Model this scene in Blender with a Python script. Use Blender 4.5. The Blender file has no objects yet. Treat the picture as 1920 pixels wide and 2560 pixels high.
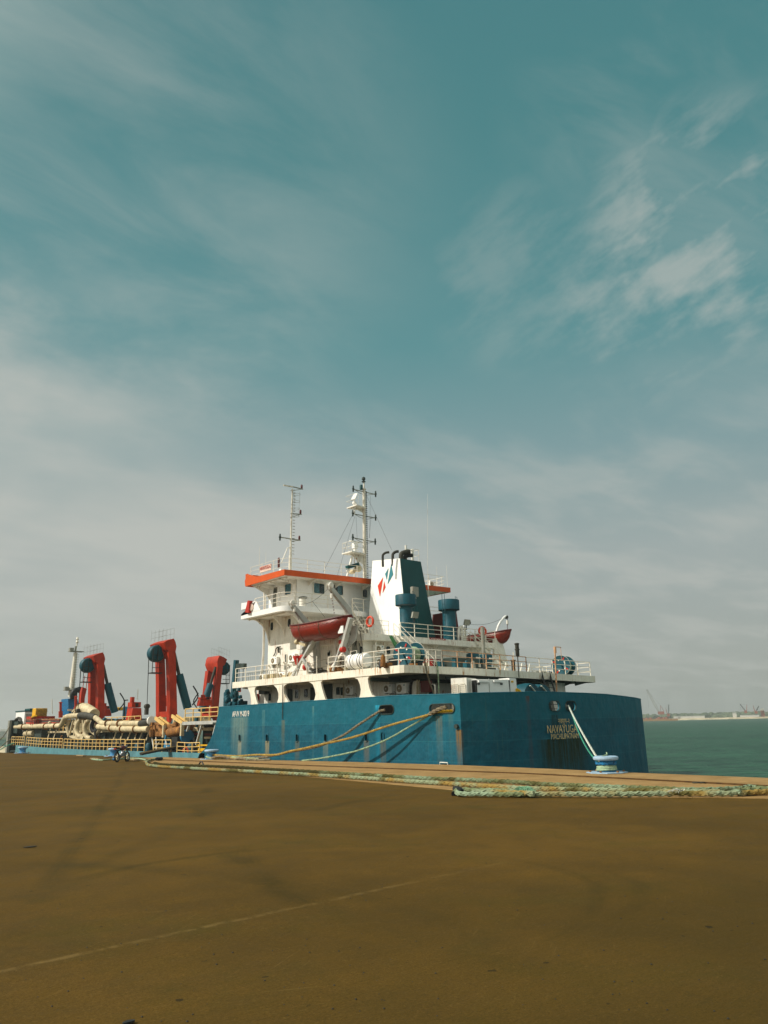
import bpy, math, random
from mathutils import Vector, Matrix
from mathutils.geometry import tessellate_polygon
random.seed(7)
S = bpy.context.scene
C = S.collection
# ------------------------------------------------------------------ camera
W, H, F = 1920., 2560., 1930.
H0, HS = 1832., -.0225                      # where the horizon lies in the photograph
def ray(px, py): return Vector((px-W/2, -(py-H/2), -F))
_n = ray(1920, H0+HS*1920).cross(ray(0, H0)); _n.normalize()
if _n.y < 0: _n = -_n
_f = ray(-829, H0-829*HS); _f.normalize()   # vanishing point of the quay edge = world +Y
_x = _f.cross(_n)
R = Matrix((_x, _f, _n))
CAM = Vector((0, 0, 2.3))
def P(px, py, **k):
    """survey helper: the point of a wall / deck plane that the photograph shows at (px, py)"""
    r = R @ ray(px, py)
    for ax, i in (('x', 0), ('y', 1), ('z', 2)):
        if ax in k: return CAM + r*((k[ax]-CAM[i])/r[i])
cd = bpy.data.cameras.new('camera'); cam = bpy.data.objects.new('camera', cd); C.objects.link(cam)
cam.matrix_world = Matrix.Translation(CAM) @ R.to_4x4()
cd.sensor_fit = 'HORIZONTAL'; cd.sensor_width = 36; cd.lens = F/W*36; cd.clip_end = 20000; cd.clip_start = .1
S.camera = cam
# ------------------------------------------------------------------ mesh builder
class MB:
    def __init__(s): s.v = []; s.f = []; s.sm = []
    def add(s, vs, fs, smooth=False):
        o = len(s.v); s.v += [Vector(v) for v in vs]; s.f += [tuple(i+o for i in f) for f in fs]; s.sm += [smooth]*len(fs); return s
    def box(s, a, b):
        (x0, y0, z0), (x1, y1, z1) = a, b
        x0, x1 = min(x0, x1), max(x0, x1); y0, y1 = min(y0, y1), max(y0, y1); z0, z1 = min(z0, z1), max(z0, z1)
        return s.add([(x0,y0,z0),(x1,y0,z0),(x1,y1,z0),(x0,y1,z0),(x0,y0,z1),(x1,y0,z1),(x1,y1,z1),(x0,y1,z1)],
              [(0,3,2,1),(4,5,6,7),(0,1,5,4),(1,2,6,5),(2,3,7,6),(3,0,4,7)])
    def prism(s, poly, vec, smooth=False):
        n = len(poly); poly = [Vector(p) for p in poly]; vec = Vector(vec)
        nn = Vector((0,0,0))
        for i in range(n): nn += poly[i].cross(poly[(i+1) % n])
        if nn.dot(vec) > 0: poly = poly[::-1]
        s.add(poly+[p+vec for p in poly], [tuple(range(n)), tuple(range(2*n-1, n-1, -1))])
        s.add(poly+[p+vec for p in poly], [(i, i+n, (i+1) % n+n, (i+1) % n) for i in range(n)], smooth)
        return s
    def bar(s, p0, p1, w, h=None, up=(0,0,1)):
        h = h or w; p0 = Vector(p0); p1 = Vector(p1); d = (p1-p0).normalized(); u = Vector(up)
        if abs(d.dot(u)) > .98: u = Vector((0, 1, 0))
        a = d.cross(u).normalized(); b = a.cross(d)
        q = [p0-a*w/2-b*h/2, p0+a*w/2-b*h/2, p0+a*w/2+b*h/2, p0-a*w/2+b*h/2]
        return s.prism(q, p1-p0)
    def cyl(s, p0, p1, r0, r1=None, n=12, cap=True):
        r1 = r0 if r1 is None else r1
        p0 = Vector(p0); p1 = Vector(p1); d = (p1-p0).normalized(); u = Vector((0,0,1)) if abs(d.z) < .9 else Vector((1,0,0))
        a = d.cross(u).normalized(); b = a.cross(d)*-1
        vs = []
        for p, r in ((p0, r0), (p1, r1)):
            for i in range(n):
                t = 2*math.pi*i/n; vs.append(p+(a*math.cos(t)+b*math.sin(t))*r)
        s.add(vs, [(i, (i+1) % n, (i+1) % n+n, i+n) for i in range(n)], True)
        if cap: s.add(vs, [tuple(range(n-1, -1, -1)), tuple(range(n, 2*n))])
        return s
    def tube(s, pts, r, n=6, closed=False):
        pts = [Vector(p) for p in pts]; m = len(pts); vs = []; u = None
        for i, p in enumerate(pts):
            if closed: d = pts[(i+1) % m]-pts[i-1]
            else: d = pts[min(i+1, m-1)]-pts[max(i-1, 0)]
            d.normalize()
            if u is None:
                u = Vector((0,0,1)) if abs(d.z) < .9 else Vector((1,0,0))
            a = d.cross(u)
            if a.length < 1e-3: a = d.orthogonal()
            a.normalize(); b = a.cross(d); u = b
            rr = r[i] if isinstance(r, (list, tuple)) else r
            for k in range(n):
                t = 2*math.pi*k/n; vs.append(p+(a*math.cos(t)+b*math.sin(t))*rr)
        fs = []
        for i in range(m if closed else m-1):
            j = (i+1) % m
            for k in range(n): fs.append((i*n+k, i*n+(k+1) % n, j*n+(k+1) % n, j*n+k))
        s.add(vs, fs, True)
        if not closed: s.add(vs, [tuple(range(n-1, -1, -1)), tuple(range((m-1)*n, m*n))])
        return s
    def lathe(s, prof, c, n=20, axis=(0,0,1), smooth=True):
        c = Vector(c); d = Vector(axis).normalized(); u = Vector((0,0,1)) if abs(d.z) < .9 else Vector((1,0,0))
        a = d.cross(u).normalized(); b = d.cross(a); vs = []
        for r, h in prof:
            for k in range(n):
                t = 2*math.pi*k/n; vs.append(c+d*h+(a*math.cos(t)+b*math.sin(t))*max(r, 1e-4))
        fs = []
        for i in range(len(prof)-1):
            for k in range(n): fs.append((i*n+k, i*n+(k+1) % n, (i+1)*n+(k+1) % n, (i+1)*n+k))
        s.add(vs, fs, smooth)
        m = len(prof)-1
        s.add(vs, [tuple(range(n-1, -1, -1)), tuple(range(m*n, m*n+n))]); return s
    def torus(s, c, Rr, r, axis=(0,0,1), n=20, k=8, a0=0, a1=2*math.pi):
        c = Vector(c); d = Vector(axis).normalized(); u = Vector((0,0,1)) if abs(d.z) < .9 else Vector((1,0,0))
        a = d.cross(u).normalized(); b = d.cross(a)
        full = a1-a0 > 6.28
        pts = [c+(a*math.cos(a0+(a1-a0)*i/n)+b*math.sin(a0+(a1-a0)*i/n))*Rr for i in range(n if full else n+1)]
        return s.tube(pts, r, k, full)
    def build(s, name, mat, parent=None, bevel=0, root=None):
        me = bpy.data.meshes.new(name)
        off = Vector((0,0,0))
        p = parent
        while p is not None: off += Vector(p.location); p = p.parent
        me.from_pydata([tuple(v-off) for v in s.v], [], s.f); me.update()
        for p_, q in zip(me.polygons, s.sm): p_.use_smooth = q
        me.materials.append(mat)
        import bmesh
        bm = bmesh.new(); bm.from_mesh(me); bmesh.ops.remove_doubles(bm, verts=bm.verts, dist=1e-5)
        bmesh.ops.recalc_face_normals(bm, faces=bm.faces); bm.to_mesh(me); bm.free(); me.set_sharp_from_angle(angle=math.radians(38))
        o = bpy.data.objects.new(name, me); C.objects.link(o)
        if parent is not None: o.parent = parent
        if bevel:
            m = o.modifiers.new('bevel', 'BEVEL'); m.width = bevel; m.segments = 2; m.limit_method = 'ANGLE'
        return o
def build_split(mb, name, mat, parent):
    """one object for every separate piece of a builder"""
    par = list(range(len(mb.v))); key = {}
    def find(i):
        while par[i] != i: par[i] = par[par[i]]; i = par[i]
        return i
    for i, v in enumerate(mb.v):
        k = (round(v.x, 3), round(v.y, 3), round(v.z, 3))
        if k in key: par[find(i)] = find(key[k])
        else: key[k] = i
    for f in mb.f:
        for j in f[1:]: par[find(f[0])] = find(j)
    groups = {}
    for f, s in zip(mb.f, mb.sm): groups.setdefault(find(f[0]), []).append((f, s))
    for g in groups.values():
        m = MB(); idx = {}
        for f, s in g:
            for i in f:
                if i not in idx: idx[i] = len(m.v); m.v.append(mb.v[i])
            m.f.append(tuple(idx[i] for i in f)); m.sm.append(s)
        m.build(name, mat, parent)
def tag(o, label, cat, group=None):
    o['label'] = label; o['category'] = cat
    if group: o['group'] = group
    return o
def thing(name, label, cat, loc=(0,0,0), group=None):
    o = bpy.data.objects.new(name, None); C.objects.link(o); o.location = loc; o.empty_display_size = .2
    return tag(o, label, cat, group)
def struct(o, kind='structure'): o['kind'] = kind; return o
KIDS = {}
def copy_tree(o, parent=None, **k):
    c = o.copy(); C.objects.link(c)
    if parent is not None: c.parent = parent
    for ch in [x for x in list(bpy.data.objects) if x.parent == o]: copy_tree(ch, c)
    return c
def plate(mb, outer, holes, fmap, thick):
    """flat or folded plate with holes; outer/holes are 2-D, fmap maps (u,v,w) to 3-D"""
    polys = [[Vector((u, v, 0)) for u, v in outer]]+[[Vector((u, v, 0)) for u, v in h] for h in holes]
    tris = tessellate_polygon(polys); flat = [p for q in polys for p in q]; n = len(flat)
    vs = [fmap(p.x, p.y, 0) for p in flat]+[fmap(p.x, p.y, thick) for p in flat]
    fs = [tuple(t) for t in tris]+[tuple(i+n for i in t[::-1]) for t in tris]
    o = 0
    for q in polys:
        m = len(q)
        for i in range(m): fs.append((o+i, o+(i+1) % m, o+(i+1) % m+n, o+i+n))
        o += m
    mb.add(vs, fs); return mb
def oval(cu, cv, w, h, n=6, p=None):
    """rounded rectangle outline"""
    r = min(w, h)/2 if p is None else p; out = []
    for sx, sy, a in ((1,1,0),(-1,1,90),(-1,-1,180),(1,-1,270)):
        for i in range(n+1):
            t = math.radians(a+90*i/n); out.append((cu+sx*(w/2-r)+r*math.cos(t), cv+sy*(h/2-r)+r*math.sin(t)))
    return out
def smooth_path(pts, n=6):
    pts = [Vector(p) for p in pts]; out = []
    for i in range(len(pts)-1):
        a = pts[max(i-1, 0)]; b = pts[i]; c = pts[i+1]; d = pts[min(i+2, len(pts)-1)]
        for k in range(n):
            t = k/n
            out.append(.5*((2*b)+(c-a)*t+(2*a-5*b+4*c-d)*t*t+(3*b-a-3*c+d)*t**3))
    out.append(pts[-1]); return out
# ------------------------------------------------------------------ materials
def lin(r, g, b):
    f = lambda c: (c/255/12.92 if c/255 <= .04045 else ((c/255+.055)/1.055)**2.4)
    return (f(r), f(g), f(b), 1)
class NT:
    def __init__(s, tree): s.t = tree; s.n = tree.nodes; s.l = tree.links
    def node(s, typ, **k):
        n = s.n.new(typ)
        for a, b in k.items(): setattr(n, a, b)
        return n
    def put(s, sock, v):
        if isinstance(v, bpy.types.NodeSocket): s.l.new(v, sock)
        else: sock.default_value = v
    def math(s, op, a, b=0., c=0., clamp=False):
        n = s.node('ShaderNodeMath', operation=op, use_clamp=clamp)
        for i, x in enumerate((a, b, c)): s.put(n.inputs[i], x)
        return n.outputs[0]
    def mapr(s, v, a, b, c=0., d=1.):
        n = s.node('ShaderNodeMapRange', interpolation_type='SMOOTHSTEP')
        for i, x in enumerate((v, a, b, c, d)): s.put(n.inputs[i], x)
        return n.outputs[0]
    def mix(s, f, a, b, mode='MIX'):
        n = s.node('ShaderNodeMix', data_type='RGBA', blend_type=mode)
        s.put(n.inputs[0], f); s.put(n.inputs[6], a); s.put(n.inputs[7], b); return n.outputs[2]
    def noise(s, vec, scale, detail=3, rough=.55, dist=0):
        n = s.node('ShaderNodeTexNoise'); s.put(n.inputs['Vector'], vec)
        n.inputs['Scale'].default_value = scale; n.inputs['Detail'].default_value = detail
        n.inputs['Roughness'].default_value = rough; n.inputs['Distortion'].default_value = dist; return n.outputs[0]
    def scale(s, vec, sc):
        n = s.node('ShaderNodeVectorMath', operation='MULTIPLY'); s.put(n.inputs[0], vec); n.inputs[1].default_value = sc; return n.outputs[0]
    def xyz(s, vec):
        n = s.node('ShaderNodeSeparateXYZ'); s.put(n.inputs[0], vec); return n.outputs
    def bump(s, h, strength=.3, dist=.02):
        n = s.node('ShaderNodeBump'); n.inputs['Strength'].default_value = strength; n.inputs['Distance'].default_value = dist
        s.put(n.inputs['Height'], h); return n.outputs[0]
def mat_base(name):
    m = bpy.data.materials.new(name); m.use_nodes = True; t = NT(m.node_tree)
    b = m.node_tree.nodes['Principled BSDF']; g = t.node('ShaderNodeNewGeometry')
    return m, t, b, g.outputs['Position']
RUST = lin(140, 82, 30)
def paint(name, col, rough=.5, var=.12, rust=0., streak=0., grime=(90, 80, 60), metal=0., scale=1.5, rustcol=(150, 90, 30)):
    """marine paint: tone variation, vertical grime streaks and rust runs"""
    m, t, b, pos = mat_base(name)
    c = lin(*col); n1 = t.noise(pos, scale, 4, .6); n2 = t.noise(pos, scale*9, 3)
    dark = tuple(x*(1-var*2.2) for x in c[:3])+(1,); lite = tuple(min(x*(1+var), 1) for x in c[:3])+(1,)
    f = t.math('ADD', t.math('MULTIPLY', n1, .65), t.math('MULTIPLY', n2, .35))
    out = t.mix(t.mapr(f, .3, .7), dark, lite)
    if streak:
        s1 = t.noise(t.scale(pos, (5.5, 5.5, .35)), 1, 4, .6)
        out = t.mix(t.math('MULTIPLY', t.mapr(s1, .5, .78), streak), out, lin(*grime))
    if rust:
        s2 = t.noise(t.scale(pos, (7, 7, .8)), 1, 5, .7); s3 = t.noise(pos, .55, 3)
        k = t.math('MULTIPLY', t.mapr(s2, .56, .68), t.mapr(s3, .42, .62))
        out = t.mix(t.math('MULTIPLY', k, rust, clamp=True), out, lin(*rustcol))
    t.l.new(out, b.inputs['Base Color'])
    b.inputs['Specular IOR Level'].default_value = .3; b.inputs['Roughness'].default_value = rough; b.inputs['Metallic'].default_value = metal
    t.l.new(t.bump(t.math('ADD', n2, n1), .25, .01), b.inputs['Normal'])
    return m
M = {}
M['white'] = paint('white_paint', (229, 224, 211), .45, .07, 1.3, .42, (168, 150, 112))
M['white_clean'] = paint('white_paint_clean', (238, 236, 230), .42, .03, .1, .1, (170, 158, 130))
M['white_rust'] = paint('white_paint_rusty', (230, 224, 206), .55, .06, 1.6, .4, (176, 146, 92), rustcol=(172, 112, 26))
M['mast'] = paint('mast_paint_worn', (222, 214, 196), .55, .14, 1.8, .6, (110, 96, 74), scale=4, rustcol=(88, 68, 46))
M['rail'] = paint('rail_white', (226, 218, 200), .45, .08, .8, 0, rustcol=(150, 80, 35))
M['rail_rust'] = paint('rail_rusty', (196, 150, 110), .6, .2, 1., 0, scale=4)
M['cream'] = paint('cream_steel', (204, 188, 150), .65, .2, 1.5, .6, (112, 86, 50), rustcol=(150, 92, 40))
M['yrail'] = paint('yellow_rail', (222, 184, 112), .5, .12, .8, 0, scale=4)
M['yellow'] = paint('yellow_paint', (222, 170, 10), .5, .1, .2, .1)
M['orange'] = paint('orange_fascia', (204, 80, 0), .42, .06, .1, .15, (120, 50, 15))
M['gantry'] = paint('orange_red_gantry', (170, 42, 2), .6, .16, .45, .5, (96, 34, 10), rustcol=(96, 40, 20))
M['red'] = paint('red_paint', (176, 38, 22), .45, .12, .2, .2)
M['boat'] = paint('lifeboat_red', (124, 34, 16), .4, .14, .1, .35, (70, 20, 12))
M['lifebuoy'] = paint('lifebuoy_orange', (206, 66, 30), .5, .08)
M['blue'] = paint('machinery_blue', (0, 72, 84), .55, .14, .1, .2, (30, 60, 65))
M['blue_light'] = paint('blue_light', (60, 130, 165), .45, .12, .2, .2)
M['teal'] = paint('funnel_teal', (0, 66, 66), .55, .08, .05, .15, (20, 60, 60))
M['grey'] = paint('grey_paint', (140, 140, 128), .5, .12, .5, .3)
M['davit'] = paint('davit_grey', (176, 176, 168), .45, .1, .4, .3)
M['dark'] = paint('dark_steel', (34, 36, 34), .6, .2, .3, .1)
M['black'] = paint('black_paint', (18, 20, 20), .5, .2)
M['soot'] = paint('sooty_pipe', (60, 58, 48), .7, .25)
M['interior'] = paint('dark_green_steel', (48, 62, 56), .6, .2, .2, .3, (25, 30, 28))  # dark grey-green steel paint, shared by inner walls and small fittings
M['rust'] = paint('rusty_steel', (142, 94, 42), .8, .3, 1., .6, (70, 45, 25), scale=2.5, rustcol=(196, 140, 50))
M['maroon'] = paint('maroon_paint', (88, 28, 24), .5, .12)
M['green'] = paint('green_cover', (70, 130, 80), .6, .15)
M['tarp_blue'] = paint('blue_tarp', (20, 104, 150), .45, .3, scale=8)
M['wood'] = paint('weathered_plank', (150, 126, 88), .8, .2, scale=6)
M['rubber'] = paint('rubber', (28, 28, 28), .8, .2)
M['chrome'] = paint('dull_chrome', (150, 150, 150), .3, .1, metal=.9)
M['grille'] = paint('fan_grille', (150, 130, 95), .6, .15)
M['grille_dark'] = paint('fan_grille_dark', (50, 56, 50), .6, .15)
M['letter_white'] = paint('white_lettering', (225, 220, 205), .5, .1, scale=8)
M['letter_red'] = paint('red_lettering', (176, 44, 36), .5, .15, scale=8)
M['letter_rust'] = paint('weathered_gold_lettering', (226, 196, 140), .6, .25, .5, scale=6, rustcol=(190, 104, 44))
M['logo_red'] = paint('emblem_red', (205, 52, 18), .45, .05)
M['logo_teal'] = paint('emblem_teal', (42, 118, 126), .45, .05)
M['sign'] = paint('sign_board', (222, 196, 178), .5, .08)
M['curtain'] = paint('blue_curtain', (120, 190, 206), .8, .25, scale=6)
M['rope_green'] = paint('rope_pale_green', (150, 170, 136), .9, .25, scale=5)
M['rope_grey'] = paint('rope_grey', (128, 116, 92), .9, .3, scale=5)
M['rope_yellow'] = paint('rope_yellow', (164, 134, 62), .9, .25, scale=4)
M['rope_white'] = paint('rope_white', (196, 200, 186), .9, .15, scale=6)
M['rope_teal'] = paint('rope_teal', (64, 150, 124), .9, .25, scale=6)
M['rope_tuft'] = paint('rope_fibre_pale', (132, 178, 142), .95, .3, scale=9)
M['boll_cap'] = paint('bollard_pale_blue', (150, 176, 196), .5, .12, .1)
M['boll_blue'] = paint('bollard_blue', (64, 124, 164), .5, .2, .3)
def glassy():
    m, t, b, pos = mat_base('window_glass')
    b.inputs['Base Color'].default_value = lin(20, 60, 66); b.inputs['Roughness'].default_value = .05
    b.inputs['Alpha'].default_value = .3; return m
M['glass'] = glassy()
def dark_glass():
    m, t, b, pos = mat_base('dark_window'); b.inputs['Base Color'].default_value = lin(16, 40, 42); b.inputs['Roughness'].default_value = .12; return m
M['dglass'] = dark_glass()
def hull_mat(name='hull_blue'):
    m, t, b, pos = mat_base(name); X = t.xyz(pos)
    n1 = t.noise(pos, .5, 4, .6); n2 = t.noise(pos, 6, 4, .6); n3 = t.noise(t.scale(pos, (1.2, 1.2, 5)), 1, 3)
    f = t.math('ADD', t.math('MULTIPLY', n1, .5), t.math('ADD', t.math('MULTIPLY', n2, .3), t.math('MULTIPLY', n3, .2)))
    out = t.mix(t.mapr(f, .32, .68), lin(0, 66, 82), lin(0, 88, 106))
    # upper strake painted in a slightly different batch, weld lines between strakes
    out = t.mix(t.mapr(X[2], 2.38, 2.42, 0, .3), out, lin(2, 102, 116))
    for z in (2.4, 1.25, .12):
        d = t.math('ABSOLUTE', t.math('SUBTRACT', X[2], z+.0))
        out = t.mix(t.mapr(d, 0, .022, .35, 0), out, lin(60, 130, 135))
    for ax_, per in ((1, 3.1), (0, 2.9)):
        mm = t.math('ABSOLUTE', t.math('SUBTRACT', t.math('FRACT', t.math('DIVIDE', X[ax_], per)), .5))
        out = t.mix(t.mapr(mm, 0, .006, .28, 0), out, lin(50, 124, 132))
    # stains below scuppers, fairleads and lettering
    fine = t.noise(t.scale(pos, (14, 14, .5)), 1, 4, .65)
    for (ax, c, w, zt, zb, col, k) in HULL_STAINS:
        d = t.math('ABSOLUTE', t.math('SUBTRACT', X[ax], c))
        a = t.mapr(d, w*.45, w, 1, 0)
        v = t.math('MULTIPLY', t.mapr(X[2], zt-.02, zt, 1, 0), t.mapr(X[2], zb, zb+(zt-zb)*.9, .25, 1))
        a = t.math('MULTIPLY', t.math('MULTIPLY', a, v), t.mapr(fine, .3, .62, .25, 1))
        if ax == 1: a = t.math('MULTIPLY', a, t.mapr(X[0], 33.9, 34.0, 1, 0))
        else: a = t.math('MULTIPLY', a, t.mapr(X[1], 30.6, 30.7, 1, 0))
        out = t.mix(t.math('MULTIPLY', a, k, clamp=True), out, lin(*col))
    s2 = t.noise(t.scale(pos, (9, 9, .3)), 1, 4, .7)
    out = t.mix(t.mapr(s2, .56, .78, 0, .5), out, lin(62, 96, 88))
    sp = t.noise(pos, 22, 3, .6)
    out = t.mix(t.mapr(sp, .72, .78, 0, .5), out, lin(120, 90, 60))
    t.l.new(out, b.inputs['Base Color']); b.inputs['Roughness'].default_value = .6; b.inputs['Specular IOR Level'].default_value = .22
    pl = t.noise(t.scale(pos, (1.0, 1.0, .6)), 1, 2)
    dent = t.noise(t.scale(pos, (.9, .9, .8)), 1.6, 2, .5)
    scr = t.noise(t.scale(pos, (.8, .8, 9)), 1.3, 5, .7)
    out2 = t.mix(t.mapr(scr, .62, .72, 0, .35), out, lin(40, 112, 122)); t.l.new(out2, b.inputs['Base Color'])
    t.l.new(t.bump(t.math('ADD', t.math('ADD', pl, dent), t.math('MULTIPLY', n2, .06)), .8, .09), b.inputs['Normal']); return m
HAZE = True
# ================================================================== light and sky
SUN_EL, SUN_AZ = math.radians(41.5), math.radians(-62)       # azimuth from +Y towards +X (negative = port side)
sdir = Vector((math.sin(SUN_AZ)*math.cos(SUN_EL), math.cos(SUN_AZ)*math.cos(SUN_EL), math.sin(SUN_EL)))
sl = bpy.data.lights.new('sun', 'SUN'); sl.energy = 4.6; sl.angle = math.radians(.6); sl.color = (1, .95, .86)
so = bpy.data.objects.new('sun', sl); C.objects.link(so); so.rotation_euler = sdir.to_track_quat('Z', 'Y').to_euler()
wd = bpy.data.worlds.new('World'); S.world = wd; wd.use_nodes = True
t = NT(wd.node_tree); bg = wd.node_tree.nodes['Background']
sky = t.node('ShaderNodeTexSky', sky_type='NISHITA'); sky.sun_disc = False
sky.sun_elevation = SUN_EL; sky.sun_rotation = SUN_AZ; sky.dust_density = 2.5; sky.air_density = 1; sky.ozone_density = 2
tc = t.node('ShaderNodeTexCoord').outputs['Generated']; X = t.xyz(tc)
SK = .1
def sc(r, g, b): c = lin(r, g, b); return (c[0]/SK, c[1]/SK, c[2]/SK, 1)
ramp = t.node('ShaderNodeValToRGB'); t.l.new(X[2], ramp.inputs[0]); cr = ramp.color_ramp
stops = [(0, (160, 165, 157)), (.08, (164, 170, 164)), (.2, (160, 171, 168)), (.33, (126, 157, 159)), (.46, (90, 144, 147)), (.66, (72, 131, 134)), (1, (62, 118, 124))]
cr.elements[0].position = 0; cr.elements[0].color = lin(*stops[0][1]); cr.elements[1].position = 1; cr.elements[1].color = lin(*stops[-1][1])
for p, c in stops[1:-1]: e = cr.elements.new(p); e.color = lin(*c)
rsc = t.node('ShaderNodeVectorMath', operation='SCALE'); t.l.new(ramp.outputs[0], rsc.inputs[0]); rsc.inputs['Scale'].default_value = 1/SK
base = t.mix(.93, sky.outputs[0], rsc.outputs[0])
# cloud layer: direction projected on a flat layer overhead, so clouds flatten to the horizon
zc = t.math('MAXIMUM', X[2], .03)
cv = t.node('ShaderNodeCombineXYZ')
t.l.new(t.math('DIVIDE', X[0], t.math('ADD', zc, .12)), cv.inputs[0]); t.l.new(t.math('DIVIDE', X[1], t.math('ADD', zc, .12)), cv.inputs[1])
big = t.noise(cv.outputs[0], .9, 4, .5, .3)
wisp = t.noise(t.scale(cv.outputs[0], (1.2, 2.2, 1)), 1.5, 7, .56, .25)
def lobe(d, c0, c1, e=None):
    """broad soft mask round a sky direction"""
    n = t.node('ShaderNodeVectorMath', operation='DOT_PRODUCT'); t.l.new(tc, n.inputs[0]); n.inputs[1].default_value = Vector(d).normalized()
    return t.mapr(n.outputs['Value'], c0, c1)
def sd(px, py): return (R @ ray(px, py)).normalized()
# pale bank low on the left, wisps on the right
nrm = sd(-100, 560).cross(sd(1050, 1060)).normalized()
if nrm.dot(sd(200, 1100)) < 0: nrm = -nrm
nd = t.node('ShaderNodeVectorMath', operation='DOT_PRODUCT'); t.l.new(tc, nd.inputs[0]); nd.inputs[1].default_value = nrm
puff = t.noise(t.scale(tc, (1, 1, 2.2)), 5.5, 7, .6, .15)
sgn = t.math('ADD', nd.outputs['Value'], t.math('MULTIPLY', t.math('SUBTRACT', puff, .5), .26))
left = t.math('MULTIPLY', t.mapr(sgn, -.02, .2), lobe(sd(150, 1250), .80, .97))
left = t.math('MULTIPLY', left, t.mapr(X[2], .0, .2, .25, 1))
bank = t.math('MULTIPLY', left, t.mapr(big, .25, .58, .35, 1))
bank = t.math('MULTIPLY', bank, t.mapr(wisp, .3, .65, .7, 1))
soft = t.noise(t.scale(cv.outputs[0], (.8, 1.5, 1)), 2.2, 6, .6, .5)
def dotv(d):
    n = t.node('ShaderNodeVectorMath', operation='DOT_PRODUCT'); t.l.new(tc, n.inputs[0]); n.inputs[1].default_value = Vector(d); return n.outputs['Value']
al_ = (sd(1900, 500)-sd(1400, 830)).normalized(); ac_ = al_.cross(sd(1650, 650)).normalized()
fv = t.node('ShaderNodeCombineXYZ'); t.l.new(t.math('MULTIPLY', dotv(al_), 7.), fv.inputs[0]); t.l.new(t.math('MULTIPLY', dotv(ac_), 20.), fv.inputs[1])
fea = t.math('ADD', t.math('MULTIPLY', t.noise(fv.outputs[0], 1.2, 10, .6, .1), .55), t.math('MULTIPLY', t.noise(tc, 9, 9, .6, .1), .45))
right = t.math('MAXIMUM', lobe(sd(1770, 600), .984, .9985), t.math('MAXIMUM', t.math('MULTIPLY', lobe(sd(1600, 770), .990, .9988), .7), t.math('MULTIPLY', lobe(sd(1310, 700), .99, .9993), .35)))
right = t.math('MULTIPLY', t.math('MULTIPLY', right, t.mapr(fea, .42, .64)), .6)
lowb = t.math('MULTIPLY', t.mapr(X[2], .5, .2), t.math('MULTIPLY', t.mapr(wisp, .4, .7), .55))
tl = t.math('MULTIPLY', lobe(sd(50, 380), .86, .995), t.math('MULTIPLY', t.mapr(soft, .3, .75), .36))
tr = t.math('MULTIPLY', lobe(sd(1850, 100), .96, .995), t.math('MULTIPLY', t.mapr(soft, .4, .65), .25))
cm = t.math('MAXIMUM', t.math('MAXIMUM', t.math('MULTIPLY', bank, 1.05), right), t.math('MAXIMUM', lowb, t.math('MAXIMUM', tl, tr)))
base = t.mix(t.math('MINIMUM', cm, .92), base, sc(186, 189, 183))
# bright hazy glow round the sun, behind the photographer's left shoulder
sun_glow = t.math('MULTIPLY', lobe(sdir, .55, 1.), 1.)
base = t.mix(sun_glow, base, tuple(x/SK for x in (1.2, 1.15, 1.0))+(1,)); base = t.mix(lobe((-.45, -.85, .3), -.1, .8), base, tuple(x/SK for x in (.66, .72, .67))+(1,))  # second lobe: unseen bright sky added behind the camera to fill shaded after faces
t.l.new(base, bg.inputs['Color']); bg.inputs['Strength'].default_value = SK
S.view_settings.view_transform = 'Standard'; S.view_settings.look = 'None'; S.view_settings.exposure = 0; S.view_settings.gamma = 1
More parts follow.
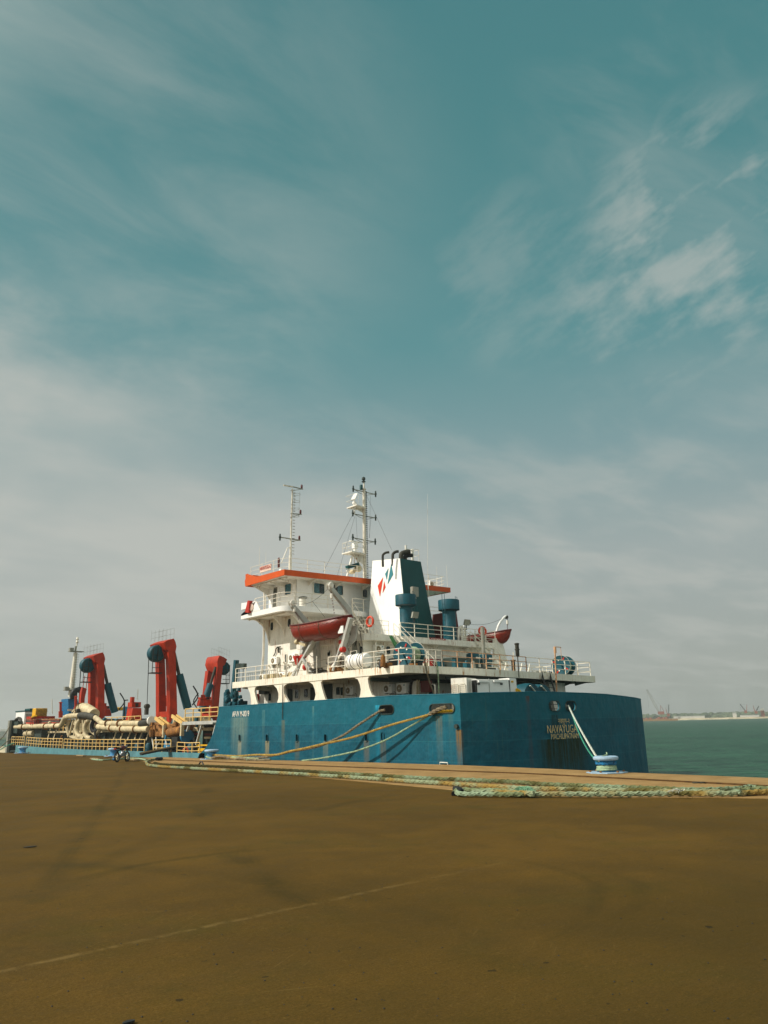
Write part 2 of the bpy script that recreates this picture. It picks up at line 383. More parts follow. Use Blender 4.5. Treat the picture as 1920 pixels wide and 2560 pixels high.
# ================================================================== ground
EDGE = [(-260, 30.2), (-60, 30.4), (13, 30.8), (19, 31.2), (24, 31.9), (30, 32.4), (39, 32.3), (46, 31.7), (56, 31.1), (66, 30.9), (82, 30.7), (100, 30.3), (118, 30.0), (160, 29.5)]
def quay_mat():
    m, t, b, pos = mat_base('quay_concrete')
    n1 = t.noise(pos, .16, 5, .6); n2 = t.noise(pos, .9, 5, .6); n3 = t.noise(pos, 9, 4, .6); n4 = t.noise(pos, 45, 2, .6)
    # fine broom texture running along the quay
    br = t.noise(t.scale(pos, (2.2, 28, 1)), 1, 3, .6)
    f = t.math('ADD', t.math('MULTIPLY', n1, .5), t.math('ADD', t.math('MULTIPLY', n2, .32), t.math('MULTIPLY', n3, .18)))
    out = t.mix(t.mapr(f, .36, .64), lin(72, 53, 17), lin(101, 74, 27))
    out = t.mix(t.mapr(n4, .3, .7, 0, .6), out, lin(62, 48, 12)); n5 = t.noise(pos, 130, 2, .6); out = t.mix(t.mapr(n5, .58, .72, 0, .45), out, lin(128, 104, 56)); out = t.mix(t.mapr(n5, .42, .28, 0, .5), out, lin(44, 36, 12))
    out = t.mix(t.mapr(br, .35, .7, 0, .3), out, lin(70, 56, 14))
    # greenish damp and oily patches
    out = t.mix(t.math('MULTIPLY', t.mapr(t.noise(pos, .33, 6, .7, .4), .5, .72), .38), out, lin(56, 54, 14))
    out = t.mix(t.math('MULTIPLY', t.mapr(t.noise(pos, 1.7, 6, .7), .62, .75), .35), out, lin(54, 46, 20))
    n6 = t.noise(pos, 26, 5, .75); out = t.mix(t.mapr(n6, .55, .7, 0, .5), out, lin(122, 96, 48)); out = t.mix(t.mapr(n6, .45, .32, 0, .55), out, lin(46, 36, 12))
    # scuffs: fine scratches in three directions, and pock marks
    for k_, (ang, st) in enumerate(((.5, .35), (1.7, .3), (2.6, .3))):
        rn = t.node('ShaderNodeVectorRotate', rotation_type='Z_AXIS'); t.l.new(pos, rn.inputs['Vector']); rn.inputs['Angle'].default_value = ang
        sc_n = t.noise(t.scale(rn.outputs[0], (.7, 26, 1)), 1, 4, .7)
        reg = t.mapr(t.noise(pos, .7+.3*k_, 3), .45, .65)
        out = t.mix(t.math('MULTIPLY', t.math('MULTIPLY', t.mapr(sc_n, .6, .72), reg), st), out, lin(130, 104, 58) if k_ != 1 else lin(44, 36, 12))
    out = t.mix(t.mapr(t.noise(pos, 16, 4, .7), .66, .74, 0, .5), out, lin(46, 36, 12))
    # tyre tracks: broad darker arcs
    X = t.xyz(pos)
    wob = t.math('MULTIPLY', t.noise(pos, .25, 2), .8)
    for (cx_, cy_, r, w, k, a, bnd) in TRACKS:
        dx = t.math('SUBTRACT', X[0], cx_); dy = t.math('SUBTRACT', X[1], cy_)
        rr = t.math('SQRT', t.math('ADD', t.math('MULTIPLY', dx, dx), t.math('MULTIPLY', dy, dy)))
        d = t.math('ABSOLUTE', t.math('SUBTRACT', t.math('ADD', rr, wob), r))
        band = t.mapr(d, w*.2, w*1.9, 1, 0)
        rib = t.math('ADD', t.math('MULTIPLY', t.math('SINE', t.math('MULTIPLY', rr, 55.)), .18), .82)
        msk = t.math('MULTIPLY', t.mapr(t.noise(pos, .22, 3), .40, .62), t.mapr(t.noise(pos, 5, 3), .3, .65, .5, 1))
        out = t.mix(t.math('MULTIPLY', t.math('MULTIPLY', band, rib), t.math('MULTIPLY', msk, k*.62)), out, lin(46, 40, 12))
    near = t.math('MULTIPLY', t.mapr(t.math('ADD', X[1], t.math('MULTIPLY', n1, 6.)), 13., 5., 0, .6), t.mapr(n2, .3, .7, .7, 1))  # foreground shade painted into the concrete colour, darker towards the camera
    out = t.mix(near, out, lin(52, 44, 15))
    # bay joint filled with lighter mortar
    (ax, ay), (bx, by) = JOINT
    L = math.hypot(bx-ax, by-ay); nx, ny = -(by-ay)/L, (bx-ax)/L
    d = t.math('ABSOLUTE', t.math('ADD', t.math('ADD', t.math('MULTIPLY', X[0], nx), t.math('MULTIPLY', X[1], ny)), t.math('ADD', -(ax*nx+ay*ny)-.06, t.math('MULTIPLY', t.noise(pos, 1.6, 5, .7), .12))))
    jm = t.math('MULTIPLY', t.mapr(d, .015, .085, 1, 0), t.math('MULTIPLY', t.mapr(t.noise(pos, 3.5, 4, .7), .38, .65, .0, .24), t.mapr(X[0], jb.x-5, jb.x+2, 1, .0)))
    out = t.mix(jm, out, lin(150, 124, 76))
    # small dark spots
    out = t.mix(t.mapr(t.noise(pos, 5.5, 2, .4), .74, .77, 0, .8), out, lin(34, 30, 16))
    t.l.new(out, b.inputs['Base Color'])
    t.l.new(t.mapr(n2, .3, .7, .78, .95), b.inputs['Roughness'])
    b.inputs['Specular IOR Level'].default_value = .08
    h = t.math('ADD', t.math('MULTIPLY', n3, .6), t.math('ADD', t.math('MULTIPLY', n4, .35), t.math('MULTIPLY', br, .4)))
    t.l.new(t.bump(h, .5, .012), b.inputs['Normal']); return m
def G(px, py, z=0): return P(px, py, z=z)
ja, jb = G(0, 2428), G(1290, 2150)
JOINT = ((ja.x, ja.y), (jb.x, jb.y))
def circ(a, b, c):
    ax, ay, bx, by, cx_, cy_ = a.x, a.y, b.x, b.y, c.x, c.y
    d = 2*(ax*(by-cy_)+bx*(cy_-ay)+cx_*(ay-by))
    ux = ((ax*ax+ay*ay)*(by-cy_)+(bx*bx+by*by)*(cy_-ay)+(cx_*cx_+cy_*cy_)*(ay-by))/d
    uy = ((ax*ax+ay*ay)*(cx_-bx)+(bx*bx+by*by)*(ax-cx_)+(cx_*cx_+cy_*cy_)*(bx-ax))/d
    return ux, uy, math.hypot(ax-ux, ay-uy)
TRACKS = []
for pts, w, k in ((((300, 2000), (230, 2140), (130, 2330)), .16, .8), (((470, 2010), (560, 2170), (700, 2290)), .18, .7), (((640, 2230), (900, 2350), (1300, 2470)), .22, .8),
                  (((0, 2060), (300, 2005), (760, 1950)), .9, .6), (((1560, 2220), (1590, 2260), (1540, 2340)), .1, .6), (((1660, 2220), (1690, 2260), (1640, 2340)), .1, .5),
                  (((980, 2240), (1300, 2330), (1700, 2500)), .2, .5), (((200, 2420), (500, 2500), (900, 2600)), .35, .6), (((420, 1935), (560, 1990), (500, 2060)), .2, .6)):
    ux, uy, r = circ(*[G(*p) for p in pts]); TRACKS.append((ux, uy, r, w, k, 0, 0))
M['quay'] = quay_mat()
def cap_mat():
    m, t, b, pos = mat_base('cap_beam_concrete')
    n1 = t.noise(pos, .7, 5, .6); n2 = t.noise(t.scale(pos, (4, .6, 1)), 1.5, 5, .65); n3 = t.noise(pos, 12, 3)
    f = t.math('ADD', t.math('MULTIPLY', n1, .4), t.math('ADD', t.math('MULTIPLY', n2, .4), t.math('MULTIPLY', n3, .2)))
    out = t.mix(t.mapr(f, .35, .65), lin(124, 96, 54), lin(158, 126, 80))
    out = t.mix(t.mapr(t.noise(t.scale(pos, (3, .8, 1)), 2.2, 4, .7), .62, .75, 0, .5), out, lin(110, 82, 40))
    t.l.new(out, b.inputs['Base Color']); b.inputs['Roughness'].default_value = .85; b.inputs['Specular IOR Level'].default_value = .2
    t.l.new(t.bump(f, .4, .02), b.inputs['Normal']); return m
M['cap'] = cap_mat()
def ed(y):
    for (y0, x0), (y1, x1) in zip(EDGE, EDGE[1:]):
        if y0 <= y <= y1: return x0+(x1-x0)*(y-y0)/(y1-y0)
    return EDGE[-1][1]
g = MB(); ys = [-260, -60, 0, 13, 19, 24, 30, 39, 46, 56, 66, 82, 100, 118, 160]
outline = [(-420, -260, 0)]+[(ed(y), y, 0) for y in ys]+[(-420, 160, 0)]
g.prism([Vector(p)-Vector((0, 0, 6)) for p in outline], (0, 0, 6))
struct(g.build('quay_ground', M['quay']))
# lighter cap beam: two long strips with an open joint between them
groove = [(-60, 26.9), (10, 27.4), (16, 28.1), (23, 28.9), (34, 28.6), (46, 28.5), (63.5, 28.6)]
def gx(y):
    for (y0, x0), (y1, x1) in zip(groove, groove[1:]):
        if y0 <= y <= y1: return x0+(x1-x0)*(y-y0)/(y1-y0)
    return groove[-1][1]
front = [(-60, 24.3), (9, 24.3), (11.5, 23.3), (13.5, 21.9), (15.5, 21.0), (18, 20.6), (21.5, 21.2), (26, 21.9), (33, 22.9), (41, 24), (50.5, 25.2), (57, 26.6), (59.5, 28.2)]
def fx(y):
    for (y0, x0), (y1, x1) in zip(front, front[1:]):
        if y0 <= y <= y1: return x0+(x1-x0)*(y-y0)/(y1-y0)
    return front[-1][1]
def strip(name, fa, fb, ylist, z, mat, thick=.05):
    mb = MB(); a = [(fa(y), y, 0) for y in ylist]; b = [(fb(y), y, 0) for y in ylist]
    for i in range(len(ylist)-1):
        mb.add([(a[i][0], a[i][1], z), (b[i][0], b[i][1], z), (b[i+1][0], b[i+1][1], z), (a[i+1][0], a[i+1][1], z)], [(0, 1, 2, 3)])
        for q in (a, b):
            mb.add([(q[i][0], q[i][1], z), (q[i+1][0], q[i+1][1], z), (q[i+1][0], q[i+1][1], z-thick), (q[i][0], q[i][1], z-thick)], [(0, 1, 2, 3)])
    for k in (0, -1):
        mb.add([(a[k][0], a[k][1], z), (b[k][0], b[k][1], z), (b[k][0], b[k][1], z-thick), (a[k][0], a[k][1], z-thick)], [(0, 1, 2, 3)])
    return struct(mb.build(name, mat))
yl = sorted(set([-60, 9, 10, 11.5, 13, 13.5, 15.5, 16, 18, 19, 21.5, 23, 24, 26, 30, 33, 34, 39, 41, 46, 50.5, 56, 57, 59.5]))
strip('cap_beam_path', lambda y: gx(y), lambda y: ed(y)-.02, yl+[61, 63], .062, M['cap'], .058)
strip('cap_slab_path', lambda y: fx(y), lambda y: gx(y)-.02, yl, .012, M['cap'], .012)
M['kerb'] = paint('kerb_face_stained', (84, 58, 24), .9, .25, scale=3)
kb = MB()
for y0, y1 in zip((yl+[61, 63])[:-1], (yl+[61, 63])[1:]):
    kb.add([(gx(y0)-.006, y0, .012), (gx(y1)-.006, y1, .012), (gx(y1)-.006, y1, .064), (gx(y0)-.006, y0, .064), (gx(y0)+.03, y0, .066), (gx(y1)+.03, y1, .066)], [(0, 1, 2, 3), (3, 2, 5, 4)])
struct(kb.build('kerb', M['kerb']))
# timber fender and low ledge past the stern
f = MB(); f.prism([(ed(14.9)+.02, 14.9, -.5), (ed(14.9)+.9, 15.2, -.5), (ed(20)+1.2, 21, -.5), (ed(21)+.02, 21, -.5)], (0, 0, .47))
tag(f.build('fender_beam', M['dark'], bevel=.03), 'dark fender beam along the outer quay edge to the right of the big bollard', 'fender')
# ================================================================== water
def water_mat():
    m, t, b, pos = mat_base('harbour_water')
    b.inputs['Roughness'].default_value = .4; b.inputs['IOR'].default_value = 1.33; b.inputs['Specular IOR Level'].default_value = .28
    n0 = t.noise(t.scale(pos, (1, .55, 1)), .06, 4, .6); n1 = t.noise(t.scale(pos, (1, .6, 1)), .5, 5, .65); n2 = t.noise(t.scale(pos, (1, .5, 1)), 1.6, 4, .6)
    f = t.math('ADD', t.math('MULTIPLY', n1, .55), t.math('ADD', t.math('MULTIPLY', n2, .25), t.math('MULTIPLY', n0, .3)))
    out = t.mix(t.mapr(f, .4, .7), lin(10, 48, 34), lin(40, 86, 62))
    t.l.new(out, b.inputs['Base Color'])
    h = t.math('ADD', n1, t.math('MULTIPLY', n2, .4))
    t.l.new(t.bump(h, 1., 1.1), b.inputs['Normal']); return m
WZ = -1.9
w = MB(); w.add([(30, -250, WZ), (3000, -2800, WZ), (3000, 3000, WZ), (-3000, 3000, WZ), (-3000, 150, WZ), (20, 150, WZ)], [(0, 1, 2, 3, 4, 5)])
struct(w.build('harbour_water', water_mat()))
# ================================================================== far shore
def far(px, dist, dz=0, py=None):
    """a point on the far side of the harbour in the direction of a column of the photograph"""
    r = R @ ray(px, H0+HS*px if py is None else py); r = Vector((r.x, r.y, 0)).normalized() if py is None else r/math.hypot(r.x, r.y)
    return CAM+r*dist if py is not None else Vector((r.x*dist, r.y*dist, dz))
def scrub_mat(name, a, b_):
    m, t, b, pos = mat_base(name); n = t.noise(pos, .06, 5, .7)
    t.l.new(t.mix(t.mapr(n, .35, .65), lin(*a), lin(*b_)), b.inputs['Base Color']); b.inputs['Roughness'].default_value = .9; return m
M['shore'] = scrub_mat('shore_sand', (150, 140, 110), (190, 176, 145)); M['scrub'] = scrub_mat('shore_scrub', (52, 66, 44), (84, 96, 66))
def band(name, px0, px1, d0, d1, h, mat, kind='structure', jag=0, n=60, depth=60):
    mb = MB(); pts = []
    for i in range(n+1):
        u = i/n; px = px0+(px1-px0)*u; d = d0+(d1-d0)*u
        hh = h*(1+(random.uniform(-jag, jag) if jag else 0))
        a = far(px, d, WZ-.5); b_ = far(px, d+6, WZ+hh*.8); c = far(px, d+14, WZ+hh); e = far(px, d+depth, WZ+hh); pts.append((a, b_, c, e))
    for i in range(n):
        for k in range(3): mb.add([pts[i][k], pts[i+1][k], pts[i+1][k+1], pts[i][k+1]], [(0, 1, 2, 3)])
    o = mb.build(name, mat); o['kind'] = kind; return o
band('far_shore_sand', 1500, 2600, 1350, 1450, 2.6, M['shore'], depth=260)
# the wood on the far shore reads as one ragged mass
wd_ = MB()
for i in range(900):
    px = random.uniform(1480, 2500); d = random.uniform(1640, 1760); c = far(px, d, WZ+2)
    r = random.uniform(5, 13); hh = random.uniform(5, 11)
    vs = []
    for k in range(3):
        for q in range(6):
            a = q*math.pi/3+k*.5; rr = r*(1, .85, .3)[k]*random.uniform(.7, 1.2); vs.append(c+Vector((math.cos(a)*rr, math.sin(a)*rr, (0, hh*.6, hh)[k])))
    wd_.add(vs, [(k*6+q, k*6+(q+1) % 6, k*6+6+(q+1) % 6, k*6+6+q) for k in range(2) for q in range(6)]+[tuple(range(12, 18))])
o = wd_.build('far_wood', M['scrub']); o['kind'] = 'stuff'
# buildings, barge and cranes on the far side
M['far_white'] = paint('far_building_white', (200, 196, 186), .7); M['far_red'] = paint('far_machine_red', (140, 78, 58), .7); M['far_tan'] = paint('far_barge_tan', (150, 110, 60), .8)
def far_box(name, px0, px1, d, z0, z1, mat, label, cat, group=None, roof=None, dep=14):
    a, b_ = far(px0, d, WZ+z0), far(px1, d, WZ+z0); n = (a.normalized()); n.z = 0; dpt = n*dep
    e = thing(name, label, cat, (a+b_)/2, group)
    MB().prism([a, b_, b_+dpt, a+dpt], (0, 0, z1-z0)).build('wall', mat, e)
    up = Vector((0, 0, z1-z0)); ridge = Vector((0, 0, (z1-z0)*.35))
    r = MB(); a1, b1 = a+up, b_+up
    r.add([a1, b1, b1+dpt, a1+dpt, a1+dpt/2+ridge, b1+dpt/2+ridge], [(0, 1, 5, 4), (2, 3, 4, 5), (0, 4, 3), (1, 2, 5), (0, 3, 2, 1)]); r.build('roof', roof or M['grey'], e)
    return e
far_box('harbour_shed', 1832, 1842, 1400, 2.5, 8.5, M['far_white'], 'small white shed on the far shore, right of the long quay wall', 'shed')
far_box('harbour_building', 1903, 1912, 1400, 2.5, 12, M['far_red'], 'red brick-coloured building on the far shore at the right edge of the photo', 'building')
far_box('long_warehouse', 1684, 1762, 1385, 2.4, 5.5, M['far_white'], 'long low pale warehouse on the far shore right of the big crane', 'warehouse')
far_box('low_shed', 1850, 1898, 1392, 2.4, 5., M['far_white'], 'low pale shed between the white shed and the red building on the far shore', 'shed')
bg_ = thing('barge', 'flat tan work barge carrying the big lattice crane off the far shore', 'barge', far(1655, 1250, WZ))
a, b_ = far(1560, 1250, WZ-.5), far(1694, 1250, WZ-.5); dp = a.normalized(); dp.z = 0
MB().prism([a, b_, b_+dp*22, a+dp*22], (0, 0, 3.2)).build('hull', M['far_tan'], bg_)
mb = MB()
for i in range(16):
    px = 1600+random.random()*80; q = far(px, 1256, WZ+2.7); mb.box(q, q+Vector((random.uniform(1, 5), 3, random.uniform(.8, 3))))
build_split(mb, 'deck_cargo', M['far_red'], bg_)
def lattice_crane(name, base_px, base_py, tip_px, tip_py, d, label, w=2.6, cab=7., boommat=None):
    b0 = far(base_px, d, 0, base_py); t0 = far(tip_px, d, 0, tip_py); e = thing(name, label, 'crane', b0)
    side = (t0-b0).cross(Vector((b0.x, b0.y, 0))).normalized()
    side2 = Vector((b0.x, b0.y, 0)).normalized()
    mb = MB(); n = 16; L = [[], [], [], []]
    for i in range(n+1):
        u = i/n; c = b0+(t0-b0)*u; ww = w*(.35+1.2*min(u*3, 1)*(1-u*.75))
        for k, (s1, s2) in enumerate(((1, 1), (1, -1), (-1, -1), (-1, 1))): L[k].append(c+side*s1*ww/2+side2*s2*ww/2)
    for k in range(4): mb.tube(L[k], .22, 4)
    for i in range(n):
        for k in range(4): mb.cyl(L[k][i], L[(k+1) % 4][i+1], .13, n=4, cap=False)
    mb.build('boom', boommat or M['grey'], e)
    hz = Vector((side.x, side.y, 0)); hz.normalize()
    if (t0-b0).dot(hz) > 0: hz = -hz
    m2 = MB(); m2.prism([b0+Vector((0, 0, -3))-hz*2.-side2*2.5, b0+Vector((0, 0, -3))+hz*cab-side2*2.5, b0+Vector((0, 0, -3))+hz*cab+side2*2.5, b0+Vector((0, 0, -3))-hz*2.+side2*2.5], (0, 0, 4.2)); m2.build('cab', M['far_red'], e)
    m3 = MB(); ap = b0+hz*3+Vector((0, 0, 10)); m3.cyl(b0+hz*1.5+Vector((0, 0, 1.2)), ap, .3, n=5); m3.cyl(b0+hz*cab+Vector((0, 0, 1.2)), ap, .3, n=5); m3.build('gantry_frame', M['far_red'], e)
    m4 = MB(); m4.cyl(ap, t0, .07, n=3); m4.cyl(t0, t0-Vector((0, 0, (t0.z-b0.z)*.8)), .07, n=3); m4.build('cable', M['dark'], e)
lattice_crane('lattice_crane', 1648, 1781, 1617, 1724, 1262, 'tall crawler crane with pale lattice boom and red body on the barge')
lattice_crane('lattice_crane', 1671, 1786, 1672, 1761, 1375, 'thin dark upright crane on the shore just right of the tall barge crane', 1.2, 2, M['dark'])
lattice_crane('lattice_crane', 1864, 1778, 1850, 1760, 1395, 'small dark crane leaning left on the far shore above the low shed', 1.2, 2, M['dark'])
lattice_crane('lattice_crane', 1890, 1779, 1897, 1765, 1395, 'small dark crane leaning right on the far shore beside the red building', 1.2, 2, M['dark'])
# spit of land and low sheds seen past the bow on the left
band('spit_sand', -200, 70, 200, 190, 1.0, M['shore'], n=14, depth=25)
far_box('quay_shed', -60, 40, 520, 1.5, 5, M['far_white'], 'long low white shed far away past the bow at the left edge', 'shed', dep=30)
band('far_shore_bank', -500, 300, 560, 600, 2.2, M['scrub'], n=30, depth=90)
# air
hz = MB(); hz.box((-3100, -3100, -8), (3100, 3100, 75)); hm = bpy.data.materials.new('haze'); hm.use_nodes = True
nt = hm.node_tree; nt.nodes.remove(nt.nodes['Principled BSDF']); pv = nt.nodes.new('ShaderNodeVolumePrincipled')
pv.inputs['Color'].default_value = (.86, .90, .88, 1); pv.inputs['Density'].default_value = .0003; pv.inputs['Anisotropy'].default_value = .3
nt.links.new(pv.outputs[0], nt.nodes['Material Output'].inputs['Volume'])
if HAZE: o = hz.build('haze', hm); o['kind'] = 'stuff'
# ================================================================== THE SHIP
XH = 33.67; XS = 53.0
ship = thing('dredger_ship', 'blue hulled hopper dredger with white superstructure moored stern first along the quay', 'ship', (43.3, 70, WZ))
def PX(px, py, x=XH): return P(px, py, x=x)
def yz(px, py, x=XH): v = P(px, py, x=x); return (v.y, v.z)
def pbox(mb, x0, y0, x1, y1, depth, **k):
    """box whose near face fills the pixel rectangle on the wall plane, going inward by depth"""
    xm, ym = (x0+x1)/2, (y0+y1)/2
    if 'x' in k:
        X_ = k['x']; a = P(x0, ym, x=X_).y; b_ = P(x1, ym, x=X_).y; zt = P(xm, y0, x=X_).z; zb = P(xm, y1, x=X_).z
        return mb.box((X_, a, zb), (X_+depth, b_, zt))
    Y_ = k['y']; a = P(x0, ym, y=Y_).x; b_ = P(x1, ym, y=Y_).x; zt = P(xm, y0, y=Y_).z; zb = P(xm, y1, y=Y_).z
    return mb.box((a, Y_, zb), (b_, Y_+depth, zt))
def ptube(mb, pts, r, n=6, sm=0, **k):
    q = [P(*p, **k) for p in pts]
    return mb.tube(smooth_path(q, sm) if sm else q, r, n)
hull = None
# --- port side plating of the raised stern block
side = [(31.25, WZ-.6), (31.25, 3.88), yz(1000, 1739), yz(750, 1754), yz(547, 1768), yz(545, 1785), yz(540, 1808), yz(533, 1832), yz(524, 1853), yz(512, 1872), yz(498, 1886), (63.2, WZ-.6)]
holes = []; SCUP = []
a = PX(966.5, 1774); b_ = PX(984, 1774); c = PX(949, 1774); hh = PX(966, 1764).z-PX(966, 1784).z
holes.append(oval(a.y, a.z, abs(c.y-b_.y), hh)); FA = a
a2 = PX(1105, 1771.5); hh2 = PX(1105, 1761).z-PX(1105, 1782).z; wd2 = abs(PX(1075, 1772).y-PX(1136, 1771).y)
holes.append(oval(a2.y, a2.z, wd2, hh2)); FB = a2
for px, py in ((599.5, 1845), (668, 1845), (743, 1845), (814, 1845), (916, 1843), (957, 1841.5)):
    p = PX(px, py); SCUP.append(p); holes.append(oval(p.y, p.z, .26, .52))
mb = MB(); plate(mb, side, holes, lambda u, v, w: Vector((XH+w, u, v)), .07)
# --- stern plating, a folded curve in plan
ST = [(33.67, 31.25), (35.3, 30.35), (37.2, 29.8), (39.4, 29.55), (43.6, 29.5), (46.5, 29.75), (49.2, 30.15), (51.4, 30.6), (53.0, 31.1)]
fa1 = P(1385.5, 1765, y=29.52); fa2 = P(1426, 1765, y=29.52)
def stop(x): return 3.88+.10*max(0, 1-abs(x-40)/8)-.22*max(0, (x-46)/7)**1.3
for (x0, y0), (x1, y1) in zip(ST, ST[1:]):
    L = math.hypot(x1-x0, y1-y0); hs = []
    if x0 == 39.4:
        for q in (fa1, fa2): hs.append(oval(q.x-x0, q.z, 1.02, .56))
    ux, uy = (x1-x0)/L, (y1-y0)/L
    plate(mb, [(0, WZ-.6), (L, WZ-.6), (L, stop(x1)), (0, stop(x0))], hs, lambda u, v, w: Vector((x0+ux*u-uy*w, y0+uy*u+ux*w, v)), .07)
# --- starboard side and the low freeboard run of the hopper section
plate(mb, [(31.1, WZ-.6), (31.1, stop(53)), (58.5, 3.9), (61, .4), (61, WZ-.6)], [], lambda u, v, w: Vector((XS-w, u, v)), .07)
lowtop = [(61, .30), (75, .32), (88, .36), (100, .5), (109.6, .72)]
hull_mb2 = MB(); plate(hull_mb2, [(60.5, WZ-.6)]+[(60.5, .3)]+lowtop+[(109.6, WZ-.6)], [], lambda u, v, w: Vector((XH+w, u, v)), .07)
hull = None
HULL_STAINS = []
for p, (col, k) in zip(SCUP, (((150, 140, 110), .8), ((140, 128, 92), .85), ((92, 92, 74), .85), ((120, 120, 98), .6), ((96, 88, 72), .95), ((84, 84, 74), .85))):
    HULL_STAINS.append((1, p.y, .36, p.z-.2, -.6, col, k))
def hs(px0, px1, pt, pb, col, k): a = PX(px0, pt); b_ = PX(px1, pt); HULL_STAINS.append((1, (a.y+b_.y)/2, abs(a.y-b_.y)/2, a.z, PX((px0+px1)/2, pb).z, col, k))
hs(574, 625, 1794, 1900, (110, 128, 116), .75); hs(702, 714, 1800, 1895, (86, 92, 74), .8)
hs(1086, 1108, 1790, 1870, (92, 96, 80), .8); hs(1118, 1134, 1785, 1830, (70, 100, 92), .5); hs(1137, 1156, 1824, 1925, (112, 84, 40), 1.)
hs(780, 786, 1765, 1800, (90, 130, 125), .6); hs(655, 664, 1775, 1840, (90, 130, 122), .5)
hs(936, 950, 1763, 1778, (30, 150, 180), .9)
HULL_STAINS.append((0, P(1412, 1850, y=29.5).x, 3.0, P(1412, 1846, y=29.5).z, -1.9, (24, 40, 20), 1.25))
HULL_STAINS.append((0, fa1.x, .5, fa1.z-.5, .8, (10, 40, 36), .8)); HULL_STAINS.append((0, P(1320, 1756, y=29.7).x, .22, 3.75, 3.2, (92, 50, 34), .9))
M['hull'] = hull_mat(); M['hull_low'] = paint('weathered_low_hull', (84, 134, 140), .6, .14, .3, .5, (110, 130, 120))
hull = mb.build('hull', M['hull'], ship); hull_mb2.build('low_side_shell', M['hull_low'], ship)
# rims round the openings, dark spaces behind them
for q, w_, h_ in ((FA, abs(c.y-b_.y), hh), (FB, wd2, hh2)):
    pts = [Vector((XH-.03, u, v)) for u, v in oval(q.y, q.z, w_+.06, h_+.06)]
    MB().tube(pts, .03, 6, True).build('fairlead', M['interior'], ship)
for q in (fa1, fa2):
    pts = [Vector((u, 29.47, v)) for u, v in oval(q.x, q.z, 1.06, .6)]
    MB().tube(pts, .03, 6, True).build('fairlead', M['interior'], ship)
for p in SCUP:
    pts = [Vector((XH-.02, u, v)) for u, v in oval(p.y, p.z, .29, .55)]
    MB().tube(pts, .035, 6, True).build('scupper', M['hull'], ship)
lb = PX(1143, 1816)
MB().cyl(lb+Vector((.1, 0, 0)), lb-Vector((.14, 0, 0)), .13, n=12).build('overboard_pipe', M['interior'], ship)
# top rail of the bulwark
mb = MB(); mb.tube([Vector((XH+.03, u, v)) for u, v in side[1:5]], .05, 6); mb.tube([Vector((x, y+.03, stop(x))) for x, y in ST], .05, 6)
mb.build('bulwark_rail', M['hull'], ship)
# draft bracket low on the side
mb = MB(); ptube(mb, [(1100, 1921), (1100, 1906), (1119, 1907), (1120, 1922)], .035, x=XH-.12); mb.build('boarding_bracket', M['white'], ship)
# decks
DK = 2.75
mb = MB(); mb.prism([(XH+.08, 31.4, DK-.15), (XH+.08, 59.5, DK-.15), (XS-.1, 59.5, DK-.15), (XS-.1, 31.4, DK-.15), (46.5, 30.0, DK-.15), (39, 29.8, DK-.15)], (0, 0, .15))
mb.box((XH+.08, 61, -.1), (XS-.1, 112, .05)); mb.build('deck', M['interior'], ship)
mb = MB(); mb.box((XH+.6, 59.4, WZ), (XS-.6, 59.5, DK)); mb.build('bulkhead', M['interior'], ship)
# ---------------------------------------------------------------- arcade and main deck slab
zb = 5.38; zt = 5.86
Yc = P(1010, 1663, x=XH).y
def ddz(x): return -.30*(max(x-XH, 0)/19.3)**1.6
AF = [(XH, Yc+.35), (XH+.12, Yc+.1), (XH+.4, Yc), (39.5, 35.56), (44.5, 35.5), (49.5, 35.3), (53.2, 35.0), (53.35, 35.3)]     # after edge, starboard wing overhangs
eo = [(XH, 56.3)]+AF+[(53.35, 56.3)]
mb = MB(); q = [Vector((x, y, zb+.12+ddz(x))) for x, y in eo]; mb.prism(q, (0, 0, zt-zb-.16))
M['deck_top'] = paint('deck_grey_green', (96, 104, 92), .7, .15, .5)
mb.build('main_deck', M['white_rust'], ship)
mb = MB()
for (x0, y0), (x1, y1) in zip(eo, eo[1:]):
    d = Vector((x1-x0, y1-y0, 0)); d.normalize(); nrm = Vector((-d.y, d.x, 0))*.05
    a = Vector((x0, y0, zb+ddz(x0))); b_ = Vector((x1, y1, zb+ddz(x1)))
    mb.add([a-nrm, b_-nrm, b_+nrm, a+nrm]+[v+Vector((0, 0, zt-zb)) for v in (a-nrm, b_-nrm, b_+nrm, a+nrm)], [(0, 3, 2, 1), (4, 5, 6, 7), (0, 1, 5, 4), (1, 2, 6, 5), (2, 3, 7, 6), (3, 0, 4, 7)])
mb.build('deck_fascia', M['white_rust'], ship)
PIL = [
 ([(612,1716.5),(619,1719),(625,1733),(627,1746),(627,1763)], [(645,1762),(640,1746),(636,1728),(638,1719),(646,1713.5),(652,1713)]),
 ([(678,1711.5),(685,1713.5),(692,1721),(696,1733),(696,1746),(692,1759)], [(722,1756.5),(715,1744),(709,1730),(709,1719),(712,1713),(720,1708.5),(726,1708)]),
 ([(764,1703),(773,1705),(782,1711),(787,1724),(789,1737),(786,1749),(782,1753)], [(820,1751),(813.6,1748),(809,1735),(804.5,1719),(802,1706),(806,1701),(816,1699.5)]),
 ([(876,1693),(886,1694.5),(894,1698),(899.5,1710),(902,1723.6),(900.6,1737),(897,1746.5)], [(941,1744),(930,1738),(924,1722),(920.5,1707.5),(919,1697),(923,1690.6),(936,1688)])]
mb = MB()
for L, Rr in PIL:
    pts = [PX(*p) for p in L+Rr]
    q = [Vector((XH, p.y, p.z)) for p in pts]
    q[0].z = zb+.02; q[-1].z = zb+.02
    mb.prism([v+Vector((.0, 0, 0)) for v in q], (.16, 0, 0))
build_split(mb, 'arcade_pillar', M['white_rust'], ship)
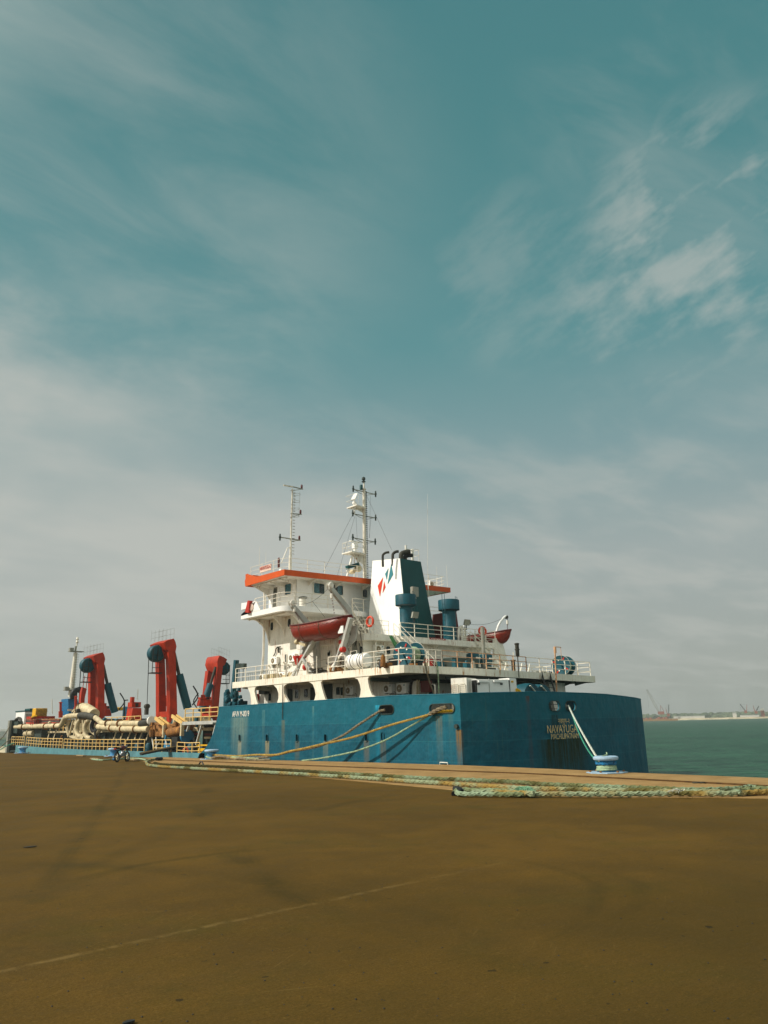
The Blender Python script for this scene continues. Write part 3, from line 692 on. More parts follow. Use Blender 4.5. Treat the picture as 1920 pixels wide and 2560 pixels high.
# inboard wall of the covered side deck, after wall, engine casing
HX = 36.4; HS2 = 50.4
mb = MB(); mb.box((HX+.2, 40.5, DK), (HS2, 57.2, zb+.1)); mb.build('deckhouse_lower', M['white'], ship)
mb = MB()
pbox(mb, 632, 1735, 641, 1765, .3, x=HX-.1)
mb.build('fire_locker', M['red'], ship)
def door(px0, py0, px1, py1, col='white', win=True, **k):
    mb = MB(); kk = dict(k); ax = 'x' if 'x' in k else 'y'; kk[ax] = k[ax]-.06
    pbox(mb, px0, py0, px1, py1, .07, **kk); d = mb.build('door', M[col], ship, bevel=.02)
    if win:
        kk[ax] = k[ax]-.085; m2 = MB(); w_ = px1-px0; pbox(m2, px0+w_*.28, py0+(py1-py0)*.12, px1-w_*.25, py0+(py1-py0)*.42, .03, **kk); m2.build('pane', M['dglass'], d)
    return d
def window(px0, py0, px1, py1, curtain=None, rnd=.12, **k):
    ax = 'x' if 'x' in k else 'y'; pl = k[ax]; xm, ym = (px0+px1)/2, (py0+py1)/2
    if ax == 'x': u0, u1 = P(px0, ym, x=pl).y, P(px1, ym, x=pl).y
    else: u0, u1 = P(px0, ym, y=pl).x, P(px1, ym, y=pl).x
    v1, v0 = P(xm, py0, **k).z, P(xm, py1, **k).z; cu, cv, w_, h_ = (u0+u1)/2, (v0+v1)/2, abs(u1-u0), v1-v0
    f3 = (lambda u, v, w: Vector((pl-w, u, v))) if ax == 'x' else (lambda u, v, w: Vector((u, pl-w, v)))
    r = min(rnd, w_*.4); o_ = oval(cu, cv, w_+.1, h_+.1, 5, r+.05); i_ = oval(cu, cv, w_, h_, 5, r)
    fr = plate(MB(), o_, [i_], f3, .09).build('window', M['white'], ship)
    mb = MB(); mb.prism([f3(u, v, .012) for u, v in i_], f3(0, 0, .01)-f3(0, 0, 0)); mb.build('recess', M['dglass'], fr)
    if curtain:
        mb = MB(); n = 14; a, b_ = curtain; vs = []
        for i in range(n+1):
            u = cu-w_*.47+w_*.94*(a+(b_-a)*i/n); off = .034+.012*math.cos(i*2.6)
            vs += [f3(u, cv-h_*.45, off), f3(u, cv+h_*.47, off)]
        mb.add(vs, [(2*i, 2*i+2, 2*i+3, 2*i+1) for i in range(n)]); mb.build('curtain', M['curtain'], fr)
    mb = MB(); mb.prism([f3(u, v, .055) for u, v in i_], f3(0, 0, .008)-f3(0, 0, 0)); mb.build('pane', M['glass'], fr)
    return fr
# under the arcade
window(673, 1733, 680, 1752, x=HX+.2, rnd=.1); window(739, 1724, 748.5, 1746, x=HX+.2, rnd=.1); window(762, 1723, 772, 1743, x=HX+.2, rnd=.1)
window(842, 1718, 852, 1737, x=HX+.2, rnd=.08); window(852.5, 1718.5, 862, 1738, x=HX+.2, rnd=.08)
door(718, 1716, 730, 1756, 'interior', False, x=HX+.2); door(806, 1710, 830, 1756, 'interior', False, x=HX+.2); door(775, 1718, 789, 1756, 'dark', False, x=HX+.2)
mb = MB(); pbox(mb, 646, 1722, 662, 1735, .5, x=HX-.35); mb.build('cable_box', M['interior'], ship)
mb = MB(); pbox(mb, 1051, 1702, 1072, 1731, .3, x=HX-.15); mb.build('fire_hose_box', M['maroon'], ship)
door(1028, 1696, 1046, 1740, 'white', False, x=HX+.2)
mb = MB(); ptube(mb, [(1026, 1742), (1027, 1715), (1030, 1703), (1037, 1698), (1046, 1700)], .09, x=HX+.1); mb.build('door_seal', M['rubber'], ship)
mb = MB(); mb.cyl(P(1043, 1700, x=HX), P(1043, 1742, x=HX), .06); mb.cyl(P(1048, 1700, x=HX), P(1048, 1742, x=HX), .04)
mb.cyl(P(705, 1712, x=HX-.1), P(705, 1757, x=HX-.1), .035); mb.cyl(P(860, 1696, x=HX), P(858, 1745, x=HX), .035); build_split(mb, 'wall_pipe', M['cream'], ship)
mb = MB()
for yy in (41.5, 44.5, 48, 51.5, 55):
    mb.prism([(XH+.16, yy, zb+.1), (HX+.2, yy, zb+.1), (HX+.2, yy, zb-.28), (XH+.16, yy, zb-.08)], (0, .08, 0))
build_split(mb, 'deck_beam', M['white'], ship)
window(1013.5+60, 1712, 1088, 1738, x=HX+.2, rnd=.1)
mb = MB(); mb.box((HX+.1, 36.6, zb-.28), (HX+.25, 40.5, zb+.1)); mb.box((XH+.2, 39.2, zb-.35), (52, 39.35, zb-.1)); mb.box((38, 36.4, zb-.3), (52, 36.5, zb-.1)); mb.build('underdeck_girder', M['interior'], ship)
# ---------------------------------------------------------------- tier 1 house
Z1 = 8.15
AY = 43.0
mb = MB(); mb.box((HX, AY, zt-.04), (HS2, 55.4, Z1+.1)); mb.build('deckhouse', M['white'], ship)
MB().box((HX+.17, 36.5, DK), (HX+.195, 57, 3.84)).build('opening_shade_panel', M['dark'], ship)  # dark sheet added behind the fairlead openings, painting the shade inside them
# muster deck slab with rounded corner
ML = [(HX-.35, 50.8), (HX-.35, 43.1), (HX-.25, 42.6), (HX+.1, 42.3), (HX+.6, 42.2), (50.1, 42.2), (50.5, 42.6), (50.5, 50.8)]
mb = MB(); mb.prism([(x, y, Z1) for x, y in ML], (0, 0, .45)); mb.build('muster_deck', M['white'], ship)
mb = MB()
for xx in (40, 43.5, 47):
    mb.prism([(xx, AY, Z1), (xx, 42.3, Z1), (xx, AY, Z1-.5)], (.06, 0, 0))
mb.cyl(P(939, 1600, y=42.5), P(940, 1676, y=42.5), .07); build_split(mb, 'deck_bracket', M['white'], ship)
# tier 2 house
mb = MB(); mb.box((HX+.003, 52.2, Z1+.05), (HS2, 55.39, 11.2)); mb.box((HX+7.5, 50.9, Z1+.4), (HS2-1, 52.2, 11.1)); mb.build('accommodation_tier', M['white'], ship)
# bridge deck slab (rounded after corner), wings
def slab_corners(Xp, Xs, Ya, Yf, zp, zs, th, zf=None): pass
wa = P(716, 1511, x=34.2); wb = P(930, 1531.5, y=wa.y+.25); wf = P(601, 1541, x=34.2)
zsl = (wb.z-wa.z)/(wb.x-wa.x)
BZ = wa.z; BY = wa.y; BF = wf.y-.1
def bz(x): return BZ+zsl*(x-34.2)
BO = [(34.2, BF), (34.2, BY+1.2), (34.35, BY+.6), (34.75, BY+.25), (35.3, BY+.1), (36, BY+.05), (53.2, BY+.25), (53.2, BF)]
mb = MB(); th = .42
mb.add([(x, y, bz(x)-th) for x, y in BO]+[(x, y, bz(x)) for x, y in BO], [tuple(range(8)), tuple(range(15, 7, -1))]+[(i, (i+1) % 8, (i+1) % 8+8, i+8) for i in range(8)])
mb.build('bridge_deck', M['white_clean'], ship)
# knee brackets under the wings
def knee(y, x0=34.5, n=8, mat='white', r=2.1, z=None):
    z = BZ-th if z is None else z
    pts = [(HX, y, z-r)]
    for i in range(n+1):
        a_ = math.pi/2*i/n; pts.append((HX-(HX-x0)*math.sin(a_)**1.6 if 0 else HX-(HX-x0)*(1-math.cos(a_)), y, z-r*(1-math.sin(a_))))
    pts.append((HX, y, z)); return pts
mb = MB()
for y in (55.3, 52.9, BY+.8): mb.prism(knee(y), (0, .08, 0))
mb.tube([Vector(p)+Vector((-.03, 0, 0)) for p in knee(BY+.75)[1:-1]], .06); mb.tube([Vector(p)+Vector((-.03, 0, 0)) for p in knee(55.25)[1:-1]], .06)
mb.cyl((34.8, BF-.3, BZ-th-.05), (34.8, BY+1, BZ-th-.05), .06); build_split(mb, 'wing_bracket', M['white'], ship)
# wing dodger at the fore end
dz = P(640, 1502, x=34.2); d2 = P(651, 1528, x=34.2); d0 = P(603, 1508, x=34.2); dm = P(603, 1525, x=34.2)
mb = MB(); mb.prism([(34.2, BF, BZ-.02), (34.2, BF, dm.z-.5), (34.2, dz.y+.9, dm.z-.45), (34.2, dz.y+.9, dz.z), (34.2, dz.y, dz.z), (34.2, d2.y, BZ-.02)], (.07, 0, 0))
mb.prism([(34.2, BF, dm.z), (34.2, BF, d0.z), (34.2, dz.y+.6, dz.z), (34.2, dz.y+.6, dm.z+.05)], (.5, 0, 0)); mb.build('wing_dodger', M['white_clean'], ship)
sl_ = P(621, 1515, x=33.9)
mb = MB(); mb.prism([P(612, 1531, x=33.95), P(619, 1501, x=33.95), P(624, 1501.5, x=33.95), P(621, 1532, x=33.95)], (.45, 0, 0)); mb.build('sidelight_screen', M['red'], ship)
mb = MB(); q = P(627, 1518, x=34.1); mb.lathe([(.3, -.05), (.3, .0), (.12, .03)], q, 16, (-1, -.25, 0)); mb.build('sidelight', M['sign'], ship)
# ---------------------------------------------------------------- wheelhouse
WA = P(742, 1480, x=HX).y
ra = P(711, 1423, x=34.2); rs = P(1132, 1468, x=53.2)
def rz(x): return ra.z+(rs.z-ra.z)*(x-34.2)/19.
mb = MB(); mb.add([(HX, WA, BZ-.1), (HS2, WA+.1, bz(HS2)-.1), (HS2, 55.4, bz(HS2)-.1), (HX, 55.4, BZ-.1), (HX, WA, rz(HX)-.35), (HS2, WA+.1, rz(HS2)-.35), (HS2, 55.4, rz(HS2)-.35), (HX, 55.4, rz(HX)-.35)],
   [(0,3,2,1),(4,5,6,7),(0,1,5,4),(1,2,6,5),(2,3,7,6),(3,0,4,7)]); mb.build('wheelhouse', M['white_clean'], ship)
# roof: white slab, orange fascia flaring up towards the bow
rth = .46; RF = P(612, 1460, x=34.2).y; RY = ra.y
RO = [(34.35, RF-.25), (34.35, RY+.1), (53.05, RY+.1), (53.05, RF-.25)]
mb = MB(); mb.add([(x, y, rz(x)-rth+.03) for x, y in RO]+[(x, y, rz(x)-.06) for x, y in RO], [(0,3,2,1),(4,5,6,7),(0,1,5,4),(1,2,6,5),(2,3,7,6),(3,0,4,7)]); mb.build('wheelhouse_roof', M['white'], ship)
mb = MB()
ft = P(617, 1434, x=34.2); fb = P(613, 1466, x=34.2); f1 = P(641, 1444, x=34.2)
mb.prism([(34.2, RY, rz(34.2)-rth), (34.2, RY, rz(34.2)), (34.2, f1.y, rz(34.2)+.02), (34.2, ft.y-.25, ft.z-.12), (34.2, ft.y, ft.z), (34.2, fb.y+.1, (ft.z+fb.z)/2-.1), (34.2, fb.y, fb.z)], (.1, 0, 0))
mb.add([(34.3, RY, rz(34.2)-rth), (53.2, RY, rz(53.2)-rth), (53.2, RY+.1, rz(53.2)-rth), (34.3, RY+.1, rz(34.2)-rth)]+[(34.3, RY, rz(34.2)), (53.2, RY, rz(53.2)), (53.2, RY+.1, rz(53.2)), (34.3, RY+.1, rz(34.2))], [(0,3,2,1),(4,5,6,7),(0,1,5,4),(1,2,6,5),(2,3,7,6),(3,0,4,7)])
mb.add([(53.1, RY+.1, rz(53.2)-rth), (53.2, RY+.1, rz(53.2)-rth), (53.2, RF, rz(53.2)-rth), (53.1, RF, rz(53.2)-rth), (53.1, RY+.1, rz(53.2)), (53.2, RY+.1, rz(53.2)), (53.2, RF, rz(53.2)), (53.1, RF, rz(53.2))], [(0,3,2,1),(4,5,6,7),(0,1,5,4),(1,2,6,5),(2,3,7,6),(3,0,4,7)])
mb.add([(34.3, RF, fb.z), (53.1, RF, fb.z+.3), (53.1, RF-.1, fb.z+.3), (34.3, RF-.1, fb.z), (34.3, RF+.1, ft.z), (53.1, RF+.1, ft.z+.3), (53.1, RF, ft.z+.3), (34.3, RF, ft.z)], [(0,3,2,1),(4,5,6,7),(0,1,5,4),(1,2,6,5),(2,3,7,6),(3,0,4,7)])
mb.build('roof_fascia', M['orange'], ship)
mb = MB()
for xx in (37.5, 40.3, 43.3, 46.2, 49.2): mb.prism([(xx, WA, rz(xx)-rth), (xx, RY+.1, rz(xx)-rth), (xx, WA, rz(xx)-rth-.4)], (.06, 0, 0))
for yy in (51.4, 53, 54.6): mb.prism([(HX, yy, rz(34)-rth), (34.4, yy, rz(34)-rth), (HX, yy, rz(34)-rth-.35)], (0, .06, 0))
mb.prism([(34.6, 55.3, rz(34)-rth), (HX, 55.3, rz(34)-rth), (HX, 55.3, rz(34)-rth-1.1), (HX-.35, 55.3, rz(34)-rth-.6)], (0, .07, 0))
mb.cyl((34.8, RF-.4, rz(34)-rth-.04), (34.8, RY+.4, rz(34)-rth-.04), .05); build_split(mb, 'roof_bracket', M['white'], ship)
mb = MB(); mb.cyl(P(661, 1472, x=HX-.12), P(661, 1535, x=HX-.12), .09); mb.tube(smooth_path([P(650, 1558, x=35.2), P(657, 1562, x=35.8), P(660, 1572, x=HX-.12), P(658, 1640, x=HX-.12), P(653, 1690, x=HX-.12)], 4), .1)
mb.cyl(P(739, 1449, x=HX-.08), P(738, 1512, x=HX-.08), .05); mb.build('drain_pipes', M['white'], ship)
# windows and doors of the wheelhouse
window(783.5, 1459, 809.5, 1484, (0, .55), y=WA); window(830.5, 1463.5, 856, 1487, (.5, .95), y=WA); window(905.5, 1474, 916.5, 1493, rnd=.1, y=WA)
window(714, 1460, 729.5, 1486, (0, .95), x=HX)
d = door(682, 1469, 693, 1520, 'grey', False, x=HX)
m2 = MB(); pbox(m2, 684, 1472, 691, 1486, .03, x=HX-.09); m2.build('pane', M['glass'], d)
mb = MB(); pbox(mb, 679.5, 1468, 682, 1521, .12, x=HX-.1); pbox(mb, 693, 1465, 697, 1520, .14, x=HX-.12); pbox(mb, 676, 1463, 707, 1466.5, .1, x=HX-.12); mb.build('door_frame', M['white_clean'], ship)
window(678, 1556, 685, 1576, rnd=.15, x=HX); window(721, 1547, 729, 1567, rnd=.15, x=HX)
window(714.5, 1636, 717.5, 1656, rnd=.1, x=HX); window(820, 1627, 828, 1640, rnd=.1, x=HX); window(900, 1616, 908, 1635, rnd=.1, x=HX)
window(963.5, 1616, 974, 1635, rnd=.12, y=AY)
door(860, 1612, 872, 1662, 'davit', False, x=HX); door(1150, 1622, 1164, 1670, 'white', False, y=AY)
mb = MB(); q = P(757, 1500, y=BY+.5); mb.cyl(q-Vector((0, 0, .55)), q+Vector((0, 0, .1)), .28, .28, 14); mb.build('bridge_basket', M['white'], ship)
mb = MB(); mb.lathe([(.18, 0), (.34, .04), (.36, .14), (.2, .18)], q+Vector((0, 0, .1)), 14); mb.build('searchlight', M['interior'], ship)
# ---------------------------------------------------------------- funnel
FY = 44.6
f = {}
bl = P(1018, 1586, y=FY); tl = P(1000, 1396, y=FY+1.1); tr = P(1052, 1404, y=FY+1.1); br = P(1087, 1585, y=FY)
zf0 = Z1+.4
def ext(a_, b_, z): t_ = (z-b_.z)/(a_.z-b_.z); return b_+(a_-b_)*t_
bl0 = ext(bl, tl, zf0); br0 = ext(br, tr, zf0)
gl = P(932, 1402, x=tl.x); gb = P(920, 1585, x=bl.x); gb0 = ext(gb, gl, zf0)
gr = Vector((tr.x, gl.y, (tr.z+gl.z)/2)); gr0 = Vector((br0.x, gb0.y, zf0))
mb = MB(); mb.add([bl0, br0, gr0, gb0, tl, tr, gr, gl], [(1,2,6,5),(2,3,7,6),(0,1,5,4)]); mb.add([tl, tr, gr, gl], [(0,1,2,3)]); mb.build('funnel', M['teal'], ship)
mb = MB(); o_ = Vector((-.03, 0, 0)); i_ = Vector((.1, .0, 0))
mb.add([bl0+o_, gb0+o_, gl+o_, tl+o_, bl0+i_, gb0+i_, gl+i_, tl+i_], [(0,1,2,3),(7,6,5,4),(0,4,5,1),(1,5,6,2),(2,6,7,3),(3,7,4,0)]); mb.build('funnel_side_panel', M['white_clean'], ship)
# emblem on the funnel side, slightly proud
def onpanel(px, py, off=.05):
    n_ = (gb0-bl0).cross(tl-bl0).normalized(); r = R @ ray(px, py); d_ = (bl0-CAM).dot(n_)/r.dot(n_); return CAM+r*d_+(-n_ if n_.x > 0 else n_)*off
for poly, mt in (([(959, 1443), (945.5, 1465), (951, 1492)], 'logo_red'), ([(961.5, 1453), (965, 1468), (957.5, 1483)], 'logo_red'), ([(972, 1421), (964, 1435), (968, 1450)], 'logo_teal'), ([(979, 1410), (984, 1436), (970, 1461)], 'logo_teal')):
    q = [onpanel(*p) for p in poly]; MB().prism(q, Vector((-.015, 0, 0))).build('emblem', M[mt], ship)
# exhausts
def exhaust(px, py, rr, tipdx, lean, mat='soot'):
    b0 = P(px, py, y=FY+2); mb = MB(); h = P(px, py-tipdx[1], y=FY+2).z-b0.z; s_ = P(px+tipdx[0], py, y=FY+2).x-b0.x
    mb.tube(smooth_path([b0-Vector((0, 0, .5)), b0+Vector((0, 0, h*.45)), b0+Vector((s_*.12, -.03, h*.75)), b0+Vector((s_*.6, -.15, h*.97)), b0+Vector((s_*1.15, -.3, h*1.02))], 5), [rr]*21, 12); return mb.build('exhaust_pipe', M[mat], ship)
exhaust(957, 1402, .1, (9, 21), 0); exhaust(982, 1400, .12, (8, 21), 0); exhaust(1003, 1398, .2, (14, 19), 0, 'soot'); exhaust(1013, 1399, .17, (11, 11), 0, 'black')
mb = MB(); q = P(1031, 1400, y=FY+2.6); mb.cyl(q-Vector((0, 0, .4)), q+Vector((0, 0, .95)), .12, .1); mb.cyl(q+Vector((-.75, 0, .9)), q+Vector((0, 0, .85)), .04); mb.cyl(q+Vector((-.75, 0, .8)), q+Vector((-.75, 0, 1.2)), .09)
mb.build('funnel_light_post', M['white'], ship)
mb = MB()
for dx, dy in ((.15, 0), (.8, 0), (.15, .8), (.8, .8)): mb.cyl(q+Vector((dx, dy, -.4)), q+Vector((dx, dy, 1.0)), .025)
for zz in (.5, 1.0): mb.tube([q+Vector((.15, .8, zz)), q+Vector((.15, 0, zz)), q+Vector((.8, 0, zz)), q+Vector((.8, .8, zz))], .02)
mb.build('funnel_top_railing', M['rail'], ship)
mb = MB(); pbox(mb, 1032, 1467, 1047, 1491, .3, y=FY+.02); mb.build('junction_box', M['grey'], ship, bevel=.03)
# second casing on the starboard side, behind the ventilator
mb = MB(); a = P(1139, 1530, y=45.5); b_ = P(1152, 1592, y=45.5)
mb.prism([(a.x-1, 45.5, zf0), (a.x-.6, 45.5, a.z), (a.x+.1, 45.5, a.z), (b_.x, 45.5, zf0)], (0, 2.2, 0)); mb.build('engine_casing', M['maroon'], ship)
# mushroom ventilators
def vent(name, px, yb, pyt, pym, pyn, hw, lettering, lx):
    c0 = P(px, 1560, y=yb); c0 = Vector((c0.x, yb, 0)); zt_ = P(px, pyt, y=yb).z; zm = P(px, pym, y=yb).z; zn = P(px, pyn, y=yb).z
    k = (P(px+hw, pyt, y=yb).x-P(px, pyt, y=yb).x)*.76+.02
    e = MB(); e.lathe([(k*.62, zf0), (k*.62, (zf0+zn)/2), (k*.64, (zf0+zn)/2+.03), (k*.62, (zf0+zn)/2+.06), (k*.62, zn), (k*.74, zn+.05)], c0, 28); o1 = e.build('ventilator_trunk', M['blue'], ship)
    e = MB(); e.lathe([(k*.5, zm+.15), (k*.97, zm+.1), (k, zm+.02), (k, zm+.0), (k, zt_-.04), (k*.97, zt_)], c0, 32); o2 = e.build('ventilator_cap', M['blue'], ship)
    e = MB(); e.tube([c0+Vector((k*.3, -k*.6, zt_)), c0+Vector((k*.3, -k*.6, zt_+.25)), c0+Vector((k*.75, -k*.4, zt_+.25)), c0+Vector((k*.75, -k*.4, zt_))], .02); e.build('lifting_handle', M['blue'], o2)
    # small stencilled word round the cap
    e = MB(); a0_ = math.atan2(-1, -.2)
    for i in range(7):
        a_ = -math.pi/2+.05+i*.045+lx; w_ = .03
        for (u0, u1, v0, v1) in ((0, .25, 0, 1), (.7, .95, 0, 1) if i % 3 else (.25, .9, .8, 1), (.25, .7, .4, .58), (.25, .9, 0, .2) if i % 2 else (.4, .6, .6, 1)):
            q = []
            for (uu, vv) in ((u0, v0), (u1, v0), (u1, v1), (u0, v1)):
                aa = a_+uu*.04; q.append(c0+Vector((math.cos(aa)*(k+.012), math.sin(aa)*(k+.012), zm+(zt_-zm)*.55+vv*.13)))
            e.add(q, [(0, 1, 2, 3)])
    e.build('stencil', M['letter_white'], o2)
    return c0, k, zt_
vc1 = vent('v1', 1016, 43.2, 1488, 1514, 1521, 24, '', .45)
vc2 = vent('v2', 1124, 43.2, 1501, 1526, 1531, 23, '', .5)
mb = MB()
for dx in (-1.28, -1.0): mb.cyl(vc2[0]+Vector((dx, -.5, zf0)), vc2[0]+Vector((dx, -.5, vc2[2]+.35)), .022)
for i in range(9): mb.cyl(vc2[0]+Vector((-1.28, -.5, zf0+.35+i*.32)), vc2[0]+Vector((-1.0, -.5, zf0+.35+i*.32)), .014)
for dx in (.05, .3): mb.cyl(vc1[0]+Vector((dx+.3, -.62, zf0)), vc1[0]+Vector((dx+.3, -.62, vc1[2]-.7)), .02)
mb.build('ventilator_ladder', M['blue'], ship)
# ================================================================== railings
def rail(name, pts, h=1.05, step=1.5, n=3, r=.03, mat='rail', parent=None, posts=True, endposts=True):
    """railing along a polyline of floor points; one mesh per run"""
    pts = [Vector(p) for p in pts]; mb = MB()
    for k in range(n):
        z = h*(k+1)/n; mb.tube([p+Vector((0, 0, z)) for p in pts], r if k == n-1 else r*.8, 5)
    if posts:
        L = [0]
        for a_, b_ in zip(pts, pts[1:]): L.append(L[-1]+(b_-a_).length)
        m = max(1, round(L[-1]/step))
        for i in range(m+1):
            s_ = L[-1]*i/m
            for j in range(len(pts)-1):
                if L[j] <= s_+1e-6 <= L[j+1]+1e-3 or j == len(pts)-2:
                    p = pts[j]+(pts[j+1]-pts[j])*((s_-L[j])/max(L[j+1]-L[j], 1e-6)); break
            mb.cyl(p, p+Vector((0, 0, h)), r*1.25, n=5)
    return mb.build(name, M[mat], parent or ship)
D0 = zt
def yat(px, x=XH): return P(px, 1700, x=x).y
# main deck port side, in runs with the gaps the photo shows
rail('railing', [(XH+.03, yat(588), D0), (XH+.03, yat(692), D0)], 1.05, 1.45)
rail('railing', [(XH+.03, yat(820), D0), (XH+.03, yat(862), D0)], 1.05, 1.3)
c1 = [(XH+.03, yat(906), D0), (XH+.03, Yc+.5, D0), (XH+.2, Yc+.12, D0), (XH+.55, Yc+.05, D0), (37.0, 35.75, D0+ddz(37))]
rail('railing', c1, 1.05, 1.25)
rail('railing', [(37.0, 35.75, D0+ddz(37)), (41.0, 35.65, D0+ddz(41)), (45.5, 35.55, D0+ddz(45.5))], 1.05, 1.4, mat='rail_rust')
rail('railing', [(45.5, 35.55, D0+ddz(45.5)), (49.5, 35.4, D0+ddz(49.5)), (53.0, 35.15, D0+ddz(53)), (53.2, 35.5, D0+ddz(53)), (53.2, 41, D0+ddz(53))], 1.05, 1.5)
rail('railing', [(46.0, 39.8, D0-.2), (53.1, 39.8, D0-.3)], 1.05, 1.6)
for px in (716, 743, 767, 792):
    q = PX(px, 1690, XH+.05); MB().cyl((q.x, q.y, D0), (q.x, q.y, D0+1.25), .035, n=6).build('stanchion', M['rail'], ship)
mb = MB(); q0, q1 = Vector((XH+.05, yat(692), D0+.95)), Vector((XH+.05, yat(820), D0+.95))
mb.tube([q0+(q1-q0)*i/10-Vector((0, 0, .16*math.sin(math.pi*i/10)*(1+.5*math.sin(i*2)))) for i in range(11)], .012, 4)
mb.tube([q0+(q1-q0)*i/10-Vector((0, 0, .5+.1*math.sin(math.pi*i/10))) for i in range(11)], .012, 4); mb.build('guard_rope', M['rope_grey'], ship)
# hoop rail beside the raft
mb = MB(); ptube(mb, [(876, 1680), (876, 1629), (892, 1626), (893, 1676)], .03, x=XH+.5); mb.build('hoop_rail', M['rail'], ship)
# muster deck
z2 = Z1+.45
rail('railing', [(HX-.3, P(868, 1600, x=HX-.3).y, z2), (HX-.3, P(922, 1584, x=HX-.3).y, z2)], 1.0, 1.1)
rail('railing', [(HX-.3, 43.3, z2), (HX-.2, 42.6, z2), (HX+.1, 42.36, z2), (HX+.6, 42.26, z2), (P(972, 1586, y=42.26).x, 42.26, z2)], 1.0, .8, r=.018, mat='rail')
rail('railing', [(P(1002, 1588, y=42.26).x, 42.26, z2), (P(1135, 1600, y=42.26).x, 42.26, z2)], 1.0, 1.5)
rail('railing', [(P(1135, 1600, y=42.26).x, 42.26, z2), (50.2, 42.26, z2), (50.45, 43, z2), (50.45, 46, z2)], 1.0, 1.35, r=.022)
# bridge deck rail following the rounded corner, and wheelhouse top rail
bp = [(34.25, P(637, 1520, x=34.25).y, BZ)]+[(x+.04, y+.03, bz(x)) for x, y in BO[1:6]]
e1 = P(858, 1486, y=BY+.12); e1 = Vector((e1.x, BY+.12, bz(e1.x)))
rail('railing', bp+[e1], 1.05, 1.75)
e2 = P(881, 1490, y=BY+.12); rail('railing', [(e2.x, BY+.12, bz(e2.x)), (P(935, 1500, y=BY+.2).x, BY+.2, bz(41))], 1.05, 1.5)
rail('railing', [(P(1073, 1500, y=BY+.25).x, BY+.25, bz(46)), (53.1, BY+.3, bz(53))], 1.05, 1.6)
rail('railing', [(34.5, P(627, 1430, x=34.5).y, rz(34.5)), (34.5, RY+1.0, rz(34.5)), (35.0, RY+.35, rz(35)), (43.5, RY+.2, rz(43.5)), (52.6, RY+.2, rz(52.6)), (52.9, RY+1.2, rz(53)), (52.9, RY+5, rz(53))], 1.05, 1.75, r=.02)
# stairs
def stair(name, a_, b_, w, wdir, mat='rail', treads=8, railh=.9, tmat=None):
    a_, b_, wd_ = Vector(a_), Vector(b_), Vector(wdir).normalized()*w; mb = MB()
    for o_ in (Vector((0, 0, 0)), wd_): mb.bar(a_+o_, b_+o_, .05, .16)
    for i in range(1, treads):
        p = a_+(b_-a_)*i/treads; mb.bar(p, p+wd_, .18, .03)
    s_ = mb.build(name, M[tmat or mat], ship)
    mb = MB()
    for o_ in (Vector((0, 0, 0)), wd_):
        u = Vector((0, 0, railh)); mb.tube([a_+o_, a_+o_+u*.98, b_+o_+u, b_+o_+Vector((0, 0, .1))], .025, 5); mb.tube([a_+o_+u*.5, b_+o_+u*.5], .016, 5)
        for k in (.33, .66): p = a_+o_+(b_-a_)*k; mb.cyl(p, p+u, .018, n=5)
    mb.build('handrail', M[mat], s_)
q = P(985, 1586, y=42.2)
stair('stairway', (q.x-.05, 42.15, z2), (q.x+1.05, 39.7, D0), .62, (1, .15, 0), treads=9)
q = P(1215, 1612, y=42.0); stair('stairway', (47.6, 42.1, z2), (49.6, 40.2, D0), .6, (0, 1, 0), treads=9)
mb = MB(); q = P(1209, 1630, y=40.5); mb.cyl((q.x, 40.5, D0), (q.x, 40.5, P(1207, 1568, y=40.5).z), .15, n=12); mb.build('deck_post', M['grey'], ship)
stair('stairway', (e1.x+.1, BY+.1, bz(e1.x)), (e1.x+.55, 47.6, z2), .8, (1, 0, 0), treads=10)
mb = MB(); mb.bar((e1.x+1.1, BY-.3, BZ-.6), (e1.x+1.5, 47.9, z2+.2), .09); mb.build('green_pole', M['green'], ship)
# ladder between the working deck and main deck at the stern
a_ = P(1358, 1698, y=34.6); b_ = P(1381, 1757, y=33.6)
stair('deck_ladder', (P(1356, 1698, y=35.4).x, 35.4, zb+.1), (P(1378, 1762, y=32.6).x, 32.6, DK), .95, (1, 0, 0), mat='black', treads=9, railh=.35)
# post carrying the stern overhang, raked plate outboard of it
q = P(1392, 1730, y=36.9)
mb = MB(); x0 = P(1376, 1706, y=36.9).x; x1 = P(1404, 1706, y=36.9).x; mb.prism([(x0, 36.6, DK), (x0-.7, 36.6, zb-.15), (x1, 36.6, zb-.15), (x1, 36.6, DK)], (0, .8, 0)); mb.build('stern_post', M['white'], ship)
mb = MB(); mb.prism([(x1, 36.95, zb-.62), (x1, 36.95, zb-.15), (53.2, 36.95, zb-.22)], (0, .1, 0)); mb.prism([(x1, 35.6, zb-.55), (x1, 35.6, zb-.12), (53.2, 35.3, zb-.22)], (0, .1, 0)); mb.prism([(x1, 37.1, DK), (x1, 37.1, DK+1.6), (x1+.9, 37.1, DK)], (0, .12, 0)); mb.build('overhang_bracket', M['interior'], ship)
mb = MB(); pa = P(1387, 1617, y=34.9); pb = P(1391, 1735, y=34.9); mb.cyl(pb-Vector((0, 0, .6)), pa, .065, .055, 8); mb.cyl(pa, pa+Vector((.75, 0, 0)), .03); mb.cyl(pa+Vector((.72, 0, 0)), pa+Vector((.72, 0, -1.)), .018); mb.cyl(pa-Vector((0, 0, .45)), pa, .1, .1, 8); mb.build('rusty_light_pole', M['rail_rust'], ship)
mb = MB(); q = P(1292, 1610, y=35.2)
for z_ in (D0-.3, D0+.9, D0+1.0): pass
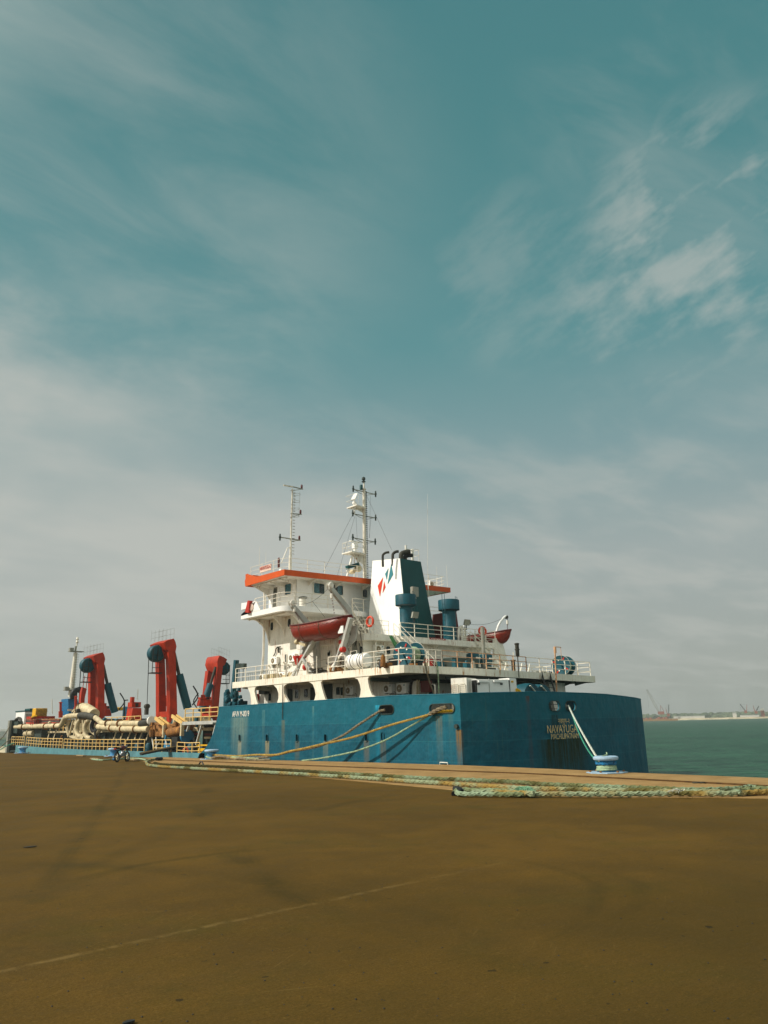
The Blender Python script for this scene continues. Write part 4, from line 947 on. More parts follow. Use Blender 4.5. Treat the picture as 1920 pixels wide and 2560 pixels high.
mb.lathe([(.1, -.25), (.14, -.2), (.14, .18), (.18, .2), (.18, .26), (.1, .3)], (q.x, 35.2, P(1292, 1632, y=35.2).z), 12); mb.lathe([(.1, -.25), (.14, -.2), (.14, .18), (.18, .2), (.18, .26), (.1, .3)], (q.x, 35.2, P(1292, 1618, y=35.2).z), 12); mb.cyl((q.x, 35.2, D0-.6), (q.x, 35.2, P(1292, 1640, y=35.2).z), .04)
mb.lathe([(.14, 0), (.14, .75), (.2, .78), (.2, .85)], (q.x+.38, 35.95, D0-.15), 10)
mb.build('stern_light_tower', M['soot'], ship)
# slim cargo/antenna posts
mb = MB(); mb.cyl(P(1283, 1630, y=37.2), P(1286, 1672, y=37.2), .03); q = P(1070, 1450, y=47); mb.cyl(q-Vector((0, 0, 1.5)), q+Vector((0, 0, .6)), .04, .02); mb.cyl(q+Vector((0, 0, .6)), P(1069, 1235, y=47), .016, .008); mb.build('whip_antenna', M['rail'], ship)
mb = MB()
for px, h_ in ((1093, 1.0), (1118, 1.3), (1002, .0)):
    if h_: q = P(px, 1455, y=51); mb.cyl((q.x, 51, rz(50)), (q.x, 51, rz(50)+1.2+h_), .018, .01, 5)
for px, h_ in ((648, 1.6), (664, 1.2)): q = P(px, 1425, y=54); mb.cyl((q.x, 54, rz(36)), (q.x, 54, rz(36)+h_+1.), .016, .01, 5)
mb.build('roof_aerials', M['rail'], ship)
# ================================================================== masts
def light_pair(e, c, mat='interior'):
    mb = MB(); mb.lathe([(.04, -.3), (.07, -.26), (.08, -.06), (.11, -.04), (.11, .04), (.08, .06), (.07, .26), (.04, .3)], c, 10); mb.build('navigation_light', M[mat], e)
MY = 51.6
def at(px, py, y=MY): return P(px, py, y=y)
base = at(912, 1442); base.z = rz(43)-.05; top = at(908.5, 1222)
mast = MB(); mast.cyl(base, at(910, 1225), .17, .14, 14); mast.lathe([(.15, 0), (.2, .05), (.2, .1), (.12, .14)], at(910, 1225), 14); mast.cyl(at(910, 1225), at(910, 1203), .07, .06, 8)
mast = mast.build('main_mast', M['mast'], ship)
mb = MB()
for i in range(46):
    z_ = base.z+.3+i*.2
    if z_ < at(910, 1228).z: mb.box((base.x+.13, MY-.12, z_), (base.x+.34, MY+.02, z_+.03))
mb.cyl((base.x+.34, MY-.05, base.z), (base.x+.3, MY-.05, at(910, 1228).z), .02); mb.build('mast_rungs', M['soot'], mast)
mb = MB(); c = at(909, 1199); mb.lathe([(.16, -.25), (.2, -.2), (.09, -.15), (.12, -.02), (.18, 0), (.16, .18), (.06, .26)], c, 12); mb.build('masthead_light', M['interior'], mast)
mb = MB(); mb.lathe([(.14, 0), (.15, .35), (.1, .45)], at(903, 1224), 10); mb.build('horn', M['teal'], mast)
for (xl, yl_, xr, yr_) in ((883, 1222, 939, 1235), (882, 1283, 939, 1294), (882, 1343, 938, 1354)):
    a_, b_ = at(xl, yl_), at(xr, yr_); ym = (a_.z+b_.z)/2
    mb = MB(); mb.bar(a_-Vector((0, 0, .05)), b_-Vector((0, 0, .05)), .07); mb.tube([a_, Vector((base.x-.4, MY, ym-.28)), Vector((base.x+.4, MY, ym-.3)), b_], .025, 5); y_ = mb.build('yardarm', M['grey'], mast)
    light_pair(y_, a_); light_pair(y_, b_)
# radar platforms
def platform(xl, yl_, xr, yr_, hgt, rail_, name):
    a_, b_ = at(xl, yl_), at(xr, yr_); z_ = (a_.z+b_.z)/2; mb = MB()
    mb.prism([(a_.x, MY-.7, z_), (b_.x, MY-.5, z_), (b_.x, MY+.5, z_), (a_.x, MY+.7, z_)], (0, 0, .1)); mb.prism([(a_.x+.3, MY, z_), (base.x, MY, z_), (base.x, MY, z_-hgt)], (0, .06, 0)); e = mb.build(name, M['white'], mast)
    if rail_:
        mb = MB()
        pts = [(b_.x, MY-.55, z_+.1), (a_.x+.05, MY-.65, z_+.1), (a_.x+.05, MY+.65, z_+.1), (b_.x, MY+.5, z_+.1)]
        for zz in (.45, .9): mb.tube([Vector(p)+Vector((0, 0, zz)) for p in pts], .018, 4)
        for i in range(4): 
            for p in (Vector(pts[0])+(Vector(pts[1])-Vector(pts[0]))*i/3, Vector(pts[1])+(Vector(pts[2])-Vector(pts[1]))*i/3): mb.cyl(p, p+Vector((0, 0, .9)), .016, n=4)
        mb.build('platform_rail', M['rail'], e)
    return e, Vector(((a_.x+b_.x)/2, MY, z_+.1))
e, c = platform(867, 1390, 907, 1382, .9, True, 'radar_platform')
mb = MB(); mb.cyl(c, c+Vector((0, 0, .5)), .12); mb.box(c+Vector((-.2, -.2, .45)), c+Vector((.2, .2, .9))); mb.bar(c+Vector((-.75, -.25, .98)), c+Vector((.75, .25, 1.12)), .14, .12); mb.build('radar_scanner', M['white_clean'], e)
mb = MB(); q = at(868, 1390); mb.cyl(at(868, 1441), at(880, 1392), .1); mb.cyl(at(884, 1385), at(906, 1424), .08); mb.cyl(at(886, 1384), at(886, 1444), .05); mb.bar(at(866, 1427), at(905, 1424), .1); mb.build('mast_strut', M['white'], mast)
e, c = platform(879, 1274, 907, 1267, .35, False, 'radar_platform')
mb = MB(); c2 = at(886, 1262); mb.lathe([(.08, -.4), (.13, -.35), (.13, .0), (.2, .08), (.19, .26), (.08, .34)], c2, 12); mb.cyl(c2-Vector((0, 0, .9)), c2-Vector((0, 0, .4)), .08)
mb.bar(at(877, 1252)+Vector((0, -.3, 0)), at(895, 1233)+Vector((0, .3, 0)), .35, .12); mb.build('radar_scanner', M['white_clean'], e)
mb = MB()
for zz in (.5, 1.0): mb.tube([Vector((c.x-.8, MY-.6, c.z+zz)), Vector((c.x-.8, MY+.6, c.z+zz)), Vector((c.x+.5, MY+.5, c.z+zz))], .015, 4)
for dx in (-.8, -.3, .2): mb.cyl(Vector((c.x+dx, MY-.55, c.z)), Vector((c.x+dx, MY-.55, c.z+1)), .015, n=4)
mb.build('platform_rail', M['rail'], e)
mb = MB()
for a_, b_ in (((881, 1288), (808, 1430)), ((888, 1288), (843, 1440)), ((917, 1240), (979, 1372)), ((890, 1290), (893, 1345)), ((926, 1240), (924, 1345)), ((928, 1290), (923, 1345))):
    mb.cyl(at(*a_), at(*b_) if b_[0] != 979 else P(979, 1374, y=46), .012, n=4)
mb.build('stay_wire', M['dark'], mast)
mb = MB(); q = at(862, 1434); mb.lathe([(.16, -.25), (.22, 0), (.16, .25)], Vector((q.x, MY-1, q.z)), 12, (0, 1, 0)); q = at(893, 1422); mb.box(q-Vector((.25, .2, .25)), q+Vector((.25, .2, .25))); mb.build('roof_gear', M['cream'], ship)
mb = MB(); q = at(880, 1418); mb.bar(q-Vector((.6, 0, .1)), q+Vector((.7, 0, .35)), .3, .3); mb.build('awning', M['teal'], ship)
# slim lattice signal mast on the fore part of the roof
LY = 53.2
def al(px, py): return P(px, py, y=LY)
b0 = al(725, 1428); b0.z = rz(36.8)-.05
m2_ = MB(); m2_.cyl(b0, al(726, 1388), .15, .13, 10); m2_.cyl(al(726, 1388), al(731, 1222), .085, .06, 10); m2_.bar(al(709, 1213), al(732, 1217), .1, .1); sm = m2_.build('signal_mast', M['mast'], ship)
mb = MB()
for i in range(22):
    p = al(727, 1385)+(al(731, 1225)-al(727, 1385))*i/21; mb.box(p+Vector((.1, -.1, 0)), p+Vector((.3, 0, .03)))
for i in range(4):
    p = al(728, 1290)+(al(731, 1235)-al(728, 1290))*i/3; mb.torus(p+Vector((.35, -.15, 0)), .33, .014, n=14, k=4)
for a2 in (0, 1.5, 3.1): mb.cyl(al(728, 1290)+Vector((.35+.33*math.cos(a2), -.15+.33*math.sin(a2), 0)), al(731, 1235)+Vector((.35+.33*math.cos(a2), -.15+.33*math.sin(a2), .3)), .012, n=4)
mb.build('mast_rungs', M['grey'], sm)
for a_, b_ in (((732, 1217), (757, 1223)), ((727, 1284), (754, 1286)), ((700, 1343), (751, 1351))):
    mb = MB(); p, q = al(*a_), al(*b_); mb.bar(p, q, .08); mb.cyl(Vector((q.x-.1, LY, q.z-.02)), al(726, a_[1]+10), .025); y_ = mb.build('yardarm', M['grey'], sm)
    c = MB(); c.lathe([(.07, 0), (.09, .05), (.09, .3), (.04, .36)], q-Vector((.12, 0, -.04)), 8); c.build('navigation_light', M['maroon'], y_)
    if a_[0] == 700: light_pair(y_, p)
mb = MB(); mb.cyl(al(703, 1408), al(719, 1370), .05); mb.cyl(al(719, 1370), al(727, 1368), .04); mb.cyl(al(729, 1360), al(728, 1425), .025); mb.build('mast_strut', M['white'], sm)
mb = MB(); q = al(697, 1406); mb.lathe([(.08, -.45), (.1, -.4), (.1, .35), (.06, .4)], q, 8); mb.build('whistle', M['maroon'], ship)
# ================================================================== lettering
def text(name, s_, org, dx, up, size, mat, parent, ext=.01, wscale=1., font=None, spacing=1.):
    cu = bpy.data.curves.new(name, 'FONT'); cu.body = s_; cu.size = size; cu.extrude = ext/2; cu.align_x = 'CENTER'; cu.align_y = 'CENTER'; cu.space_character = spacing
    if BOLD: cu.offset = .008*size
    o_ = bpy.data.objects.new(name+'_tmp', cu); C.objects.link(o_)
    dg = bpy.context.evaluated_depsgraph_get(); me = bpy.data.meshes.new_from_object(o_.evaluated_get(dg)); bpy.data.objects.remove(o_)
    dx = Vector(dx).normalized(); up = Vector(up).normalized(); nz = dx.cross(up)
    org = Vector(org); off = Vector((0, 0, 0)); p = parent
    while p is not None: off += Vector(p.location); p = p.parent
    for v in me.vertices: v.co = org-off+dx*(v.co.x*wscale)+up*v.co.y+nz*v.co.z
    me.materials.clear(); me.materials.append(M[mat]); r = bpy.data.objects.new(name, me); C.objects.link(r); r.parent = parent; return r
BOLD = True
p = PX(602, 1786); l0, l1 = PX(580, 1786).y, PX(624.5, 1786).y
text('registration_number', 'AP-IV M-0019', (XH-.015, (l0+l1)/2, p.z+.02), (0, -1, 0), (0, 0, 1), .62, 'letter_white', ship, wscale=abs(l0-l1)/3.75)
q = P(1408.5, 1823, y=29.5)
BOLD = False
text('ship_name', 'NAVAYUGA', (P(1404, 1823, y=29.5).x, 29.44, q.z), (1, 0, 0), (0, 0, 1), .66, 'letter_rust', ship, wscale=.86)
q = P(1411, 1841, y=29.5); text('port_of_registry', 'MACHILIPATNAM', (q.x, 29.44, q.z), (1, 0, 0), (0, 0, 1), .46, 'letter_rust', ship, wscale=.79)
q = P(1408, 1803, y=29.5); text('ship_name', 'नवयुग-२', (q.x, 29.44, q.z), (1, 0, 0), (0, 0, 1), .42, 'letter_rust', ship, wscale=.9)
q = P(1094, 1598, y=42.2); BOLD = True
text('muster_lettering', 'MUSTER STATION', (q.x, 42.185, q.z), (1, 0, 0), (0, 0, 1), .23, 'letter_red', ship, wscale=.98)
sa, sb_ = P(651, 1415, x=34.42), P(677, 1416, x=34.42)
c = (P(651, 1420, x=34.42)+P(677, 1419, x=34.42))/2
mb = MB(); zt_ = P(664, 1413, x=34.42).z; zl_ = P(664, 1428, x=34.42).z
mb.box((34.42, P(650.5, 1420, x=34.42).y, zl_), (34.46, P(677.5, 1420, x=34.42).y, zt_)); sgn = mb.build('name_board', M['sign'], ship)
text('lettering', 'NAVAYUGA-2', (34.405, (P(651, 1420, x=34.42).y+P(677, 1420, x=34.42).y)/2, (zt_+zl_)/2+.05), (0, -1, 0), (0, 0, 1), .44, 'letter_red', sgn, wscale=.62)
# ================================================================== things carried by the ship
# ---- lifeboats
def lifeboat(loc, label, axis_y=1):
    """open double-ended lifeboat, 7.2 m; local x across, y along"""
    e = thing('lifeboat', label, 'lifeboat', loc, 'open red lifeboats under their davits')
    L, B, Dp = 7.3, 2.3, 1.15; nS, nK = 18, 9; vs = []; off = Vector(loc)
    for i in range(nS+1):
        u = -1+2*i/nS; w_ = B/2*(1-abs(u)**3.0)**.75; sh = .28*abs(u)**2.5; keel = -Dp+.75*abs(u)**5
        for k in range(nK+1):
            a_ = math.pi*k/nK; cx = math.cos(a_); sx = math.sin(a_)
            xx = w_*(abs(cx)**.72)*(1 if cx > 0 else -1); zz = sh-(sh-keel)*(sx**.8)
            vs.append(off+Vector((xx, u*L/2*(1-.1*sx*abs(u)), zz)))
    fs = [(i*(nK+1)+k, i*(nK+1)+k+1, (i+1)*(nK+1)+k+1, (i+1)*(nK+1)+k) for i in range(nS) for k in range(nK)]
    mb = MB(); mb.add(vs, fs, True); hull_ = mb.build('hull', M['boat'], e); sol = hull_.modifiers.new('shell', 'SOLIDIFY'); sol.thickness = .05
    mb = MB()
    for k in (0, nK): mb.tube([vs[i*(nK+1)+k]+Vector((0, 0, .02)) for i in range(nS+1)], .055, 6)
    mb.build('gunwale', M['maroon'], e)
    mb = MB()
    for u in (-.6, -.3, 0, .3, .6):
        w_ = B/2*(1-abs(u)**2.6)**.8; y_ = u*L/2; mb.box(off+Vector((-w_*.92, y_-.12, -.28)), off+Vector((w_*.92, y_+.12, -.22)))
    mb.build('thwart', M['wood'], e)
    mb = MB()
    for i in range(1, nS-1, 1):
        a_, b_ = vs[i*(nK+1)+nK], vs[(i+1)*(nK+1)+nK]; o_ = Vector((-.05, 0, -.12))
        mb.tube([a_+o_, (a_+b_)/2+o_+Vector((-.02, 0, -.12)), b_+o_], .014, 4)
    mb.build('grab_line', M['rope_grey'], e)
    mb = MB()
    for i in (6, 12):
        mb.tube([vs[i*(nK+1)+k]*1.0+Vector((-.02 if k > nK/2 else .02, 0, -.01)) for k in range(nK+1)], .022, 4)
    mb.build('lashing', M['rope_grey'], e)
    mb = MB(); pts = [off+Vector((0, -L/2*.96+.1, .2)), off+Vector((0, -L/2*.8, -.7))]
    mb.bar(off+Vector((.3, -2.6, .12)), off+Vector((-.2, -.3, .05)), .07); mb.bar(off+Vector((0, 1.4, .0)), off+Vector((.5, 2.6, .5)), .05); mb.build('oar', M['wood'], e)
    return e
bl_ = (P(728, 1563, x=34.6), P(872, 1541, x=34.6)); lc = (bl_[0]+bl_[1])/2; LBX = 34.75
boatL = lifeboat((LBX, lc.y, lc.z-.25), 'dark red open lifeboat hanging over the port side below the bridge wing')
boatL.rotation_euler = (math.atan2(-(bl_[1].z-bl_[0].z), abs(bl_[1].y-bl_[0].y))*.3, 0, 0)
ra_ = P(1277, 1583, y=41.5)
boatR = copy_tree(boatL); boatR.scale = (.85, .85, .85); boatR['label'] = 'dark red lifeboat with one end jutting out on the starboard side above the stern rail'
boatR.location = (P(1279, 1590, y=42.2).x, 45.3, P(1278, 1578, y=43.2).z-.25)
# ---- davits
def davit(loc, label, mirror=False):
    e = thing('boat_davit', label, 'davit', loc, 'bent boat davits'); o = Vector(loc); s_ = -1 if not mirror else 1
    # profile in the athwartships plane: foot inboard, knee outboard, head outboard of the knee
    def v(x, z): return o+Vector((s_*x, 0, z))
    mb = MB(); arm = [v(.0, 1.9), v(-.35, 2.6), v(-.9, 4.0), v(-.75, 4.5), v(1.0, 6.0), v(1.25, 6.05), v(1.2, 5.75), v(-.35, 4.3), v(-.5, 4.05), v(.25, 2.3)]
    mb.prism([p-Vector((0, .14, 0)) for p in arm], (0, .28, 0)); mb.build('arm', M['davit'], e, bevel=.02)
    mb = MB(); mb.lathe([(.2, -.2), (.24, -.14), (.12, -.1), (.12, .1), (.24, .14), (.2, .2)], v(1.12, 6.05), 14, (0, 1, 0)); mb.build('head_sheave', M['white'], e)
    mb = MB(); mb.bar(v(.1, 2.0), v(-1.3, 0), .26, .2); mb.bar(v(.1, 2.0), v(.9, 0), .12, .12); mb.build('frame', M['davit'], e)
    mb = MB(); mb.lathe([(.14, -.22), (.2, -.18), (.2, .18), (.14, .22)], v(.05, 2.05), 12, (0, 1, 0)); mb.build('hinge', M['red'], e)
    return e
q = P(742, 1521, x=34.3); davL = davit((34.95, q.y, D0-.55), 'grey bent boat davit forward of the port lifeboat')
for c_ in davL.children: pass
q2 = P(838, 1493, x=34.3); davR = copy_tree(davL); davR.location = (34.95, q2.y, D0+.12); davR['label'] = 'grey bent boat davit at the after end of the port lifeboat'
q3 = P(1262, 1545, y=43.4)
davS = thing('boat_davit', 'slender pale hooked davit holding the starboard lifeboat above the stern stairs', 'davit', (P(1248, 1660, y=43.4).x, 43.4, D0), 'curved starboard davits')
mb = MB(); mb.tube(smooth_path([P(*p_, y=43.4) for p_ in ((1247, 1665), (1244, 1620), (1241, 1590), (1243, 1572), (1251, 1555), (1262, 1542), (1267, 1541))], 4), .1, 8); mb.build('arm', M['white_clean'], davS)
mb = MB(); mb.prism([P(*p_, y=43.3) for p_ in ((1236, 1597), (1252, 1592), (1262, 1625), (1272, 1668), (1262, 1668), (1250, 1640), (1247, 1668), (1236, 1668))], (0, .2, 0)); mb.build('frame', M['white'], davS)
MB().lathe([(.1, -.14), (.15, -.1), (.15, .1), (.1, .14)], P(1266, 1543, y=43.4), 12, (0, 1, 0)).build('head_sheave', M['soot'], davS)

q4 = copy_tree(davS); q4.location.y += 4.4; q4['label'] = 'second starboard davit farther forward, mostly behind the ventilators'
# falls and hooks
def falls(name, a_, b_, label):
    mb = MB(); a_, b_ = Vector(a_), Vector(b_); m_ = a_+(b_-a_)*.35
    e = thing(name, label, 'hoist', a_, 'boat falls with hooks')
    mb.cyl(a_, m_, .03); mb.build('wire', M['dark'], e); MB().lathe([(.05, -.2), (.1, -.15), (.1, .15), (.05, .2)], m_, 10).build('block', M['white'], e)
    mb = MB()
    n = 6
    for i in range(n): mb.torus(m_+(b_-m_)*((i+.5)/n), .05, .016, (1, 0, 0) if i % 2 else (0, 1, 0), 8, 4)
    mb.build('chain', M['maroon'], e)
falls('boat_hoist', (33.85, q.y, D0+5.4), (34.3, q.y-.3, lc.z+.3), 'hook and block hanging from the forward port davit head')
falls('boat_hoist', (33.85, q2.y, D0+6.1), (34.3, q2.y+.1, lc.z+.2), 'hook and chain hanging from the after port davit head')
falls('boat_hoist', (P(1268, 1545, y=43.4).x, 43.4, P(1268, 1545, y=43.4).z), (P(1269, 1577, y=43.4).x, 43.4, P(1269, 1577, y=43.4).z), 'hook and chain between the starboard davit and its lifeboat')
mb = MB(); a_ = Vector((33.85, q.y, D0+5.5)); b_ = Vector((33.85, q2.y, D0+6.1)); mb.tube([a_+(b_-a_)*i/12-Vector((0, 0, .55*math.sin(math.pi*i/12))) for i in range(13)], .014, 4)
for u in (.55,):
    p = a_+(b_-a_)*u-Vector((0, 0, .55)); mb.tube([p, Vector((34.3, q2.y+1.2, lc.z+.1))], .012, 4)
tag(mb.build('davit_span_wire', M['dark']), 'thin span wire drooping between the two port davit heads', 'wire')
mb = MB(); a_ = P(1167, 1560, y=43.4); b_ = P(1262, 1543, y=43.4); mb.tube([a_+(b_-a_)*i/12-Vector((0, 0, .3*math.sin(math.pi*i/12))) for i in range(13)], .012, 4)
tag(mb.build('davit_span_wire', M['dark']), 'thin wire running from the starboard floodlight to the starboard davit head', 'wire')
MB().bar(P(877, 1545, x=34.3), P(856, 1622, x=34.3), .34, .26).build('davit_lower_arm', M['davit'], ship, bevel=.02); MB().lathe([(.12, -.2), (.2, -.15), (.2, .15), (.12, .2)], P(857, 1624, x=34.25), 12, (0, 1, 0)).build('davit_pivot', M['red'], ship)
# support columns and braces under the port boat
def col(name, a_, b_, w_, mat, label, cat):
    mb = MB(); mb.bar(a_, b_, w_, w_); o_ = mb.build(name, M[mat], ship, bevel=.02); return o_
col('boat_column', P(795, 1692, x=35.9), P(790, 1598, x=35.9), .42, 'davit', '', ''); col('boat_column', P(843, 1682, x=36.1), P(838, 1600, x=36.1), .3, 'white', '', ''); col('boat_column', P(886, 1660, x=36.1), P(884, 1570, x=36.1), .22, 'grey', '', '')
mb = MB(); mb.prism([P(753, 1600, x=35.2), P(785, 1597, x=35.2), P(782, 1606, x=35.2), P(770, 1630, x=35.2), P(757, 1645, x=35.2), P(748, 1637, x=35.2)], (.3, 0, 0)); mb.build('boat_chock', M['davit'], ship)
for a_, b_, w_, m_ in (((727, 1693), (757, 1646), .12, 'white'), ((732, 1690), (783, 1600), .16, 'davit'), ((757, 1646), (785, 1688), .2, 'davit'), ((822, 1678), (856, 1632), .12, 'white'), ((818, 1682), (850, 1636), .1, 'maroon'), ((858, 1628), (878, 1662), .2, 'davit')):
    MB().bar(P(*a_, x=34.5), P(*b_, x=34.5), w_, w_).build('boat_brace', M[m_], ship)
mb = MB(); mb.bar(P(738, 1605, x=34.4), P(764, 1613, x=34.4), .14, .2); mb.lathe([(.16, -.15), (.2, 0), (.16, .15)], P(742, 1605, x=34.3), 12, (0, 1, 0)); mb.build('boat_fender_arm', M['cream'], ship)
mb = MB(); pbox(mb, 845, 1565, 857, 1583, .1, x=34.3); mb.build('davit_plate', M['white_clean'], ship)
mb = MB(); mb.prism([P(869, 1620, x=35.3), P(881, 1565, x=35.3), P(893, 1563, x=35.3), P(888, 1600, x=35.3)], (.12, 0, 0)); mb.prism([P(858, 1605, x=35.5), P(866, 1587, x=35.5), P(872, 1590, x=35.5), P(866, 1612, x=35.5)], (.12, 0, 0)); mb.build('davit_backplate', M['davit'], ship)
rng = random.Random(3)
mb = MB()
for i in range(14):
    a_ = P(rng.uniform(862, 905), rng.uniform(1570, 1650), x=rng.uniform(35.3, 36.2)); b_ = a_+Vector((0, rng.uniform(-.6, .6), -rng.uniform(.5, 1.6))); mb.cyl(a_, b_, rng.uniform(.015, .04), n=5)
mb.build('davit_rigging', M['soot'], ship)
# ---- red funnels / winch cover beside the davit
mb = MB(); q = P(744, 1648, x=35.6); mb.lathe([(.36, .25), (.38, .18), (.25, -.15), (.15, -.45)], q, 14); tag(mb.build('red_bucket_cover', M['red']), 'bright red tapered cover under the bow of the port lifeboat', 'cover')
mb = MB(); q = P(763, 1668, x=35.4); mb.lathe([(.1, -.25), (.22, -.1), (.22, .1), (.1, .25)], q, 12); tag(mb.build('red_buoy', M['red']), 'small round red float hanging on the deckhouse by the boat brace', 'float')
# ---- life raft canister
q0, q1 = P(870, 1668, x=34.3), P(922, 1660, x=34.3); zc_ = D0+.62
raft = thing('life_raft', 'white barrel shaped life raft canister lying on the main deck edge', 'life raft', (34.3, (q0.y+q1.y)/2, D0))
mb = MB(); ln = abs(q0.y-q1.y)*.95; cy_ = (q0.y+q1.y)/2; mb.lathe([(.2, -ln/2), (.42, -ln/2+.08), (.5, -ln/2+.25), (.5, -.03), (.54, -.03), (.54, .03), (.5, .03), (.5, ln/2-.25), (.42, ln/2-.08), (.2, ln/2)], (34.3, cy_, zc_), 24, (0, 1, 0)); mb.build('canister', M['white_clean'], raft)
for d_ in (-.7, -.45, .05, .3): MB().torus((34.3, cy_+d_, zc_), .515, .02, (0, 1, 0), 24, 5).build('strap', M['dark'], raft)
mb = MB(); mb.bar((33.9, cy_-ln*.35, D0+.05), (34.7, cy_-ln*.35, D0+.2), .1); mb.bar((33.9, cy_+ln*.35, D0+.05), (34.7, cy_+ln*.35, D0+.2), .1); mb.build('cradle', M['grey'], raft)
# ---- lifebuoys
lbuoy = thing('lifebuoy', 'orange lifebuoy hung on the port rail beside the white funnel side', 'lifebuoy', (0, 0, 0), 'orange lifebuoys')
MB().torus((0, 0, 0), .33, .085, (0, 1, 0), 24, 8).build('ring', M['lifebuoy'], lbuoy)
for k in range(4):
    a_ = math.pi/4+k*math.pi/2; MB().torus((.33*math.cos(a_), 0, .33*math.sin(a_)), .09, .012, (-math.sin(a_), 0, math.cos(a_)), 10, 4).build('band', M['white'], lbuoy)
lbuoy.location = P(925, 1554, x=HX-.42); lbuoy.rotation_euler = (0, 0, math.radians(-90))
l2 = copy_tree(lbuoy); l2.location = P(1206, 1578, y=42.1); l2.rotation_euler = (0, 0, math.radians(-15)); l2['label'] = 'orange lifebuoy on the after rail near the starboard stair'
l3 = copy_tree(lbuoy); l3.location = P(464, 1880, x=33.95); l3.rotation_euler = (0, 0, math.radians(-80)); l3['label'] = 'red orange lifebuoy on the low yellow rail near the gangway'
# ---- air conditioner units
def ac(loc, rz_, label, dark=False, grp='air conditioner units on the ship'):
    e = thing('air_conditioner', label, 'air conditioner', loc, grp); o = Vector(loc)
    MB().box(o+Vector((-.42, 0, 0)), o+Vector((.42, .3, .6))).build('casing', M['white_clean'], e, bevel=.015)
    if dark: MB().box(o+Vector((-.36, -.02, .06)), o+Vector((.08, .0, .54))).build('grille', M['grille_dark'], e)
    else:
        mb = MB(); mb.prism([o+Vector((-.15+.22*math.cos(a*math.pi/9), -.015, .3+.22*math.sin(a*math.pi/9))) for a in range(18)], (0, .014, 0)); mb.build('grille', M['grille'], e)
    mb = MB()
    for r_ in (.06, .12, .18): mb.torus(o+Vector((-.15, -.025, .3)), r_, .008, (0, 1, 0), 16, 4)
    mb.build('fan_guard', M['grey'], e)
    MB().lathe([(.05, 0), (.05, .012)], o+Vector((-.15, -.035, .3)), 10, (0, 1, 0)).build('fan_hub', M['white'], e)
    MB().box(o+Vector((.2, -.012, .45)), o+Vector((.32, 0, .5))).build('badge', M['logo_teal'], e)
    mb = MB(); mb.bar(o+Vector((-.3, 0, -.03)), o+Vector((-.3, .32, -.03)), .05); mb.bar(o+Vector((.3, 0, -.03)), o+Vector((.3, .32, -.03)), .05); mb.tube([o+Vector((.42, .2, .1)), o+Vector((.55, .25, .0)), o+Vector((.5, .28, -.6))], .025); mb.build('bracket', M['grey'], e)
    e.rotation_euler = (0, 0, rz_); return e
PORT = math.radians(-90); q = P(684, 1661, x=HX-.32); ac1 = ac((0, 0, 0), PORT, 'white air conditioner high on the sunlit port wall left of the lifeboat bow', grp='air conditioner units on the ship'); ac1.location = (HX-.32, q.y, q.z)
ACX = [(729, 1654, 'x', HX-.32, 'white air conditioner on the port wall just left of the red tapered cover'),
       (673, 1686, 'x', HX-.5, 'white air conditioner standing on the main deck below the high wall unit'),
       (655, 1687, 'x', HX-.6, 'white air conditioner at the forward corner of the deckhouse behind the rail'),
       (705, 1683, 'x', HX-.5, 'white air conditioner on the main deck between the boat brace and the rail gap'),
       (726, 1676, 'x', HX-.7, 'white air conditioner on the main deck beneath the unit beside the red cover'),
       (950, 1633, 'y', AY-.32, 'upper of two white air conditioners on the after wall left of the rope reel'),
       (952, 1666, 'y', AY-.4, 'lower of two white air conditioners on the after wall left of the rope reel'),
       (713, 1421, 'y', 52.5, 'white air conditioner on the wheelhouse roof at the foot of the slim mast'),
       (1083, 1471, 'y', 50.6, 'white air conditioner on the starboard wheelhouse roof right of the funnel')]
for px, py, axx, val, lab in ACX:
    c_ = copy_tree(ac1); q = P(px, py, **{axx: val}); c_.location = q
    if axx == 'y': c_.rotation_euler = (0, 0, 0)
    if 'roof' in lab: c_.location.z = rz(q.x)
    if 'main deck' in lab or 'deckhouse behind' in lab: c_.location.z = D0+.05
    c_['label'] = lab
ac2 = ac((0, 0, 0), PORT, 'dark grilled air conditioner, left one of the pair under the deck near the stern corner'); q = P(969, 1733, x=HX-.18); ac2.location = (HX-.18, q.y, q.z)
for px, py, lab, sc_ in ((1003, 1734, 'dark grilled air conditioner, larger right one of the pair under the deck near the stern', 1.15), (873, 1737, 'dark-grilled air conditioner in the third arcade opening beside a window', 1.)):
    c_ = copy_tree(ac2); q = P(px, py, x=HX-.18); c_.location = (HX-.18, q.y, q.z); c_['label'] = lab; c_.scale = (sc_, 1, sc_)
